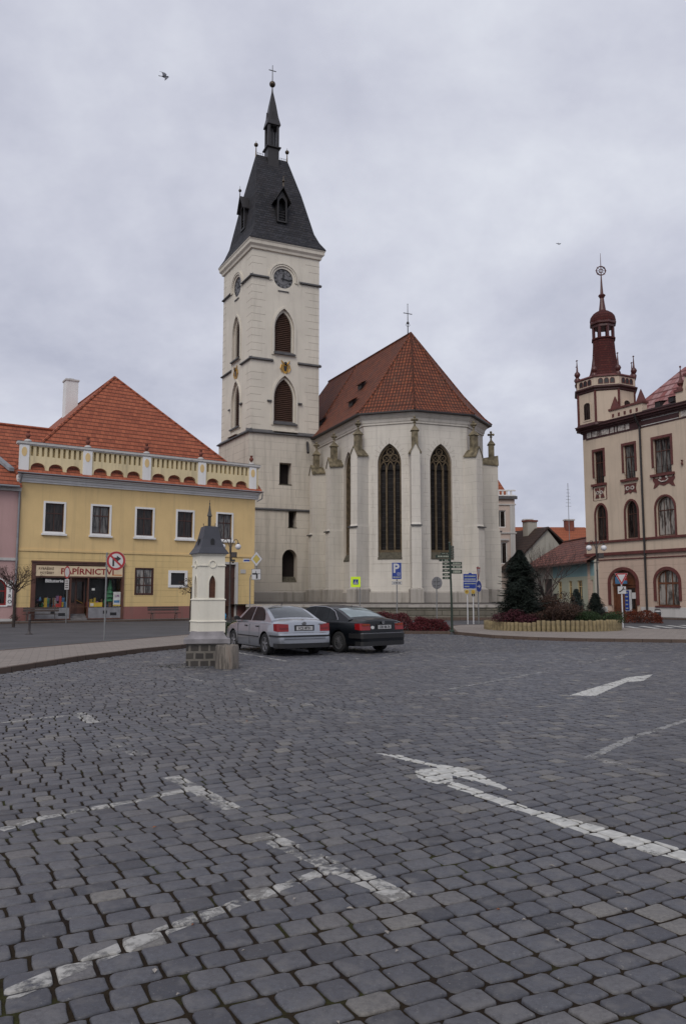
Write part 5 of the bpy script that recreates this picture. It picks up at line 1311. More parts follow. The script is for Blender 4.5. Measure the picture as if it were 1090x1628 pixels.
m = MB(); m.add([(0, -.25, 9.7), (-5.4, -.25, 4.8), (-5.4, 9, 4.8), (0, 9, 9.7), (3.9, -.25, 6.6), (3.9, 9, 6.6), (0, -.25, 9.45), (-5.4, -.25, 4.55), (3.9, -.25, 6.35)], [(0, 3, 2, 1), (0, 4, 5, 3), (0, 1, 7, 6), (0, 6, 8, 4)])
gr = m.build('roof', 'brownroof', gh)
m = MB(); m.box(-1.0, .3, 2.5, 3.5, 8.0, 10.5, 0); m.box(-1.1, .4, 2.4, 3.6, 10.5, 10.7, 1); m.build('chimney', ['roughwall', 'terracotta'], gr)
m = MB(); m.tube([(4.1, 1.5, 6), (4.1, 1.5, 15.2)], .035, 5)
for k in range(6): m.box(3.7 + .04 * k, 4.5 - .04 * k, 1.48, 1.52, 12.4 + k * .4, 12.43 + k * .4)
m.build('roof_aerial', 'steel', gr)
oh = thing('orange_roofed_house', 'long house far behind with bright orange tiled roof and two chimneys', 'house', (27, 108, 0), R(2))
m = MB(); m.box(-9, 11, 0, 8, 0, 8.3); m.build('wall', 'pinkb', oh)
m = MB(); m.add([(-9.5, -.5, 8.0), (11.5, -.5, 8.0), (8.0, 4, 11.6), (-6.8, 4, 11.6), (11.5, 8.5, 8), (-9.5, 8.5, 8)], [(0, 1, 2, 3), (1, 4, 2), (4, 5, 3, 2), (5, 0, 3)]); orf = m.build('roof', 'orangeroof', oh)
for x in (-.4, 5.6):
    m = MB(); m.box(x - .6, x + .6, 3.2, 4.2, 10.8, 12.5, 0); m.box(x - .7, x + .7, 3.1, 4.3, 12.5, 12.7, 1); m.build('chimney', ['terracotta', 'offwhite'], orf)
pb = thing('apartment_house', 'tall pinkish apartment house with red mansard roof behind the choir', 'house', (19.9, 90, 0), R(4))
m = MB(); m.facade(rect(-9, 0, 0, 13.0), [rect(-2.35, -1.1, 9.6, 11.6), rect(-2.2, -1.0, 5.4, 7.9), rect(-5.6, -4.4, 9.6, 11.6)], 0, .25)
m.poly([(0, 0, 0), (0, 12, 0), (0, 12, 13), (0, 0, 13)]); pw = m.build('wall', 'pinkb', pb)
m = MB(); m.box(-9.1, .12, -.12, .0, 12.2, 12.35); m.box(-9.2, .25, -.3, 0, 12.9, 13.25, 1); m.box(-9.1, .12, -.14, 0, 8.9, 9.05); m.box(-2.5, -.8, -.2, 0, 8.1, 8.3); m.box(-.6, -.05, -.08, 0, 0, 12.2); m.build('mouldings', ['offwhite', 'ledge'], pw)
m = MB(); m.box(-9.1, .12, -.1, .1, 13.25, 13.4); m.box(-9.1, .12, -.1, .1, 13.85, 14.0)
for k in range(18): m.box(-9 + k * .5, -8.8 + k * .5, -.06, .06, 13.4, 13.85)
m.build('balustrade', 'white', pb)
window(pb, -2.35, -1.1, 9.6, 11.6, .12, 'white', 'pane', .1, (1, 0)); window(pb, -2.2, -1.0, 5.4, 7.9, .12, 'white', 'pane', .1, (1, 0)); window(pb, -5.6, -4.4, 9.6, 11.6, .12, 'white', 'pane', .1, (1, 0))
m = MB(); m.add([(-9, .8, 13.3), (-.4, .8, 13.3), (-1.7, 2.2, 16.2), (-9, 2.2, 16.2), (-.4, 12, 13.3), (-1.7, 11, 16.2), (-9, 11, 16.2)], [(0, 1, 2, 3), (1, 4, 5, 2), (3, 2, 5, 6)]); pr_ = m.build('mansard_roof', 'orangeroof', pb)
m = MB(); m.slab(arch(-3.2, -1.9, 13.3, 13.9, 14.7, 'round'), .3, 1.4); m.build('dormer', 'white', pr_)
# ============================================================ MINIATURE TOWER AND ITS BLOCKS
M['mini_white'] = plaster('cream_model_plaster', (0.72, 0.69, 0.60), 0.10, seed=41)
M['mini_slate'] = plain('grey_sheet_roof', (0.042, 0.044, 0.056), 0.5, 0.15)
M['basalt'] = uneven_stone('basalt_blocks', (0.050, 0.046, 0.045, 1), (0.085, 0.077, 0.070, 1), (0.19, 0.175, 0.155, 1), 0.235, 0.185, 0.028, 0.10)
M['cap_conc'] = plain('grey_cap_slab', (0.20, 0.19, 0.20), 0.8, 0.3)
t = NT('stained_concrete'); o = t.tc.outputs['Object']
st = t.noise(t.mapping(o, scale=(7, 7, .7)), 1.5, 5, .7)
cc = t.ramp(st, [(0.30, (0.035, 0.030, 0.027, 1)), (0.46, (0.12, 0.108, 0.096, 1)), (0.58, (0.22, 0.195, 0.17, 1)), (0.75, (0.17, 0.125, 0.10, 1))])
t.bump(t.noise(o, 40, 4), .5, .01); M['stained'] = t.fin(cc, .9, spec=.2)
mt = thing('miniature_tower', 'waist-high stone plinth carrying a white model of the church tower with grey roof', 'monument', (-3.42, 19.7, 0), 0)
def L_(x, y): return (x + 3.42, y - 19.7)
m = MB(); m.M = T(0.02, .08, 0, R(10)); m.box(-.50, .50, -.46, .46, 0, .55); m.build('stone_base', 'basalt', mt)
m = MB(); m.M = T(0.02, .08, 0, R(10)); m.loft([[(x * .56, y * .53, z) for x, y in ((-1, -1), (1, -1), (1, 1), (-1, 1))] for z in (.552, .66)] + [[(x * .50, y * .48, .665) for x, y in ((-1, -1), (1, -1), (1, 1), (-1, 1))], [(x * .44, y * .42, .74) for x, y in ((-1, -1), (1, -1), (1, 1), (-1, 1))], [(x * .40, y * .38, .835) for x, y in ((-1, -1), (1, -1), (1, 1), (-1, 1))]]); m.build('cap_slab', 'cap_conc', mt)
mc = Vector((-3.54 + 3.42, 19.42 - 19.7)); mf = Vector((math.cos(R(24)), math.sin(R(24)))) * .63; ml = Vector((-math.sin(R(29)), math.cos(R(29)))) * .60
def mq(d, z):
    c_ = mc + (mf + ml) / 2; return [tuple(c_ + mf * sx_ * (.5 + d) + ml * sy_ * (.5 + d)) + (z,) for sx_, sy_ in ((-1, -1), (1, -1), (1, 1), (-1, 1))]
m = MB(); m.loft([mq(.04, .80), mq(.04, 1.06), mq(.07, 1.065), mq(.07, 1.085), mq(.02, 1.10), mq(.02, 1.60), mq(.05, 1.605), mq(.05, 1.625), mq(0, 1.64)])
TAm = Matrix.Translation((mc.x, mc.y, 0)) @ Matrix.Rotation(R(24), 4, 'Z'); cL = mc + ml; TLm = Matrix.Translation((cL.x, cL.y, 0)) @ Matrix.Rotation(R(-61), 4, 'Z')
for Mx, w in ((TAm, .63), (TLm, .60)):
    m.M = Mx; m.facade(rect(0, w, 1.64, 2.72), [arch(w / 2 - .085, w / 2 + .085, 1.66, 2.0, 2.22)], 0, .06)
    m.ring(ellipse(w / 2, 2.50, .10, .10, 16), ellipse(w / 2, 2.50, .075, .075, 16), -.02, .01); m.ring(arch(w / 2 - .085, w / 2 + .085, 1.66, 2.0, 2.22, grow=.025), arch(w / 2 - .085, w / 2 + .085, 1.66, 2.0, 2.22), -.012, .01)
    m.box(-.02, w / 2 - .12, -.025, .01, 2.45, 2.475); m.box(w / 2 + .12, w + .02, -.025, .01, 2.45, 2.475)
m.M = Matrix.Identity(4); b4 = mq(0, 0); m.poly([b4[1][:2] + (1.64,), b4[2][:2] + (1.64,), b4[2][:2] + (2.72,), b4[1][:2] + (2.72,)]); m.poly([b4[2][:2] + (1.64,), b4[3][:2] + (1.64,), b4[3][:2] + (2.72,), b4[2][:2] + (2.72,)])
m.loft([mq(.0, 2.70), mq(.05, 2.74), mq(.06, 2.76)]); m.build('shaft', 'mini_white', mt)
for Mx, w in ((TAm, .63), (TLm, .60)):
    m = MB(Mx); m.slab(arch(w / 2 - .09, w / 2 + .09, 1.65, 2.0, 2.23), .05, .055)
    for k in range(14): m.box(w / 2 - .08, w / 2 + .08, .035, .05, 1.69 + .036 * k, 1.705 + .036 * k)
    m.build('shutter', 'oak', mt)
m = MB(); m.loft([mq(.12, 2.76), mq(.12, 2.775), mq(-.03, 2.93), mq(-.13, 3.12), mq(-.24, 3.45), mq(-.27, 3.46)]); mr_ = m.build('model_roof', 'mini_slate', mt)
for Mx, w in ((TAm, .63), (TLm, .60)):
    m = MB(Mx); m.slab(arch(w / 2 - .045, w / 2 + .045, 2.98, 3.08, 3.15, 'round', 5), .03, .16); m.build('roof_opening', 'black', mr_)
mcx = mc + (mf + ml) / 2
m = MB(); m.loft([[(mcx.x + a * r_, mcx.y + b * r_, z) for a, b in ((-1, -1), (1, -1), (1, 1), (-1, 1))] for r_, z in ((.035, 3.44), (.035, 3.72), (.055, 3.73), (.03, 3.85), (.008, 4.03))]); m.sphere((mcx.x, mcx.y, 4.05), .02, 6); m.tube([(mcx.x, mcx.y, 4.04), (mcx.x, mcx.y, 4.14)], .006, 4)
for s_ in (-1, 1):
    x = mcx.x + s_ * .15; m.tube([(x, mcx.y, 3.45), (x, mcx.y, 3.54)], .006, 4); m.sphere((x, mcx.y, 3.53), .014, 6); m.box(min(x, mcx.x), max(x, mcx.x), mcx.y - .003, mcx.y + .003, 3.475, 3.485)
m.build('needle_spire', 'black', mr_)
cb = thing('concrete_planter', 'squat round stained concrete planter standing in front of the model tower', 'planter', (-2.74, 18.75, 0))
m = MB(); m.lathe([(.275, 0), (.28, .05), (.275, .5), (.262, .55), (.225, .555), (.215, .545), (.21, .44), (.0, .43)], 0, 0, 28); m.build('tub', 'stained', cb, smooth=35)
m = MB(); m.lathe([(.208, .45), (.0, .47)], 0, 0, 20); m.build('soil', 'soil', cb)

# ============================================================ CARS
def paint(name, c, metal, rough, coat=1.0):
    t = NT(name); o = t.tc.outputs['Object']
    d = t.noise(o, 6, 4); col = t.mix(t.math('MULTIPLY', d, .18), c, sc4(c, .6))
    t.fin(col, t.ramp(t.noise(o, 3, 4), [(.3, (rough,) * 3 + (1,)), (.7, (rough + .12,) * 3 + (1,))]), metal)
    t.b.inputs['Coat Weight'].default_value = coat; t.b.inputs['Coat Roughness'].default_value = .06
    return t.m
M['silver'] = paint('silver_paint', (0.37, 0.39, 0.425, 1), .75, .27); M['blackcar'] = paint('black_paint_car', (0.003, 0.004, 0.006, 1), 0, .28, .15); M['blackcar'].node_tree.nodes['Principled BSDF'].inputs['Specular IOR Level'].default_value = .3
M['carglass'] = glass('car_glass', (0.006, 0.007, 0.008, 1), .22, spec=.15); M['rearglass'] = glass('rear_glass', (0.045, 0.052, 0.058, 1), .05)
M['skyreflectglass'] = glass('sky_reflection_rear_glass', (0.14, 0.18, 0.19, 1), .05)  # sky reflection on the sloping rear window, painted in as a pale base colour
M['tail_red'] = plain('tail_lamp_red', (0.22, 0.008, 0.010), .15, .15); M['tail_orange'] = plain('tail_lamp_orange', (0.28, 0.05, 0.01), .15, .1)
M['rubber'] = plain('tyre_rubber', (0.014, 0.014, 0.015), .85, .2); M['alloy'] = plain('alloy_rim', (0.34, 0.34, 0.36), .35, .15, metal=.7); M['dullrim'] = plain('dull_wheel_trim', (0.17, 0.17, 0.18), .5, .2, metal=.4)
M['blacktrim'] = plain('black_trim', (0.010, 0.010, 0.011), .5, .2); M['plate_white'] = plain('plate_white', (0.42, 0.42, 0.43), .5, .08); M['chrome'] = plain('chrome_strip', (0.45, 0.45, 0.46), .2, .1, metal=1.0)
def interp(tab, x):
    for a, b in zip(tab, tab[1:]):
        if a[0] <= x <= b[0]:
            t_ = (x - a[0]) / (b[0] - a[0]); return [p + (q - p) * t_ for p, q in zip(a, b)]
    return list(tab[0] if x < tab[0][0] else tab[-1])
def make_car(name, label, loc, rot, P):
    root = thing(name, label, 'car', loc, rot, None)
    pm = P['paint']
    m = MB(); rings = []
    def sec(s):
        x, w, zt, zs, zb = s
        h = [(0, zb), (w * .8, zb), (w * .95, zb + .05), (w * .99, zb + .14), (w * 1.0, (zb + zs) * .5 + .02), (w * .992, zs - .10), (w * .965, zs - .03), (w * .90, zs + .0), (w * .62, zs + (zt - zs) * .8), (w * .3, zs + (zt - zs) * .97), (0, zt)]
        return [(x, y, z) for y, z in h] + [(x, -y, z) for y, z in h[::-1][1:-1]]
    st = P['stations']; fine = []
    for a, b in zip(st, st[1:]):
        n_ = max(1, int((b[0] - a[0]) / .16))
        for k in range(n_): fine.append([p + (q - p) * k / n_ for p, q in zip(a, b)])
    fine.append(st[-1]); m.loft([sec(s)[::-1] for s in fine])
    body = m.build('body', [pm, 'blacktrim'], root)
    # real wheel arches cut out of the body
    cut = MB()
    for xw in (0, P['wb']):
        for s_ in (-1, 1):
            r0 = P['wr'] + .045; rg = [[(xw + r0 * math.cos(2 * PI * i / 28), yy, P['wr'] + .015 + r0 * math.sin(2 * PI * i / 28)) for i in range(28)] for yy in ((s_ * 1.2), (s_ * (P['w'] - .27)))]
            cut.loft(rg if s_ > 0 else rg, 1)
    co = cut.build('cutter', [pm, 'blacktrim'], root)
    bpy.context.view_layer.update()
    for q in (co,):
        b_ = bmesh.new(); b_.from_mesh(q.data); bmesh.ops.recalc_face_normals(b_, faces=b_.faces); b_.to_mesh(q.data); b_.free()
    b_ = bmesh.new(); b_.from_mesh(body.data); bmesh.ops.recalc_face_normals(b_, faces=b_.faces); b_.to_mesh(body.data); b_.free()
    md = body.modifiers.new('b', 'BOOLEAN'); md.operation = 'DIFFERENCE'; md.object = co; md.solver = 'EXACT'
    dg = bpy.context.evaluated_depsgraph_get(); dg.update()
    nm = bpy.data.meshes.new_from_object(body.evaluated_get(dg)); body.modifiers.clear(); body.data = nm; nm.name = 'body'
    bpy.data.objects.remove(co)
    nm.polygons.foreach_set('use_smooth', [True] * len(nm.polygons)); nm.set_sharp_from_angle(angle=R(28))
    # greenhouse
    G_ = P['roof']; zb = P['zbelt']; wb_, slope = P['gw'], P['gs']
    def gpt(x, f, off=0.0):
        zt = interp(G_, x)[1]; wz = lambda z: wb_ - (z - zb) * slope
        wt = wz(zt - .04); z = zt - (.006 if f < .5 else .006 + (f - .5) / .5 * .034) * (1 if f > 0 else 0) - .0
        z = zt - .045 * abs(f) ** 2.2
        return (x, wt * f, z + off)
    m = MB(); rings = []; fr_ = [0, .25, .5, .7, .86, .95, 1.0]
    xs = []; x = G_[0][0]
    while x < G_[-1][0] - .01: xs.append(x); x += .1
    xs.append(G_[-1][0])
    for x in xs:
        top = [gpt(x, f) for f in fr_]; wt, zt = top[-1][1], top[-1][2]
        side = [(x, wb_ - (z - zb) * slope, z) for z in (zt - (zt - zb + .03) * .5, zb - .03)] if zt > zb else [(x, wb_, zb - .03), (x, wb_, zb - .04)]
        h = top + side; rings.append(h + [(a, -b, c) for a, b, c in h[::-1]][:-1])
    m.loft([r[::-1] for r in rings]); ghs = m.build('greenhouse', pm, root, smooth=30)
    def cover(name, x0, x1, f, mat, nx=8, inset=0.0):
        m = MB(); ff = [-f, -f * .75, -f * .4, 0, f * .4, f * .75, f]; rr = []
        for k in range(nx + 1):
            x = x0 + (x1 - x0) * k / nx; fs = ff
            rr.append([(lambda p: (p[0], p[1] * (1 if f_ >= 0 else 1), p[2]))(gpt(x, abs(f_), .006)) if f_ >= 0 else (lambda p: (p[0], -p[1], p[2]))(gpt(x, abs(f_), .006)) for f_ in fs])
        m.loft(rr, 0, False, False, closed=False); return m.build(name, mat, root, smooth=40)
    rw2 = cover('rear_window', *P['rearwin'], P.get('rearmat', 'rearglass')); cover('windscreen', *P['frontwin'], 'carglass')
    def side(poly, name, mat, off=.005, th=.004):
        for s_ in (1, -1):
            m = MB(); pts = [(x, s_ * (wb_ - (z - zb) * slope + off), z) for x, z in poly]
            if s_ < 0: pts = pts[::-1]
            m.poly(pts); m.build(name, mat, root)
    for pl in P['sidewin']: side(pl, 'side_window', 'carglass')
    if P.get('chrome'):
        for s_ in (1, -1):
            m = MB(); m.tube([(x, s_ * (wb_ - (z - zb) * slope + .006), z) for x, z in P['chrome']], .012, 5); m.build('window_trim', 'chrome', root)
    def strip(name, pts, z0, z1, mat, out=.012, parent=None, both=True):
        """band following the plan of the bodywork; pts are (x, y) from the centre line outwards"""
        full = [(x, -y) for x, y in pts[::-1]] + pts if both else pts
        m = MB(); P2 = [Vector(p) for p in full]; o1 = []
        for i, p in enumerate(P2):
            d = (P2[min(i + 1, len(P2) - 1)] - P2[max(i - 1, 0)]).normalized(); o1.append(p + Vector((-d.y, d.x)) * out)
        m.loft([[(p.x, p.y, z0), (q.x, q.y, z0), (q.x, q.y, z1), (p.x, p.y, z1)] for p, q in zip(P2, o1)]); return m.build(name, mat, parent or root)
    xr = st[0][0]; w = P['w']
    plan = [(xr, .0), (xr, w * .78), (xr + .03, w * .90), (xr + .08, w * .955), (xr + .3, w * .985), (xr + .58, w)]
    strip('bumper_strip', plan, P['strip'][0], P['strip'][1], 'blacktrim', .014); strip('rear_valance', [(a + .004, b) for a, b in plan[:-1]], .24, .37, 'blacktrim', .012)
    if P.get('bumper_edge'): strip('bumper_edge', plan, P['strip'][1] + .002, P['strip'][1] + .016, 'chrome', .014)
    for s_ in (1, -1):
        m = MB(); m.box(P['wr'] + .12, P['wb'] - P['wr'] - .12, s_ * (w - .004), s_ * (w + .012), .50, .535); m.build('side_moulding', 'blacktrim', root)
        # tail lamps wrap round the corner
        y0, y1, z0, z1, xl = P['lamp']
        m = MB(); pl = [(xl, y0), (xl, y1), (xl + .05, w * .965), (xl + .24, w * .99)]
        ins = [(x + .04, y - .02) for x, y in pl]
        rg = []
        for (x, y), (xi, yi), zz in zip(pl, ins, ((z0, z1 - .02), (z0, z1), (z0, z1), (z0 + .02, z1 - .01))):
            rg.append([(x - .012, y, zz[0]), (x - .006 + .02, y + (.004 if x > xl else 0), zz[1]), (xi, yi, zz[1]), (xi, yi, zz[0])])
        rg = [[(a, s_ * b, c) for a, b, c in r] for r in rg]; m.loft(rg if s_ < 0 else [r[::-1] for r in rg]); tl = m.build('tail_lamp', 'tail_red', root)
        m = MB(); m.box(xl - .016, xl, s_ * (y0 + .03), s_ * (y1 - .03), z1 - .06, z1 - .025) if P.get('orange') else m.box(xl - .015, xl, s_ * (y0 + .02), s_ * (y1 - .02), z0 + .085, z0 + .092)
        m.build('lamp_lens', 'tail_orange' if P.get('orange') else 'blacktrim', tl)
        # door joints, handles, mirror
        for xj in P['joints']: m = MB(); m.box(xj - .003, xj + .003, s_ * (w - .01), s_ * (w + .0015), .28, P['zbelt'] - .09); m.build('door_gap', 'blacktrim', root)
        for xh in P['handles']: m = MB(); m.box(xh, xh + .17, s_ * (w - .015), s_ * (w + .022), .80, .835); m.build('door_handle', P.get('handlemat', 'blacktrim'), root)
        xm = P['mirror']; m = MB(); m.loft([[(xm - .06, s_ * (wb_ + .02), .98), (xm + .08, s_ * (wb_ + .02), .98), (xm + .08, s_ * (wb_ + .02), 1.0), (xm - .06, s_ * (wb_ + .02), 1.0)], [(xm - .06, s_ * (w + .06), .97), (xm + .09, s_ * (w + .06), .98), (xm + .08, s_ * (w + .06), 1.10), (xm - .06, s_ * (w + .06), 1.09)], [(xm - .04, s_ * (w + .17), .99), (xm + .05, s_ * (w + .17), 1.0), (xm + .04, s_ * (w + .17), 1.08), (xm - .04, s_ * (w + .17), 1.08)]]); m.build('wing_mirror', P.get('mirrormat', pm), root)
        xf = st[-1][0]; m = MB(); m.loft([[(xf - .04, s_ * .42, .56), (xf - .02, s_ * .42, .66), (xf - .1, s_ * .42, .70)], [(xf - .22, s_ * .72, .58), (xf - .2, s_ * .74, .69), (xf - .26, s_ * .70, .73)]]); m.build('headlight', 'pane_curt', root)
    # boot: plate, recess, badge
    xp = P['lamp'][4]; zc_, hw = P['plate']
    yo = P.get('platey', 0)
    m = MB(); m.box(xp - .010, xp + .02, yo - hw - .05, yo + hw + .05, zc_ - .075, zc_ + .09, 0); m.box(xp - .016, xp, yo - hw, yo + hw, zc_ - .055, zc_ + .055, 1)
    m.box(xp - .004, xp + .02, -.66, .66, P['lidz'], P['lidz'] + .006, 0)
    pp = m.build('number_plate', ['blacktrim', 'plate_white'], root)
    m = MB(T(xp - .018, yo, zc_, -PI / 2)); put_text(m, P['reg'], .105, 0, 0, -.003, 0, .003, sx=1.0, depth=.001); m.build('plate_text', 'black', pp)
    m = MB(T(xp - .012, 0, P['badgez'], -PI / 2)); m.slab(ellipse(0, 0, .05, .05, 18), -.012, .01, 0); m.ring(ellipse(0, 0, .05, .05, 18), ellipse(0, 0, .038, .038, 18), -.016, -.008, 1)
    for a in (0, 1): m.slab([(0, 0), (.036, 0), (.025, .025), (0, .036)] if a else [(0, 0), (-.036, 0), (-.025, -.025), (0, -.036)], -.014, -.01, 1)
    m.build('badge', ['blacktrim', 'chrome'], root)
    m = MB(T(xp - .012, -.52, P['badgez'] - .02, -PI / 2)); m.box(-.07, .07, -.003, 0, -.012, .012); m.build('model_lettering', 'chrome', root)
    if P.get('sticker'): m = MB(T(xp - .013, .42, zc_ - .01, -PI / 2)); m.slab(ellipse(0, 0, .065, .048, 16), -.004, .01); m.build('oval_sticker', 'white_letter', root)
    m = MB(); xa = P['ant']; zr = interp(G_, xa)[1]; m.tube([(xa, 0, zr - .01), (xa - .06, 0, zr + .09)], [.012, .005], 5); m.build('aerial', 'blacktrim', root)
    m = MB(); m.tube([(xr - .0, .45, .26), (xr + .3, .45, .27)], .03, 8); m.build('exhaust_pipe', 'steel', root)
    # wheels
    for xw in (0, P['wb']):
        for s_ in (1, -1):
            m = MB(); r = P['wr']; ri = r * .66
            prof = [(ri, -.09), (r * .93, -.10), (r * .985, -.085), (r, -.05), (r, .05), (r * .985, .085), (r * .93, .10), (ri, .095), (ri, -.09)]
            rg = [[(xw + a * math.cos(2 * PI * i / 32), s_ * (w - .115) + s_ * b, r + a * math.sin(2 * PI * i / 32)) for i in range(32)] for a, b in prof]
            m.loft(rg if s_ < 0 else rg[::-1], 0, False, False); wh = m.build('wheel', 'rubber', root, smooth=35)
            m = MB(); Mx = Matrix.Translation((xw, s_ * (w - .115), r)) @ Matrix.Rotation(PI if s_ > 0 else 0, 4, 'Z'); m.M = Mx   # outward is -Y
            m.ring(ellipse(0, 0, ri, ri, 28), ellipse(0, 0, ri * .90, ri * .90, 28), -.085, .0)
            ns = P['spokes']
            for k in range(ns):
                a = 2 * PI * k / ns + .3; ww = P['spw']
                ca, sa = math.cos(a), math.sin(a); q4 = [(ri * .12, -ww * .7), (ri * .93, -ww), (ri * .93, ww), (ri * .12, ww * .7)]
                m.slab([(x * ca - z * sa, x * sa + z * ca) for x, z in q4], -.075, -.03)
            m.slab(ellipse(0, 0, ri * .2, ri * .2, 14), -.085, -.02)
            m.slab(ellipse(0, 0, ri * .93, ri * .93, 20), .0, .02, 1); m.build('rim', [P['rimmat'], 'blacktrim'], wh)
    return root
make_car('silver_saloon', 'silver four-door saloon parked beside the black one, rear facing the camera', (-1.54, 23.4, 0), R(119), dict(
    paint='silver', w=.868, wb=2.51, wr=.315, zbelt=.955, gw=.80, gs=.42, spokes=5, spw=.032, rimmat='alloy', reg='1C2 8731',
    stations=[(-.97, .66, .585, .57, .36), (-.968, .72, .61, .60, .30), (-.945, .79, .655, .64, .25), (-.905, .825, .675, .665, .24), (-.90, .815, .72, .70, .24), (-.885, .82, .88, .84, .24), (-.86, .825, .965, .91, .24), (-.80, .835, 1.01, .94, .24), (-.60, .855, 1.04, .955, .22), (-.25, .866, 1.055, .955, .2), (.4, .868, 1.0, .95, .18), (1.2, .868, 1.0, .94, .18), (2.0, .866, 1.0, .925, .18), (2.35, .862, .985, .905, .18), (2.8, .85, .90, .84, .2), (3.2, .80, .80, .74, .22), (3.35, .72, .70, .66, .24), (3.41, .60, .60, .56, .28)],
    roof=[(-.34, 1.045), (-.1, 1.15), (.15, 1.26), (.4, 1.355), (.6, 1.41), (.85, 1.44), (1.15, 1.452), (1.45, 1.445), (1.65, 1.415), (1.85, 1.32), (2.1, 1.16), (2.4, .98)],
    rearwin=(-.24, .50, .84), frontwin=(1.74, 2.3, .86), sidewin=[[(1.16, .975), (2.08, .975), (1.9, 1.12), (1.66, 1.31), (1.56, 1.365), (1.16, 1.385)], [(.16, .985), (1.08, .975), (1.08, 1.385), (.66, 1.37), (.42, 1.30), (.24, 1.17), (.14, 1.04)]],
    strip=(.545, .595), lamp=(.50, .80, .70, .925, -.897), joints=(1.12, 2.06, .36), handles=(.42, 1.28), mirror=1.92, plate=(.79, .26), lidz=.665, badgez=.925, ant=.70, mirrormat='blacktrim'))
make_car('black_saloon', 'black four-door saloon parked beside the silver one, pale oval sticker by its plate', (.54, 24.5, 0), R(129), dict(
    paint='blackcar', w=.90, wb=2.83, wr=.318, zbelt=.945, gw=.815, gs=.46, spokes=14, spw=.012, rimmat='dullrim', reg='CBI 08-76', sticker=True, orange=True, rearmat='skyreflectglass', handlemat='blackcar', bumper_edge=True, platey=-.06,
    stations=[(-1.12, .66, .56, .55, .34), (-1.118, .74, .60, .59, .28), (-1.09, .82, .635, .62, .25), (-1.05, .86, .65, .64, .24), (-1.045, .845, .70, .68, .24), (-1.03, .85, .86, .82, .24), (-1.0, .855, .96, .90, .24), (-.94, .865, 1.01, .935, .24), (-.6, .885, 1.045, .95, .22), (-.2, .897, 1.055, .945, .2), (.5, .90, 1.0, .94, .18), (1.4, .90, 1.0, .93, .18), (2.2, .895, 1.0, .91, .18), (2.6, .89, .97, .88, .18), (3.05, .87, .89, .82, .2), (3.42, .82, .79, .73, .22), (3.58, .74, .69, .65, .25), (3.65, .6, .6, .56, .3)],
    roof=[(-.40, 1.04), (-.1, 1.165), (.15, 1.262), (.4, 1.335), (.7, 1.392), (1.05, 1.425), (1.4, 1.435), (1.7, 1.42), (1.95, 1.36), (2.2, 1.22), (2.6, .985)],
    rearwin=(-.30, .42, .84), frontwin=(2.02, 2.5, .86), sidewin=[[(1.42, .965), (2.36, .965), (2.15, 1.13), (1.95, 1.27), (1.8, 1.34), (1.42, 1.365)], [(.62, .97), (1.36, .965), (1.36, 1.365), (.95, 1.355), (.68, 1.31)], [(.20, .985), (.57, .97), (.62, 1.30), (.42, 1.22)]],
    chrome=[(.12, .975), (.14, 1.02), (.38, 1.235), (.66, 1.335), (.95, 1.378), (1.5, 1.388), (1.8, 1.36)],
    strip=(.46, .60), lamp=(.50, .835, .70, .90, -1.042), joints=(1.39, 2.34, .55), handles=(.7, 1.55), mirror=2.2, plate=(.785, .26), lidz=.66, badgez=.915, ant=.45))
# ============================================================ SIGNS AND STREET FURNITURE
M['sign_white'] = plain('sign_white', (0.46, 0.46, 0.47), .45, .06); M['sign_red'] = plain('sign_red', (0.30, 0.012, 0.016), .4, .1); M['sign_blue'] = plain('sign_blue', (0.010, 0.035, 0.22), .4, .08)
M['sign_yellow'] = plain('sign_yellow', (0.42, 0.33, 0.07), .45, .08); M['fluo'] = plain('fluorescent_yellow', (0.58, 0.80, 0.02), .5, .04); M['sign_back'] = plain('sign_back_grey', (0.15, 0.15, 0.16), .5, .15)
M['pole'] = plain('pole_grey', (0.20, 0.205, 0.21), .5, .2, metal=.3); M['pole_white'] = plain('pole_white', (0.52, 0.52, 0.53), .5, .1); M['darkgreen'] = plain('dark_green_paint', (0.014, 0.028, 0.018), .45, .2)
M['globe'] = plain('opal_globe', (0.62, 0.62, 0.65), .25, .04); M['lamp_iron'] = plain('lamp_iron', (0.045, 0.038, 0.038), .5, .3); M['bench_wood'] = plain('dark_bench_slat', (0.035, 0.022, 0.018), .6, .3)
M['glyph'] = plain('pale_glyph', (0.30, 0.32, 0.26), .6, .1); M['bluebag'] = plain('blue_plastic', (0.02, 0.22, 0.42), .35, .2)
def plate(m, poly, y=0.0, mi=0, th=.004): m.slab(poly, y - th, y, mi)
def circ(r, cx=0, cz=0, n=28): return ellipse(cx, cz, r, r, n)
def pole(parent, h, r=.03, x=0, y=.03, mat='pole', z0=0.0):
    m = MB(); m.tube([(x, y, z0), (x, y, h)], r, 10); m.lathe([(r * 1.15, 0), (r * 1.1, .02), (0, .03)], x, y, 10, h); return m.build('pole', mat, parent, smooth=40)
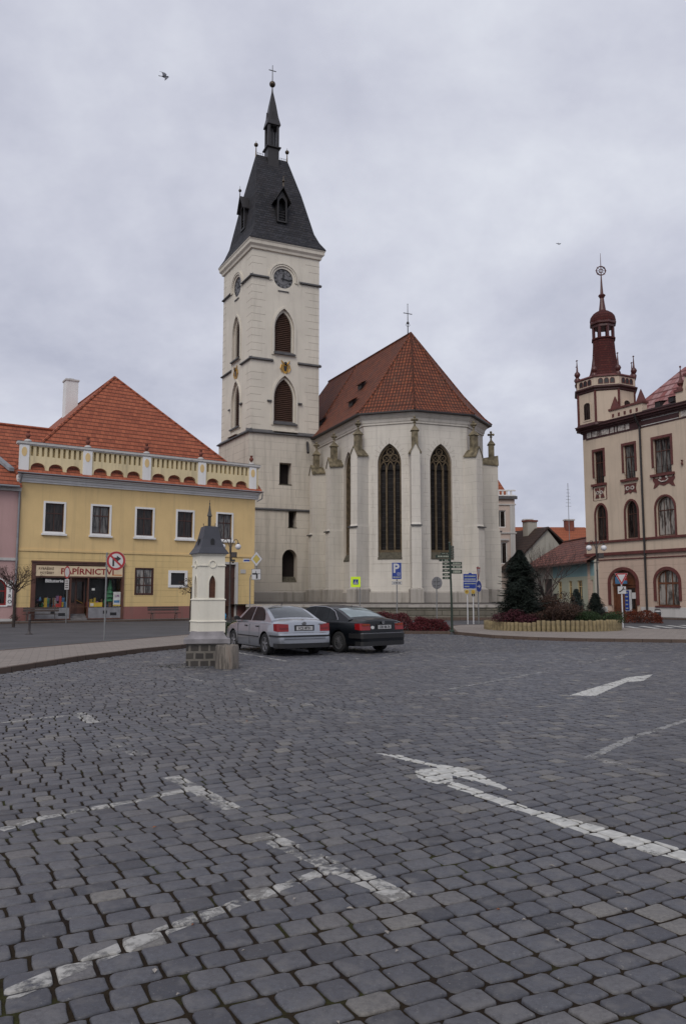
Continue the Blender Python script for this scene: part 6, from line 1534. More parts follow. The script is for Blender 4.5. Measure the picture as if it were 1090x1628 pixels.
# no right turn
s = thing('no_right_turn_sign', 'round red and white no-right-turn sign with black arrow on a thin pole', 'traffic sign', (-8.65, 28.62, .12), R(-3))
pole(s, 3.15, .03)
m = MB(); cx = .36; cz = 2.87
plate(m, circ(.35, cx, cz), 0, 0, .012); plate(m, circ(.345, cx, cz), -.012, 1, .003); plate(m, circ(.265, cx, cz), -.015, 0, .003)
disc = m.build('sign_disc', ['sign_white', 'sign_red'], s)
m = MB(); plate(m, [(cx - .13, cz - .2), (cx - .06, cz - .2), (cx - .06, cz - .0), (cx - .03, cz + .03), (cx + .03, cz + .03), (cx + .03, cz - .04), (cx + .19, cz + .075), (cx + .03, cz + .19), (cx + .03, cz + .12), (cx - .08, cz + .12), (cx - .13, cz + .06)], -.019, 1, .002)
a = R(45); d_, n_ = (.26, .035), 0
plate(m, [(cx - .22, cz + .16), (cx - .17, cz + .21), (cx + .22, cz - .16), (cx + .17, cz - .21)], -.022, 0, .002); m.build('symbol', ['sign_red', 'black'], disc)
m = MB(); m.box(-.04, .36, .0, .05, 2.66, 2.70); m.box(-.04, .36, .0, .05, 3.02, 3.06); m.build_each('bracket', 'pole', s)
# narrow seen no-vehicles sign with plate
s = thing('no_entry_for_vehicles_sign', 'round red-rimmed white sign turned edge-on with small plate, before the shop', 'traffic sign', (-17.55, 49.9, 0), R(-44))
pole(s, 3.5, .03); m = MB(); plate(m, circ(.40, 0, 3.22), 0, 0, .012); plate(m, circ(.395, 0, 3.22), -.012, 1, .003); plate(m, circ(.30, 0, 3.22), -.015, 0, .003); m.build('sign_disc', ['sign_white', 'sign_red'], s)
m = MB(); plate(m, rect(-.28, .28, 2.12, 2.78), 0, 0, .01)
for k in range(4): plate(m, rect(-.2, .2, 2.22 + k * .14, 2.27 + k * .14), -.01, 1, .002)
m.build('supplementary_plate', ['sign_white', 'black'], s)
# parking
s = thing('parking_sign', 'blue sign with white letter P and small plate on a grey pole', 'traffic sign', (2.74, 40, 0), R(-8))
pole(s, 3.4, .03, z0=0)
m = MB(); plate(m, rect(-.25, .25, 2.56, 3.42), 0, 0, .01); plate(m, rect(-.235, .235, 2.575, 3.405), -.01, 1, .002)
b_ = m.build('sign_panel', ['sign_white', 'sign_blue'], s)
m = MB(); put_text(m, 'P', .64, -.03, -.013, 3.10, 0, .02, depth=.001); m.ring(rect(.03, .17, 2.76, 2.90), rect(.045, .155, 2.775, 2.885), -.014, -.012); plate(m, rect(.08, .12, 2.81, 2.85), -.012, 0, .002)
for k, (a, b) in enumerate(((-.19, -.11), (-.09, -.05), (-.03, .03), (.05, .10), (.12, .18))): plate(m, rect(a, b, 2.64, 2.70), -.012, 1, .001)
m.build('letter_p', ['sign_white', 'glyph'], b_)
m = MB(); plate(m, rect(-.25, .25, 2.29, 2.46), 0, 1, .01); plate(m, rect(-.24, .24, 2.30, 2.45), -.01, 0, .002)
for a, b in ((-.18, -.12), (-.09, .07), (.10, .19)): plate(m, rect(a, b, 2.345, 2.405), -.012, 1, .001)
m.build('supplementary_plate', ['sign_white', 'black'], s)
# crossing sign
s = thing('crossing_sign', 'small blue pedestrian crossing sign on fluorescent yellow board before the choir', 'traffic sign', (1.16, 54, 0), R(0))
pole(s, 3.0, .03); m = MB(); plate(m, rect(-.62, .04, 2.32, 3.04), 0, 0, .01); b_ = m.build('sign_panel', 'fluo', s)
m = MB(); plate(m, rect(-.47, -.11, 2.50, 2.86), -.01, 0, .003); plate(m, [(-.42, 2.54), (-.16, 2.54), (-.29, 2.82)], -.013, 1, .002); plate(m, [(-.33, 2.56), (-.30, 2.56), (-.285, 2.66), (-.25, 2.56), (-.22, 2.56), (-.26, 2.70), (-.25, 2.76), (-.31, 2.76), (-.30, 2.68)], -.015, 2, .002); m.build('symbol', ['sign_blue', 'sign_white', 'black'], b_)
# back of a round sign
s = thing('round_sign_from_behind', 'round sign seen from its grey back on a thin pole left of the signpost', 'traffic sign', (5.02, 42, 0), R(140))
pole(s, 2.7, .03, y=.03); m = MB(); plate(m, circ(.33, 0, 2.41), -.0, 0, .012); plate(m, circ(.32, 0, 2.41), -.012, 1, .003); m.build('sign_disc', ['sign_back', 'sign_red'], s)
m = MB(); m.box(-.2, .2, .0, .03, 2.30, 2.33); m.box(-.2, .2, .0, .03, 2.50, 2.53); m.build_each('bracket', 'pole', s)
# finger post
s = thing('finger_post', 'dark green signpost bristling with direction blades at the pavement corner', 'signpost', (4.86, 35.2, .12), R(1.5))
m = MB(); m.tube([(0, 0, 0), (0, 0, 1.0), (-.06, 0, 3.95)], [.055, .048, .042], 10); m.sphere((-.062, 0, 3.97), .06, 8); m.lathe([(.1, 0), (.1, .06), (.06, .1)], 0, 0, 10); m.build('pole', 'darkgreen', s, smooth=40)
def blade(x0, x1, z0, z1, yaw, txt):
    m = MB(T(-.05, -.03, 0, R(yaw))); k = 1 / math.cos(R(yaw)); x0, x1 = x0 * k, x1 * k
    m.slab(rect(x0, x1, z0, z1), -.02, .0, 0); b = m.build('direction_blade', 'darkgreen', s)
    m = MB(T(-.05, -.03, 0, R(yaw))); q = random.Random(int(z0 * 100)); x = min(x0, x1) + .1; e_ = max(x0, x1) - .06
    while x < e_ - .04:
        l_ = q.uniform(.03, .09); m.slab(rect(x, min(x + l_, e_), z0 + .035, z1 - .035), -.023, -.02); x += l_ + .02
        if q.random() < .2: x += .05
    if txt: m.slab(circ(.03, e_ - .02, (z0 + z1) / 2, 10), -.026, -.02)
    m.build('blade_lettering', 'glyph', b)
Z0 = -.12
for k in range(5): blade(.02, .24, 3.42 + Z0 + k * .115, 3.52 + Z0 + k * .115, 62, 0)
blade(-.66, -.02, 3.42 + Z0, 3.55 + Z0, 4, 1); blade(-.36, -.02, 3.58 + Z0, 3.67 + Z0, -48, 0)
blade(-.5, -.36, 3.26 + Z0, 3.36 + Z0, 0, 0); blade(-.34, -.02, 3.25 + Z0, 3.37 + Z0, 0, 0)
for z0, z1 in ((3.10, 3.22), (2.95, 3.07), (2.79, 2.91), (2.62, 2.73), (2.46, 2.57)): blade(-.34, -.02, z0 + Z0, z1 + Z0, -10, 0)
for z0, z1 in ((3.11, 3.24), (2.95, 3.08), (2.71, 2.89)): blade(.03, .54, z0 + Z0, z1 + Z0, 8, 1)
# blue direction board on white posts
s = thing('blue_direction_board', 'blue board with rows of white lettering on two white posts', 'sign', (7.78, 48, .0), R(0))
for x in (-.18, .17):
    m = MB(); m.tube([(x, .04, 0), (x, .04, 2.9)], .035, 8); m.build('post', 'pole_white', s, smooth=40)
m = MB(); pts = [(-.42, 2.17), (.40, 2.17), (.40, 3.06), (.12, 3.06), (.06, 3.13), (-.06, 3.13), (-.12, 3.06), (-.42, 3.06)]; plate(m, pts, 0, 0, .02); plate(m, rect(-.41, .39, 2.60, 2.645), -.02, 1, .003); b_ = m.build('sign_panel', ['sign_blue', 'sign_white'], s)
m = MB(); q = random.Random(2)
for z, x1 in ((2.92, .33), (2.74, .28), (2.47, .30), (2.29, -.08)):
    x = -.36
    while x < x1: l_ = q.uniform(.03, .08); plate(m, rect(x, x + l_, z - .035, z + .04), -.02, 0, .002); x += l_ + .018
m.build('lettering', 'glyph', b_)
for x in (-.22, .17):
    m = MB(T(x, -.02, 0)); plate(m, circ(.13, 0, 1.97), 0, 0, .01); plate(m, circ(.085, 0, 1.97), -.01, 1, .003); b2_ = m.build('yellow_disc', ['sign_yellow', 'gold'], s)
m = MB(); m.box(.07, .15, -.03, .0, 1.70, 1.86); m.box(.2, .27, -.03, .0, 1.70, 1.86); m.build_each('black_tag', 'black', s)
# blue round arrow sign with give-way seen edge-on
s = thing('blue_arrow_sign', 'round blue arrow sign under an edge-on give-way triangle on one pole', 'traffic sign', (7.7, 44.6, .12), R(52))
pole(s, 3.25, .035, mat='pole'); m = MB(); plate(m, circ(.33, 0, 2.14), 0, 1, .012); plate(m, circ(.315, 0, 2.14), -.012, 0, .003); b_ = m.build('sign_disc', ['sign_blue', 'sign_white'], s)
m = MB(); plate(m, [(-.2, 2.11), (.02, 2.11), (.02, 2.03), (.2, 2.14), (.02, 2.25), (.02, 2.17), (-.2, 2.17)], -.015, 0, .002); m.build('symbol', 'sign_white', b_)
m = MB(T(0, 0, 0, R(14))); plate(m, [(-.42, 3.22), (.42, 3.22), (0, 2.52)], .0, 1, .012); plate(m, [(-.28, 3.14), (.28, 3.14), (0, 2.68)], -.012, 0, .003); m.build('give_way_triangle', ['sign_white', 'sign_red'], s)
# priority road
s = thing('priority_road_sign', 'yellow and white diamond sign with black junction plate on a bent pole', 'traffic sign', (-5.33, 45, 0), R(-6))
m = MB(); m.tube([(0, .03, 0), (0, .03, 2.75), (.03, .03, 2.87), (.12, .03, 2.93), (.3, .03, 2.94), (.36, .03, 3.0), (.36, .03, 4.2)], .03, 8); m.build('pole', 'pole', s, smooth=50)
m = MB(); cx, cz = .36, 3.83
def dia(r): return [(cx, cz - r * 1.12), (cx + r * .92, cz), (cx, cz + r * 1.12), (cx - r * .92, cz)]
plate(m, dia(.39), 0, 2, .01); plate(m, dia(.375), -.01, 0, .003); plate(m, dia(.235), -.013, 2, .002); plate(m, dia(.225), -.015, 1, .003); m.build('diamond_panel', ['sign_white', 'sign_yellow', 'black'], s)
m = MB(); plate(m, rect(cx - .27, cx + .27, 2.64, 3.26), 0, 1, .01); plate(m, rect(cx - .255, cx + .255, 2.655, 3.245), -.01, 0, .003)
plate(m, [(cx - .22, 2.93), (cx - .22, 3.03), (cx + .02, 3.03), (cx + .09, 2.98), (cx + .09, 2.70), (cx - .01, 2.70), (cx - .01, 2.93)], -.013, 1, .002); plate(m, rect(cx + .06, cx + .22, 2.97, 3.0), -.013, 1, .002); plate(m, rect(cx - .03, cx + .0, 3.0, 3.15), -.013, 1, .002); m.build('junction_plate', ['sign_white', 'black'], s)
s = thing('street_name_sign', 'small white and dark blue arrow plate on a bracket left of the yellow diamond', 'sign', (-5.6, 45.15, 0), 0)
m = MB(); plate(m, rect(-.16, .22, 3.66, 3.86), 0, 0, .02); plate(m, rect(-.12, .22, 3.71, 3.80), -.02, 1, .003); m.build('name_plate', ['sign_white', 'sign_blue'], s)
m = MB(); m.tube([(.22, .02, 3.76), (.62, .0, 3.76)], .014, 6); m.build_each('bracket', 'pole', s)
# give way on the right
s = thing('give_way_sign', 'red and white give-way triangle with curved-road plate beside the log planter', 'traffic sign', (14.55, 41.0, .0), R(-4))
pole(s, 2.85, .035, mat='pole_white'); m = MB(); plate(m, [(-.34, 2.90), (.34, 2.90), (0, 2.27)], 0, 2, .012); plate(m, [(-.325, 2.893), (.325, 2.893), (0, 2.287)], -.012, 1, .003); plate(m, [(-.215, 2.83), (.215, 2.83), (0, 2.43)], -.015, 0, .003); m.build('triangle_panel', ['sign_white', 'sign_red', 'pole_white'], s)
m = MB(); plate(m, rect(-.22, .22, 1.82, 2.22), 0, 1, .01); plate(m, rect(-.21, .21, 1.83, 2.21), -.01, 0, .003)
m.tube([(-.15, -.015, 1.93), (-.05, -.015, 1.97), (.04, -.015, 2.05), (.09, -.015, 2.16)], .028, 6, 1); plate(m, rect(.06, .18, 2.03, 2.06), -.013, 1, .003); m.build('road_plate', ['sign_white', 'black'], s)
# info column by the town hall door
s = thing('information_column', 'narrow upright blue and white notice column by the town hall door', 'sign', (22.2, 61.2, 0), R(-61))
m = MB(); m.box(-.28, .28, -.06, .06, .55, 2.2, 0); b_ = m.build('panel', 'sign_white', s)
m = MB(); m.box(-.26, .14, -.075, -.06, .6, 2.15, 0)
for k in range(5): m.box(-.2, .02, -.08, -.075, .72 + k * .3, .82 + k * .3, 1)
m.build('printed_strip', ['sign_blue', 'glyph'], b_)
m = MB(); m.box(-.2, -.14, -.03, .03, 0, .55); m.box(.14, .2, -.03, .03, 0, .55); m.build('feet', 'pole', s)
# lamps
def lamp(x, y, label, extra):
    s = thing('street_lamp', label, 'street lamp', (x, y, 0), 0, 'double globe street lamps')
    m = MB(); m.lathe([(.16, 0), (.16, .25), (.11, .35), (.09, .9), (.065, 1.0), (.055, 3.5), (.075, 3.6), (.05, 3.7), (.045, 4.7), (.08, 4.8), (.08, 5.15), (.05, 5.3), (.04, 5.75), (.07, 5.82), (.03, 5.95), (.01, 6.25)], 0, 0, 12); m.build('post', 'lamp_iron', s, smooth=40)
    for s_ in (-1, 1):
        m = MB(); m.tube([(0, 0, 5.0), (s_ * .12, 0, 5.45), (s_ * .3, 0, 5.78), (s_ * .42, 0, 5.80), (s_ * .53, 0, 5.66), (s_ * .55, 0, 5.52)], .028, 6); m.build('arm', 'lamp_iron', s, smooth=50)
        m = MB(); m.lathe([(.10, 0), (.10, .05), (.04, .12)], s_ * .55, 0, 10, 5.44); m.build('globe_cap', 'lamp_iron', s)
        m = MB(); m.sphere((s_ * .55, 0, 5.26), .215, 18); m.build('globe', 'globe', s, smooth=60)
    if extra:
        m = MB(); m.box(.08, .46, -.2, .12, 4.5, 4.86); m.ring(rect(.11, .43, 4.53, 4.83), rect(.15, .39, 4.57, 4.79), -.22, -.2); m.box(.05, .12, -.03, .03, 4.3, 4.5); m.build('loudspeaker', 'lamp_iron', s)
        if extra > 1: m = MB(); m.box(.06, .34, -.1, .1, 4.18, 4.34); m.lathe([(.04, 0), (.09, .1)], .2, -.02, 8, 4.06); m.build('camera_box', 'darkmetal', s)
lamp(-8.12, 56.4, 'double globe street lamp with dark loudspeaker box, in front of the yellow house door', 2)
lamp(18.75, 57.8, 'double globe street lamp behind the log planter, beside the town hall corner', 1)
# bollard
s = thing('bollard', 'short black iron bollard on the road near the left edge', 'bollard', (-14.18, 35.7, -.02))
m = MB(); m.lathe([(.12, 0), (.12, .04), (.07, .08), (.055, .14), (.05, .6), (.07, .66), (.05, .7), (.06, .82), (.05, .88), (.0, .92)], 0, 0, 12); m.build('post', 'lamp_iron', s, smooth=40)
m = MB(); m.box(-.14, .14, -.14, .14, 0, .02); m.build('foot_plate', 'lamp_iron', s)
# benches
def bench(x, y, rot, label):
    s = thing('park_bench', label, 'bench', (x, y, .1), R(rot), 'dark slatted benches by the yellow house')
    m = MB()
    for k in range(4): m.box(-1.1, 1.1, -.28 + k * .13, -.18 + k * .13, .42, .46)
    m.build('seat', 'bench_wood', s)
    m = MB()
    for k in range(2): m.loft([[(x_, .24 + k * .03, .60 + k * .15), (x_, .27 + k * .03, .60 + k * .15), (x_, .29 + k * .03, .72 + k * .15), (x_, .26 + k * .03, .72 + k * .15)] for x_ in (-1.1, 1.1)])
    m.build('backrest', 'bench_wood', s)
    for x_ in (-.85, .85):
        m = MB(); m.tube([(x_, -.26, 0), (x_, -.22, .4), (x_, .2, .42), (x_, .34, .9)], .025, 6); m.tube([(x_, .32, 0), (x_, .18, .42)], .025, 6); m.build('leg', 'lamp_iron', s)
    return s
b1 = bench(-19.7, 51.4, 20, 'dark slatted bench standing before the shop window')
b2 = bench(-12.45, 54.9, 28, 'dark slatted bench standing below the ground floor window right of the shop')
# litter bin, blue bin bag
s = thing('litter_bin', 'dark cylindrical litter bin with pale band beside the town hall window', 'bin', (21.0, 52.6, -.02))
m = MB(); m.lathe([(.20, 0), (.21, .04), (.21, .74), (.19, .82), (.12, .86), (0, .87)], 0, 0, 18); m.build('drum', 'darkmetal', s, smooth=35)
m = MB(); m.lathe([(.213, .68), (.216, .69), (.216, .76), (.213, .77)], 0, 0, 18); m.build('band', 'sign_white', s, smooth=35)
s = thing('blue_sack', 'bright blue plastic sack lying at the foot of the street lamp', 'sack', (-8.35, 54.9, -.02))
m = MB(); q = random.Random(4); rg = []
for k in range(8):
    z = .02 + .075 * k; rr = .24 * math.sin(PI * (k + .8) / 8.8) ** .5; rg.append([(rr * (1 + q.uniform(-.09, .09)) * math.cos(2 * PI * i / 14), rr * (1 + q.uniform(-.09, .09)) * math.sin(2 * PI * i / 14), z + .42 * 0) for i in range(14)])
m.loft(rg); m.build('sack_body', 'bluebag', s, smooth=60); m = MB(); m.lathe([(.05, .55), (.03, .6), (.08, .68), (.03, .7)], 0, 0, 8); m.build('tied_neck', 'bluebag', s)
# birds
M['bird_dark'] = plain('dark_plumage', (0.035, 0.038, 0.045), .7, .3); M['bird_wing'] = plain('grey_wing', (0.11, 0.115, 0.135), .8, .3)
def bird(label, loc, s_, rot):
    o = thing('bird', label, 'bird', loc, 0); o.rotation_euler = rot; o.scale = (s_, s_, s_)
    m = MB(); rg = []
    for x, r, z in ((-.30, .02, 0), (-.22, .035, 0), (-.12, .075, -.005), (0, .095, -.01), (.12, .085, 0), (.2, .055, .02), (.26, .06, .03), (.31, .045, .03), (.34, .02, .02), (.39, .006, .01)): rg.append([(x, r * math.cos(2 * PI * i / 10), z + r * .9 * math.sin(2 * PI * i / 10)) for i in range(10)])
    m.loft(rg); m.loft([[(-.24, -.03, .005), (-.24, .03, .005), (-.24, .03, -.005), (-.24, -.03, -.005)], [(-.5, -.09, .005), (-.5, .09, .005), (-.5, .09, -.002), (-.5, -.09, -.002)]]); b = m.build('body', 'bird_dark', o, smooth=50)
    for k in (-1, 1):
        m = MB(); st = [(.02, .08, .14, 0), (.06, .25, .17, .09), (.02, .45, .14, .12), (-.08, .62, .08, .08), (-.2, .78, .02, .02)]
        m.loft([[(x + c, k * y, z), (x + c * .3, k * y, z + .018), (x - c * 1.1, k * y, z + .004), (x - c * .2, k * y, z - .006)] for x, y, c, z in st]); m.build('wing', 'bird_wing', b, smooth=50)
bird('dark bird with spread wings flying in the upper left sky', (-14.65, 60, 44.2), 1.0, (R(55), R(-10), R(28)))
bird('tiny distant bird in the sky left of the red turret spire', (43.2, 150, 72.0), .75, (R(20), R(20), R(60)))

# ============================================================ PLANTS
def leafmat(name, c, var=.5, rough=.75):
    t = NT(name); o = t.tc.outputs['Object']
    oi = t.n.new('ShaderNodeNewGeometry'); 
    r_ = t.math('ADD', t.math('MULTIPLY', oi.outputs['Random Per Island'], .65), t.math('MULTIPLY', t.noise(o, 2.2, 3), .35))
    col = t.ramp(r_, [(0.1, sc4(c, 1 - var)), (0.5, sc4(c, 1)), (0.9, sc4(c, 1 + var))]); return t.fin(col, rough, spec=.3)
M['spruce'] = leafmat('spruce_needles', (0.014, 0.021, 0.016)); M['spruce_blue'] = leafmat('blue_spruce_needles', (0.032, 0.045, 0.042)); M['juniper'] = leafmat('juniper_green', (0.022, 0.042, 0.014), .6)
M['barberry'] = leafmat('barberry_red', (0.085, 0.014, 0.018), .65); M['dkred'] = leafmat('dark_red_shrub', (0.048, 0.010, 0.016), .6); M['brownshrub'] = leafmat('brown_shrub', (0.048, 0.026, 0.018), .6); M['orangeshrub'] = leafmat('rusty_hedge', (0.11, 0.024, 0.010), .6)
M['bark'] = plain('dark_bark', (0.035, 0.026, 0.022), .9, .4, 8, bump=.5); M['twig'] = plain('twigs', (0.045, 0.026, 0.022), .9, .3); M['log'] = plain('palisade_log', (0.20, 0.158, 0.085), .85, .35, 5, bump=.4)
M['log_top'] = plain('log_top', (0.20, 0.165, 0.10), .9, .3)
def leaves(pts, size, aspect=.6, q=None):
    """one small pointed leaf (two triangles) at each point, random facing"""
    m = MB(); V, F = [], []; q = q or rnd
    for (x, y, z) in pts:
        a, b = q.uniform(0, 2 * PI), q.uniform(-1.1, 1.1); d = Vector((math.cos(a) * math.cos(b), math.sin(a) * math.cos(b), math.sin(b))); w = Vector((q.gauss(0, 1), q.gauss(0, 1), q.gauss(0, 1))).cross(d).normalized()
        s = size * q.uniform(.6, 1.35); p = Vector((x, y, z)); k = len(V)
        V += [tuple(p), tuple(p + d * s * .5 + w * s * aspect * .5), tuple(p + d * s), tuple(p + d * s * .5 - w * s * aspect * .5)]; F.append((k, k + 1, k + 2, k + 3))
    m.v, m.f, m.m = V, F, [0] * len(F); return m
def clump_pts(n, rx, ry, rz, q, lumps=9, cz=0.0, flat=.0):
    cs = []
    for _ in range(lumps):
        a = q.uniform(0, 2 * PI); e_ = q.uniform(0, 1) ** .5; cs.append((rx * .72 * e_ * math.cos(a), ry * .72 * e_ * math.sin(a), cz + rz * q.uniform(.25, .8), q.uniform(.32, .5)))
    out = []
    while len(out) < n:
        c_ = q.choice(cs); d = Vector((q.gauss(0, 1), q.gauss(0, 1), q.gauss(0, 1))).normalized() * (q.random() ** .4) * c_[3]
        p = (c_[0] + d.x * rx, c_[1] + d.y * ry, c_[2] + d.z * rz * .9)
        if p[2] > 0: out.append(p)
    return out
def shrub(name, label, cat, loc, rx, ry, rz, mat, n, leaf, seed, group=None, rot=0, lumps=9, twigs=14):
    q = random.Random(seed); s = thing(name, label, cat, loc, rot, group)
    m = leaves(clump_pts(n, rx, ry, rz, q, lumps), leaf, .6, q); m.build('foliage', mat, s, uv=False)
    m = MB()
    for _ in range(twigs):
        a = q.uniform(0, 2 * PI); r_ = q.uniform(.2, .8); b = (rx * r_ * math.cos(a), ry * r_ * math.sin(a)); m.tube([(b[0] * .6, b[1] * .6, 0), (b[0] * .8, b[1] * .8, rz * .4), (b[0] * 1.05, b[1] * 1.05, rz * q.uniform(.75, 1.08))], [.014, .01, .003], 4)
    m.build('stems', 'twig', s, uv=False); return s
def conifer(name, label, loc, h, r, seed, mat='spruce', dens=1.0, group=None):
    q = random.Random(seed); s = thing(name, label, 'conifer', loc, q.uniform(0, 6), group)
    m = MB(); m.tube([(0, 0, 0), (0, 0, h * .5), (.02, 0, h * .97)], [h * .022, h * .012, .004], 7); m.build('trunk', 'bark', s)
    V, F = [], []; nl = int(26 * dens)
    for L in range(nl):
        f = L / nl; z = h * (.03 + .95 * f); rad = r * (1 - f ** 2.0) ** .85 * (1.0 + .15 * math.sin(L * 2.3)); nb = max(4, int(13 * (1 - f) + 3))
        for b in range(nb):
            a = q.uniform(0, 2 * PI); ln = rad * q.uniform(.55, 1.18); dz = -.22 * ln; ns = max(4, int(ln / .045 * dens))
            for k in range(ns):
                t_ = (k + q.random()) / ns; c_ = Vector((math.cos(a) * ln * t_, math.sin(a) * ln * t_, z + dz * t_ + .10 * ln * t_ * t_ * 2))
                for s_ in (-1, 1):
                    side = a + s_ * q.uniform(.5, 1.15); sl_ = (.06 + .17 * (1 - t_)) * (0.5 + .5 * min(1, rad)) * q.uniform(.7, 1.3) + .04
                    d = Vector((math.cos(side), math.sin(side), q.uniform(-.45, .12))) * sl_; w = Vector((-math.sin(side), math.cos(side), q.uniform(-.6, .6))) * .016
                    i = len(V); V += [tuple(c_ - w), tuple(c_ + w), tuple(c_ + d + w * .3), tuple(c_ + d - w * .3)]; F.append((i, i + 1, i + 2, i + 3))
    lob = [(q.uniform(0, 2 * PI), q.uniform(.05, .8), q.uniform(.62, 1.22)) for _ in range(34)]
    for _ in range(int(19000 * dens * h * r / 3)):            # inner boughs, clumped so that gaps stay open at the edge
        f = q.random() ** 1.15; a = q.uniform(0, 2 * PI); k_ = 1.0
        for la, lf, lr2 in lob:
            if abs(f - lf) < .10 and abs((a - la + PI) % (2 * PI) - PI) < .55: k_ = lr2
        rr = r * (1 - f ** 2.1) ** .85 * k_ * (1 + .14 * math.sin(3 * a + 9 * f) + .10 * math.sin(5 * a - 17 * f)) * (q.random() ** .4) * .84; c_ = Vector((rr * math.cos(a), rr * math.sin(a), h * (.02 + .93 * f)))
        d = Vector((math.cos(a + q.gauss(0, .6)), math.sin(a + q.gauss(0, .6)), q.uniform(-.7, .1))) * q.uniform(.045, .12); w = Vector((-math.sin(a), math.cos(a), q.uniform(-.6, .6))) * .019
        i = len(V); V += [tuple(c_ - w), tuple(c_ + w), tuple(c_ + d + w * .3), tuple(c_ + d - w * .3)]; F.append((i, i + 1, i + 2, i + 3))
    m = MB(); m.v, m.f, m.m = V, F, [0] * len(F); m.build('needles', mat, s, uv=False); return s
def bare_tree(name, label, loc, h, trunk_h, spread, seed, depth=5, r0=.07, up=.55, cat='tree', group=None, first=6, leafn=0):
    q = random.Random(seed); s = thing(name, label, cat, loc, 0, group); tips = []
    m = MB(); tr_ = [(0, 0, 0), (q.uniform(-.04, .04), q.uniform(-.04, .04), trunk_h * .5), (q.uniform(-.05, .05), 0, trunk_h)]
    m.tube(tr_, [r0 * 1.25, r0, r0 * .9], 8); m.build('trunk', 'bark', s, smooth=50)
    m = MB()
    def grow(p, d, ln, r, lv):
        pts = [p]; dd = d.copy()
        for k in range(3):
            dd = (dd + Vector((q.gauss(0, .16), q.gauss(0, .16), q.gauss(0, .1) + .05 * up))).normalized(); pts.append(pts[-1] + dd * ln / 3)
        m.tube([tuple(a) for a in pts], [r, r * .8, r * .65, r * .5], 5 if lv < 2 else 3)
        if lv >= depth: tips.extend(pts[2:]); return
        for k in range(q.choice((2, 3, 3)) if lv < depth - 1 else 3):
            nd = (dd + Vector((q.gauss(0, .5), q.gauss(0, .5), q.gauss(0, .32) + up * .25))).normalized(); grow(pts[-1] if k else pts[2], nd, ln * q.uniform(.62, .85), r * .55, lv + 1)
    base = Vector(tr_[-1]); L0 = (h - trunk_h) * .34
    for k in range(first):
        a = 2 * PI * k / first + q.uniform(-.3, .3); grow(base - Vector((0, 0, q.uniform(0, .2) * trunk_h)), Vector((math.cos(a) * spread, math.sin(a) * spread, up + q.uniform(0, .5))).normalized(), L0, r0 * .6, 1)
    m.build('crown', 'twig', s, uv=False)
    if leafn:
        m = leaves([tuple(q.choice(tips) + Vector((q.gauss(0, .03),) * 3)) for _ in range(leafn)], .06, .6, q); m.build('last_leaves', 'brownshrub', s, uv=False)
    return s
# log planter on the island
PLC, PRX, PRY = (10.1, 38.2), 3.15, 2.75
lp = thing('log_planter', 'raised oval bed edged with upright pale logs on the paved island', 'planter', (PLC[0], PLC[1], .115), 0)
n_log = 92; q = random.Random(3); base_ = None
for k in range(n_log):
    a = 2 * PI * k / n_log; x, y = PRX * math.cos(a), PRY * math.sin(a); hl = (.50 if x > -1.3 else .40)
    r_ = .098
    if base_ is None:
        m = MB(); m.lathe([(r_, 0), (r_, .45), (r_ * .8, .485), (0, .49)], 0, 0, 10); base_ = m.build('palisade_log', 'log', lp, smooth=40); lg = base_
    else: lg = dup(base_, lp)
    lg.location = (x, y, 0); lg.scale = (1, 1, hl / .49 * q.uniform(.96, 1.05)); lg.rotation_euler = (q.uniform(-.02, .02), q.uniform(-.02, .02), q.uniform(0, 6))
m = MB(); rg = [[(PRX * .97 * math.cos(2 * PI * i / 40) * s_, PRY * .97 * math.sin(2 * PI * i / 40) * s_, z) for i in range(40)] for s_, z in ((1, .30), (.6, .42), (.01, .48))]; m.loft(rg, 0, True, False); m.build('soil', 'soil', lp)
zp = .5
conifer('spruce_tree', 'tall dark spruce growing at the left end of the log planter', (8.62, 38.2, .30), 3.85, 1.28, 21, dens=1.25)
conifer('young_spruce', 'small spruce in the log planter, left of the pair below the teal cottage', (11.75, 39.6, .4), 1.75, .48, 22, 'spruce_blue', .9, 'young spruces in the log planter')
conifer('young_spruce', 'small rounder spruce in the log planter, right of the pair', (12.6, 39.3, .4), 1.55, .62, 23, 'spruce', .9, 'young spruces in the log planter')
shrub('low_shrub', 'low dark red shrub spilling over the logs at the left end of the planter', 'shrub', (8.0, 36.9, .40), 1.15, .9, .62, 'dkred', 6500, .07, 31)
shrub('low_shrub', 'low brown twiggy shrub at the front middle of the log planter', 'shrub', (9.9, 37.0, .42), 1.4, 1.35, .82, 'brownshrub', 9000, .07, 32)
shrub('low_shrub', 'brown shrub with bare stems behind the middle of the log planter', 'shrub', (10.2, 38.9, .42), 1.35, 1.1, 1.35, 'brownshrub', 7500, .07, 35)
shrub('creeping_juniper', 'wide dark green juniper filling the right end of the log planter', 'shrub', (12.0, 37.4, .42), 1.4, 1.4, .55, 'juniper', 9000, .06, 33, lumps=14)
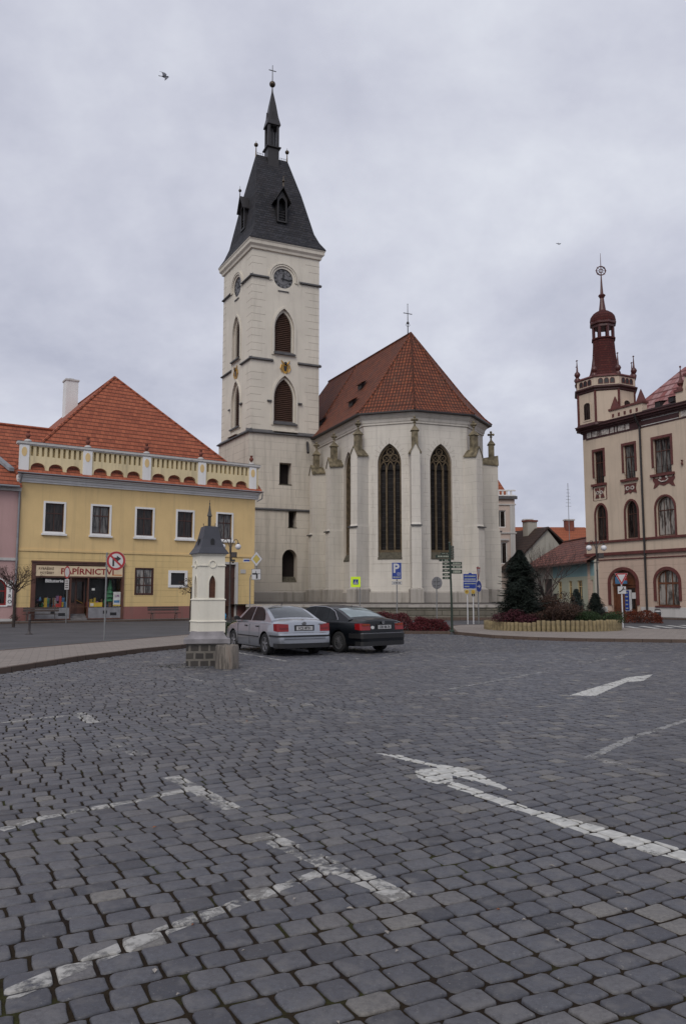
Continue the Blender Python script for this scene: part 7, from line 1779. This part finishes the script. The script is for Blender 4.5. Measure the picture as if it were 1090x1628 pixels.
# hedges
def hedge(label, a, b, w, h, mat, n, seed, z=0.0):
    q = random.Random(seed); A_, B_ = Vector(a), Vector(b); L = (B_ - A_).length
    s = thing('hedge', label, 'hedge', (A_.x, A_.y, z), math.atan2(B_.y - A_.y, B_.x - A_.x)); pts = []
    for _ in range(n):
        x = q.uniform(0, L); e_ = min(1, .45 + min(x, L - x) / .5)
        hh = h * (.84 + .10 * math.sin(x * 2.3 + 1) + .07 * math.sin(x * 6.1)) * e_; u = q.uniform(-1, 1); zt = hh * math.sqrt(max(0, 1 - abs(u) ** 3)); zz = zt * (1 - q.random() ** 2.5 * .9) if q.random() < .75 else zt * q.random()
        pts.append((x + q.gauss(0, .03), u * w / 2 * (.8 + .25 * math.sin(x * 3.7 + zz * 5)) + q.gauss(0, .03), max(.02, zz + q.gauss(0, .02))))
    leaves(pts, .065, .6, q).build('foliage', mat, s, uv=False)
    m = MB()
    for k in range(int(L * 12)):
        x = q.uniform(0.05, L - .05); y = q.uniform(-.3, .3) * w; m.tube([(x, y, 0), (x + q.gauss(0, .08), y * 1.5, h * .5), (x + q.gauss(0, .14), y * 2, h * q.uniform(.8, 1.06))], [.014, .009, .003], 3)
    m.build('stems', 'twig', s, uv=False); return s
hedge('dark red barberry hedge running behind the two parked cars', (-3.6, 36.9), (3.3, 37.1), 1.3, .88, 'barberry', 20000, 51, .1)
hedge('bright red end clump of barberry at the foot of the signpost', (3.25, 36.9), (4.85, 36.5), 1.1, .62, 'barberry', 6500, 52, .1)
hedge('rusty red clipped hedge before the town hall door', (16.3, 51.4), (20.3, 50.2), 1.3, .82, 'orangeshrub', 11000, 53, .0)
shrub('dark_bush', 'small dark green bush between the model tower and the silver car', 'shrub', (-4.35, 29.6, .12), .5, .5, .75, 'juniper', 2600, .06, 54)
shrub('doorstep_plant', 'small leafless brown plant at the foot of the pink house wall', 'shrub', (-21.1, 50.6, .1), .35, .3, .45, 'brownshrub', 300, .06, 55)
# trees
bare_tree('pruned_tree', 'small pollarded round-headed bare tree before the pink and yellow house corner', (-18.2, 43.6, 0), 3.85, 2.3, 1.1, 61, 5, .075, .5, first=11, leafn=500)
bare_tree('bare_tree', 'leafless reddish branching tree in front of the low cottage roof', (12.3, 48.0, 0), 5.6, 1.7, .85, 62, 5, .08, .75, first=7)
bare_tree('pruned_tree', 'small round-headed tree with a few brown leaves half hidden by the model tower', (-7.55, 39.0, .0), 2.95, 2.15, 1.1, 63, 5, .045, .3, first=7, leafn=420)
# weeds and moss round the stone base
q = random.Random(9); pts = []
for _ in range(900):
    a = q.uniform(0, 2 * PI); r_ = q.uniform(.5, .85) if q.random() < .8 else q.uniform(.8, 1.2); x, y = -3.5 + r_ * 1.0 * math.cos(a) - .2, 19.4 + r_ * .62 * math.sin(a) - .1
    pts.append((x, y, .0 + q.random() * .012))
M['moss'] = leafmat('moss_green', (0.030, 0.032, 0.012), .6)
tag(leaves(pts, .022, .7, q).build('moss_and_weeds', 'moss', uv=False), kind='stuff')
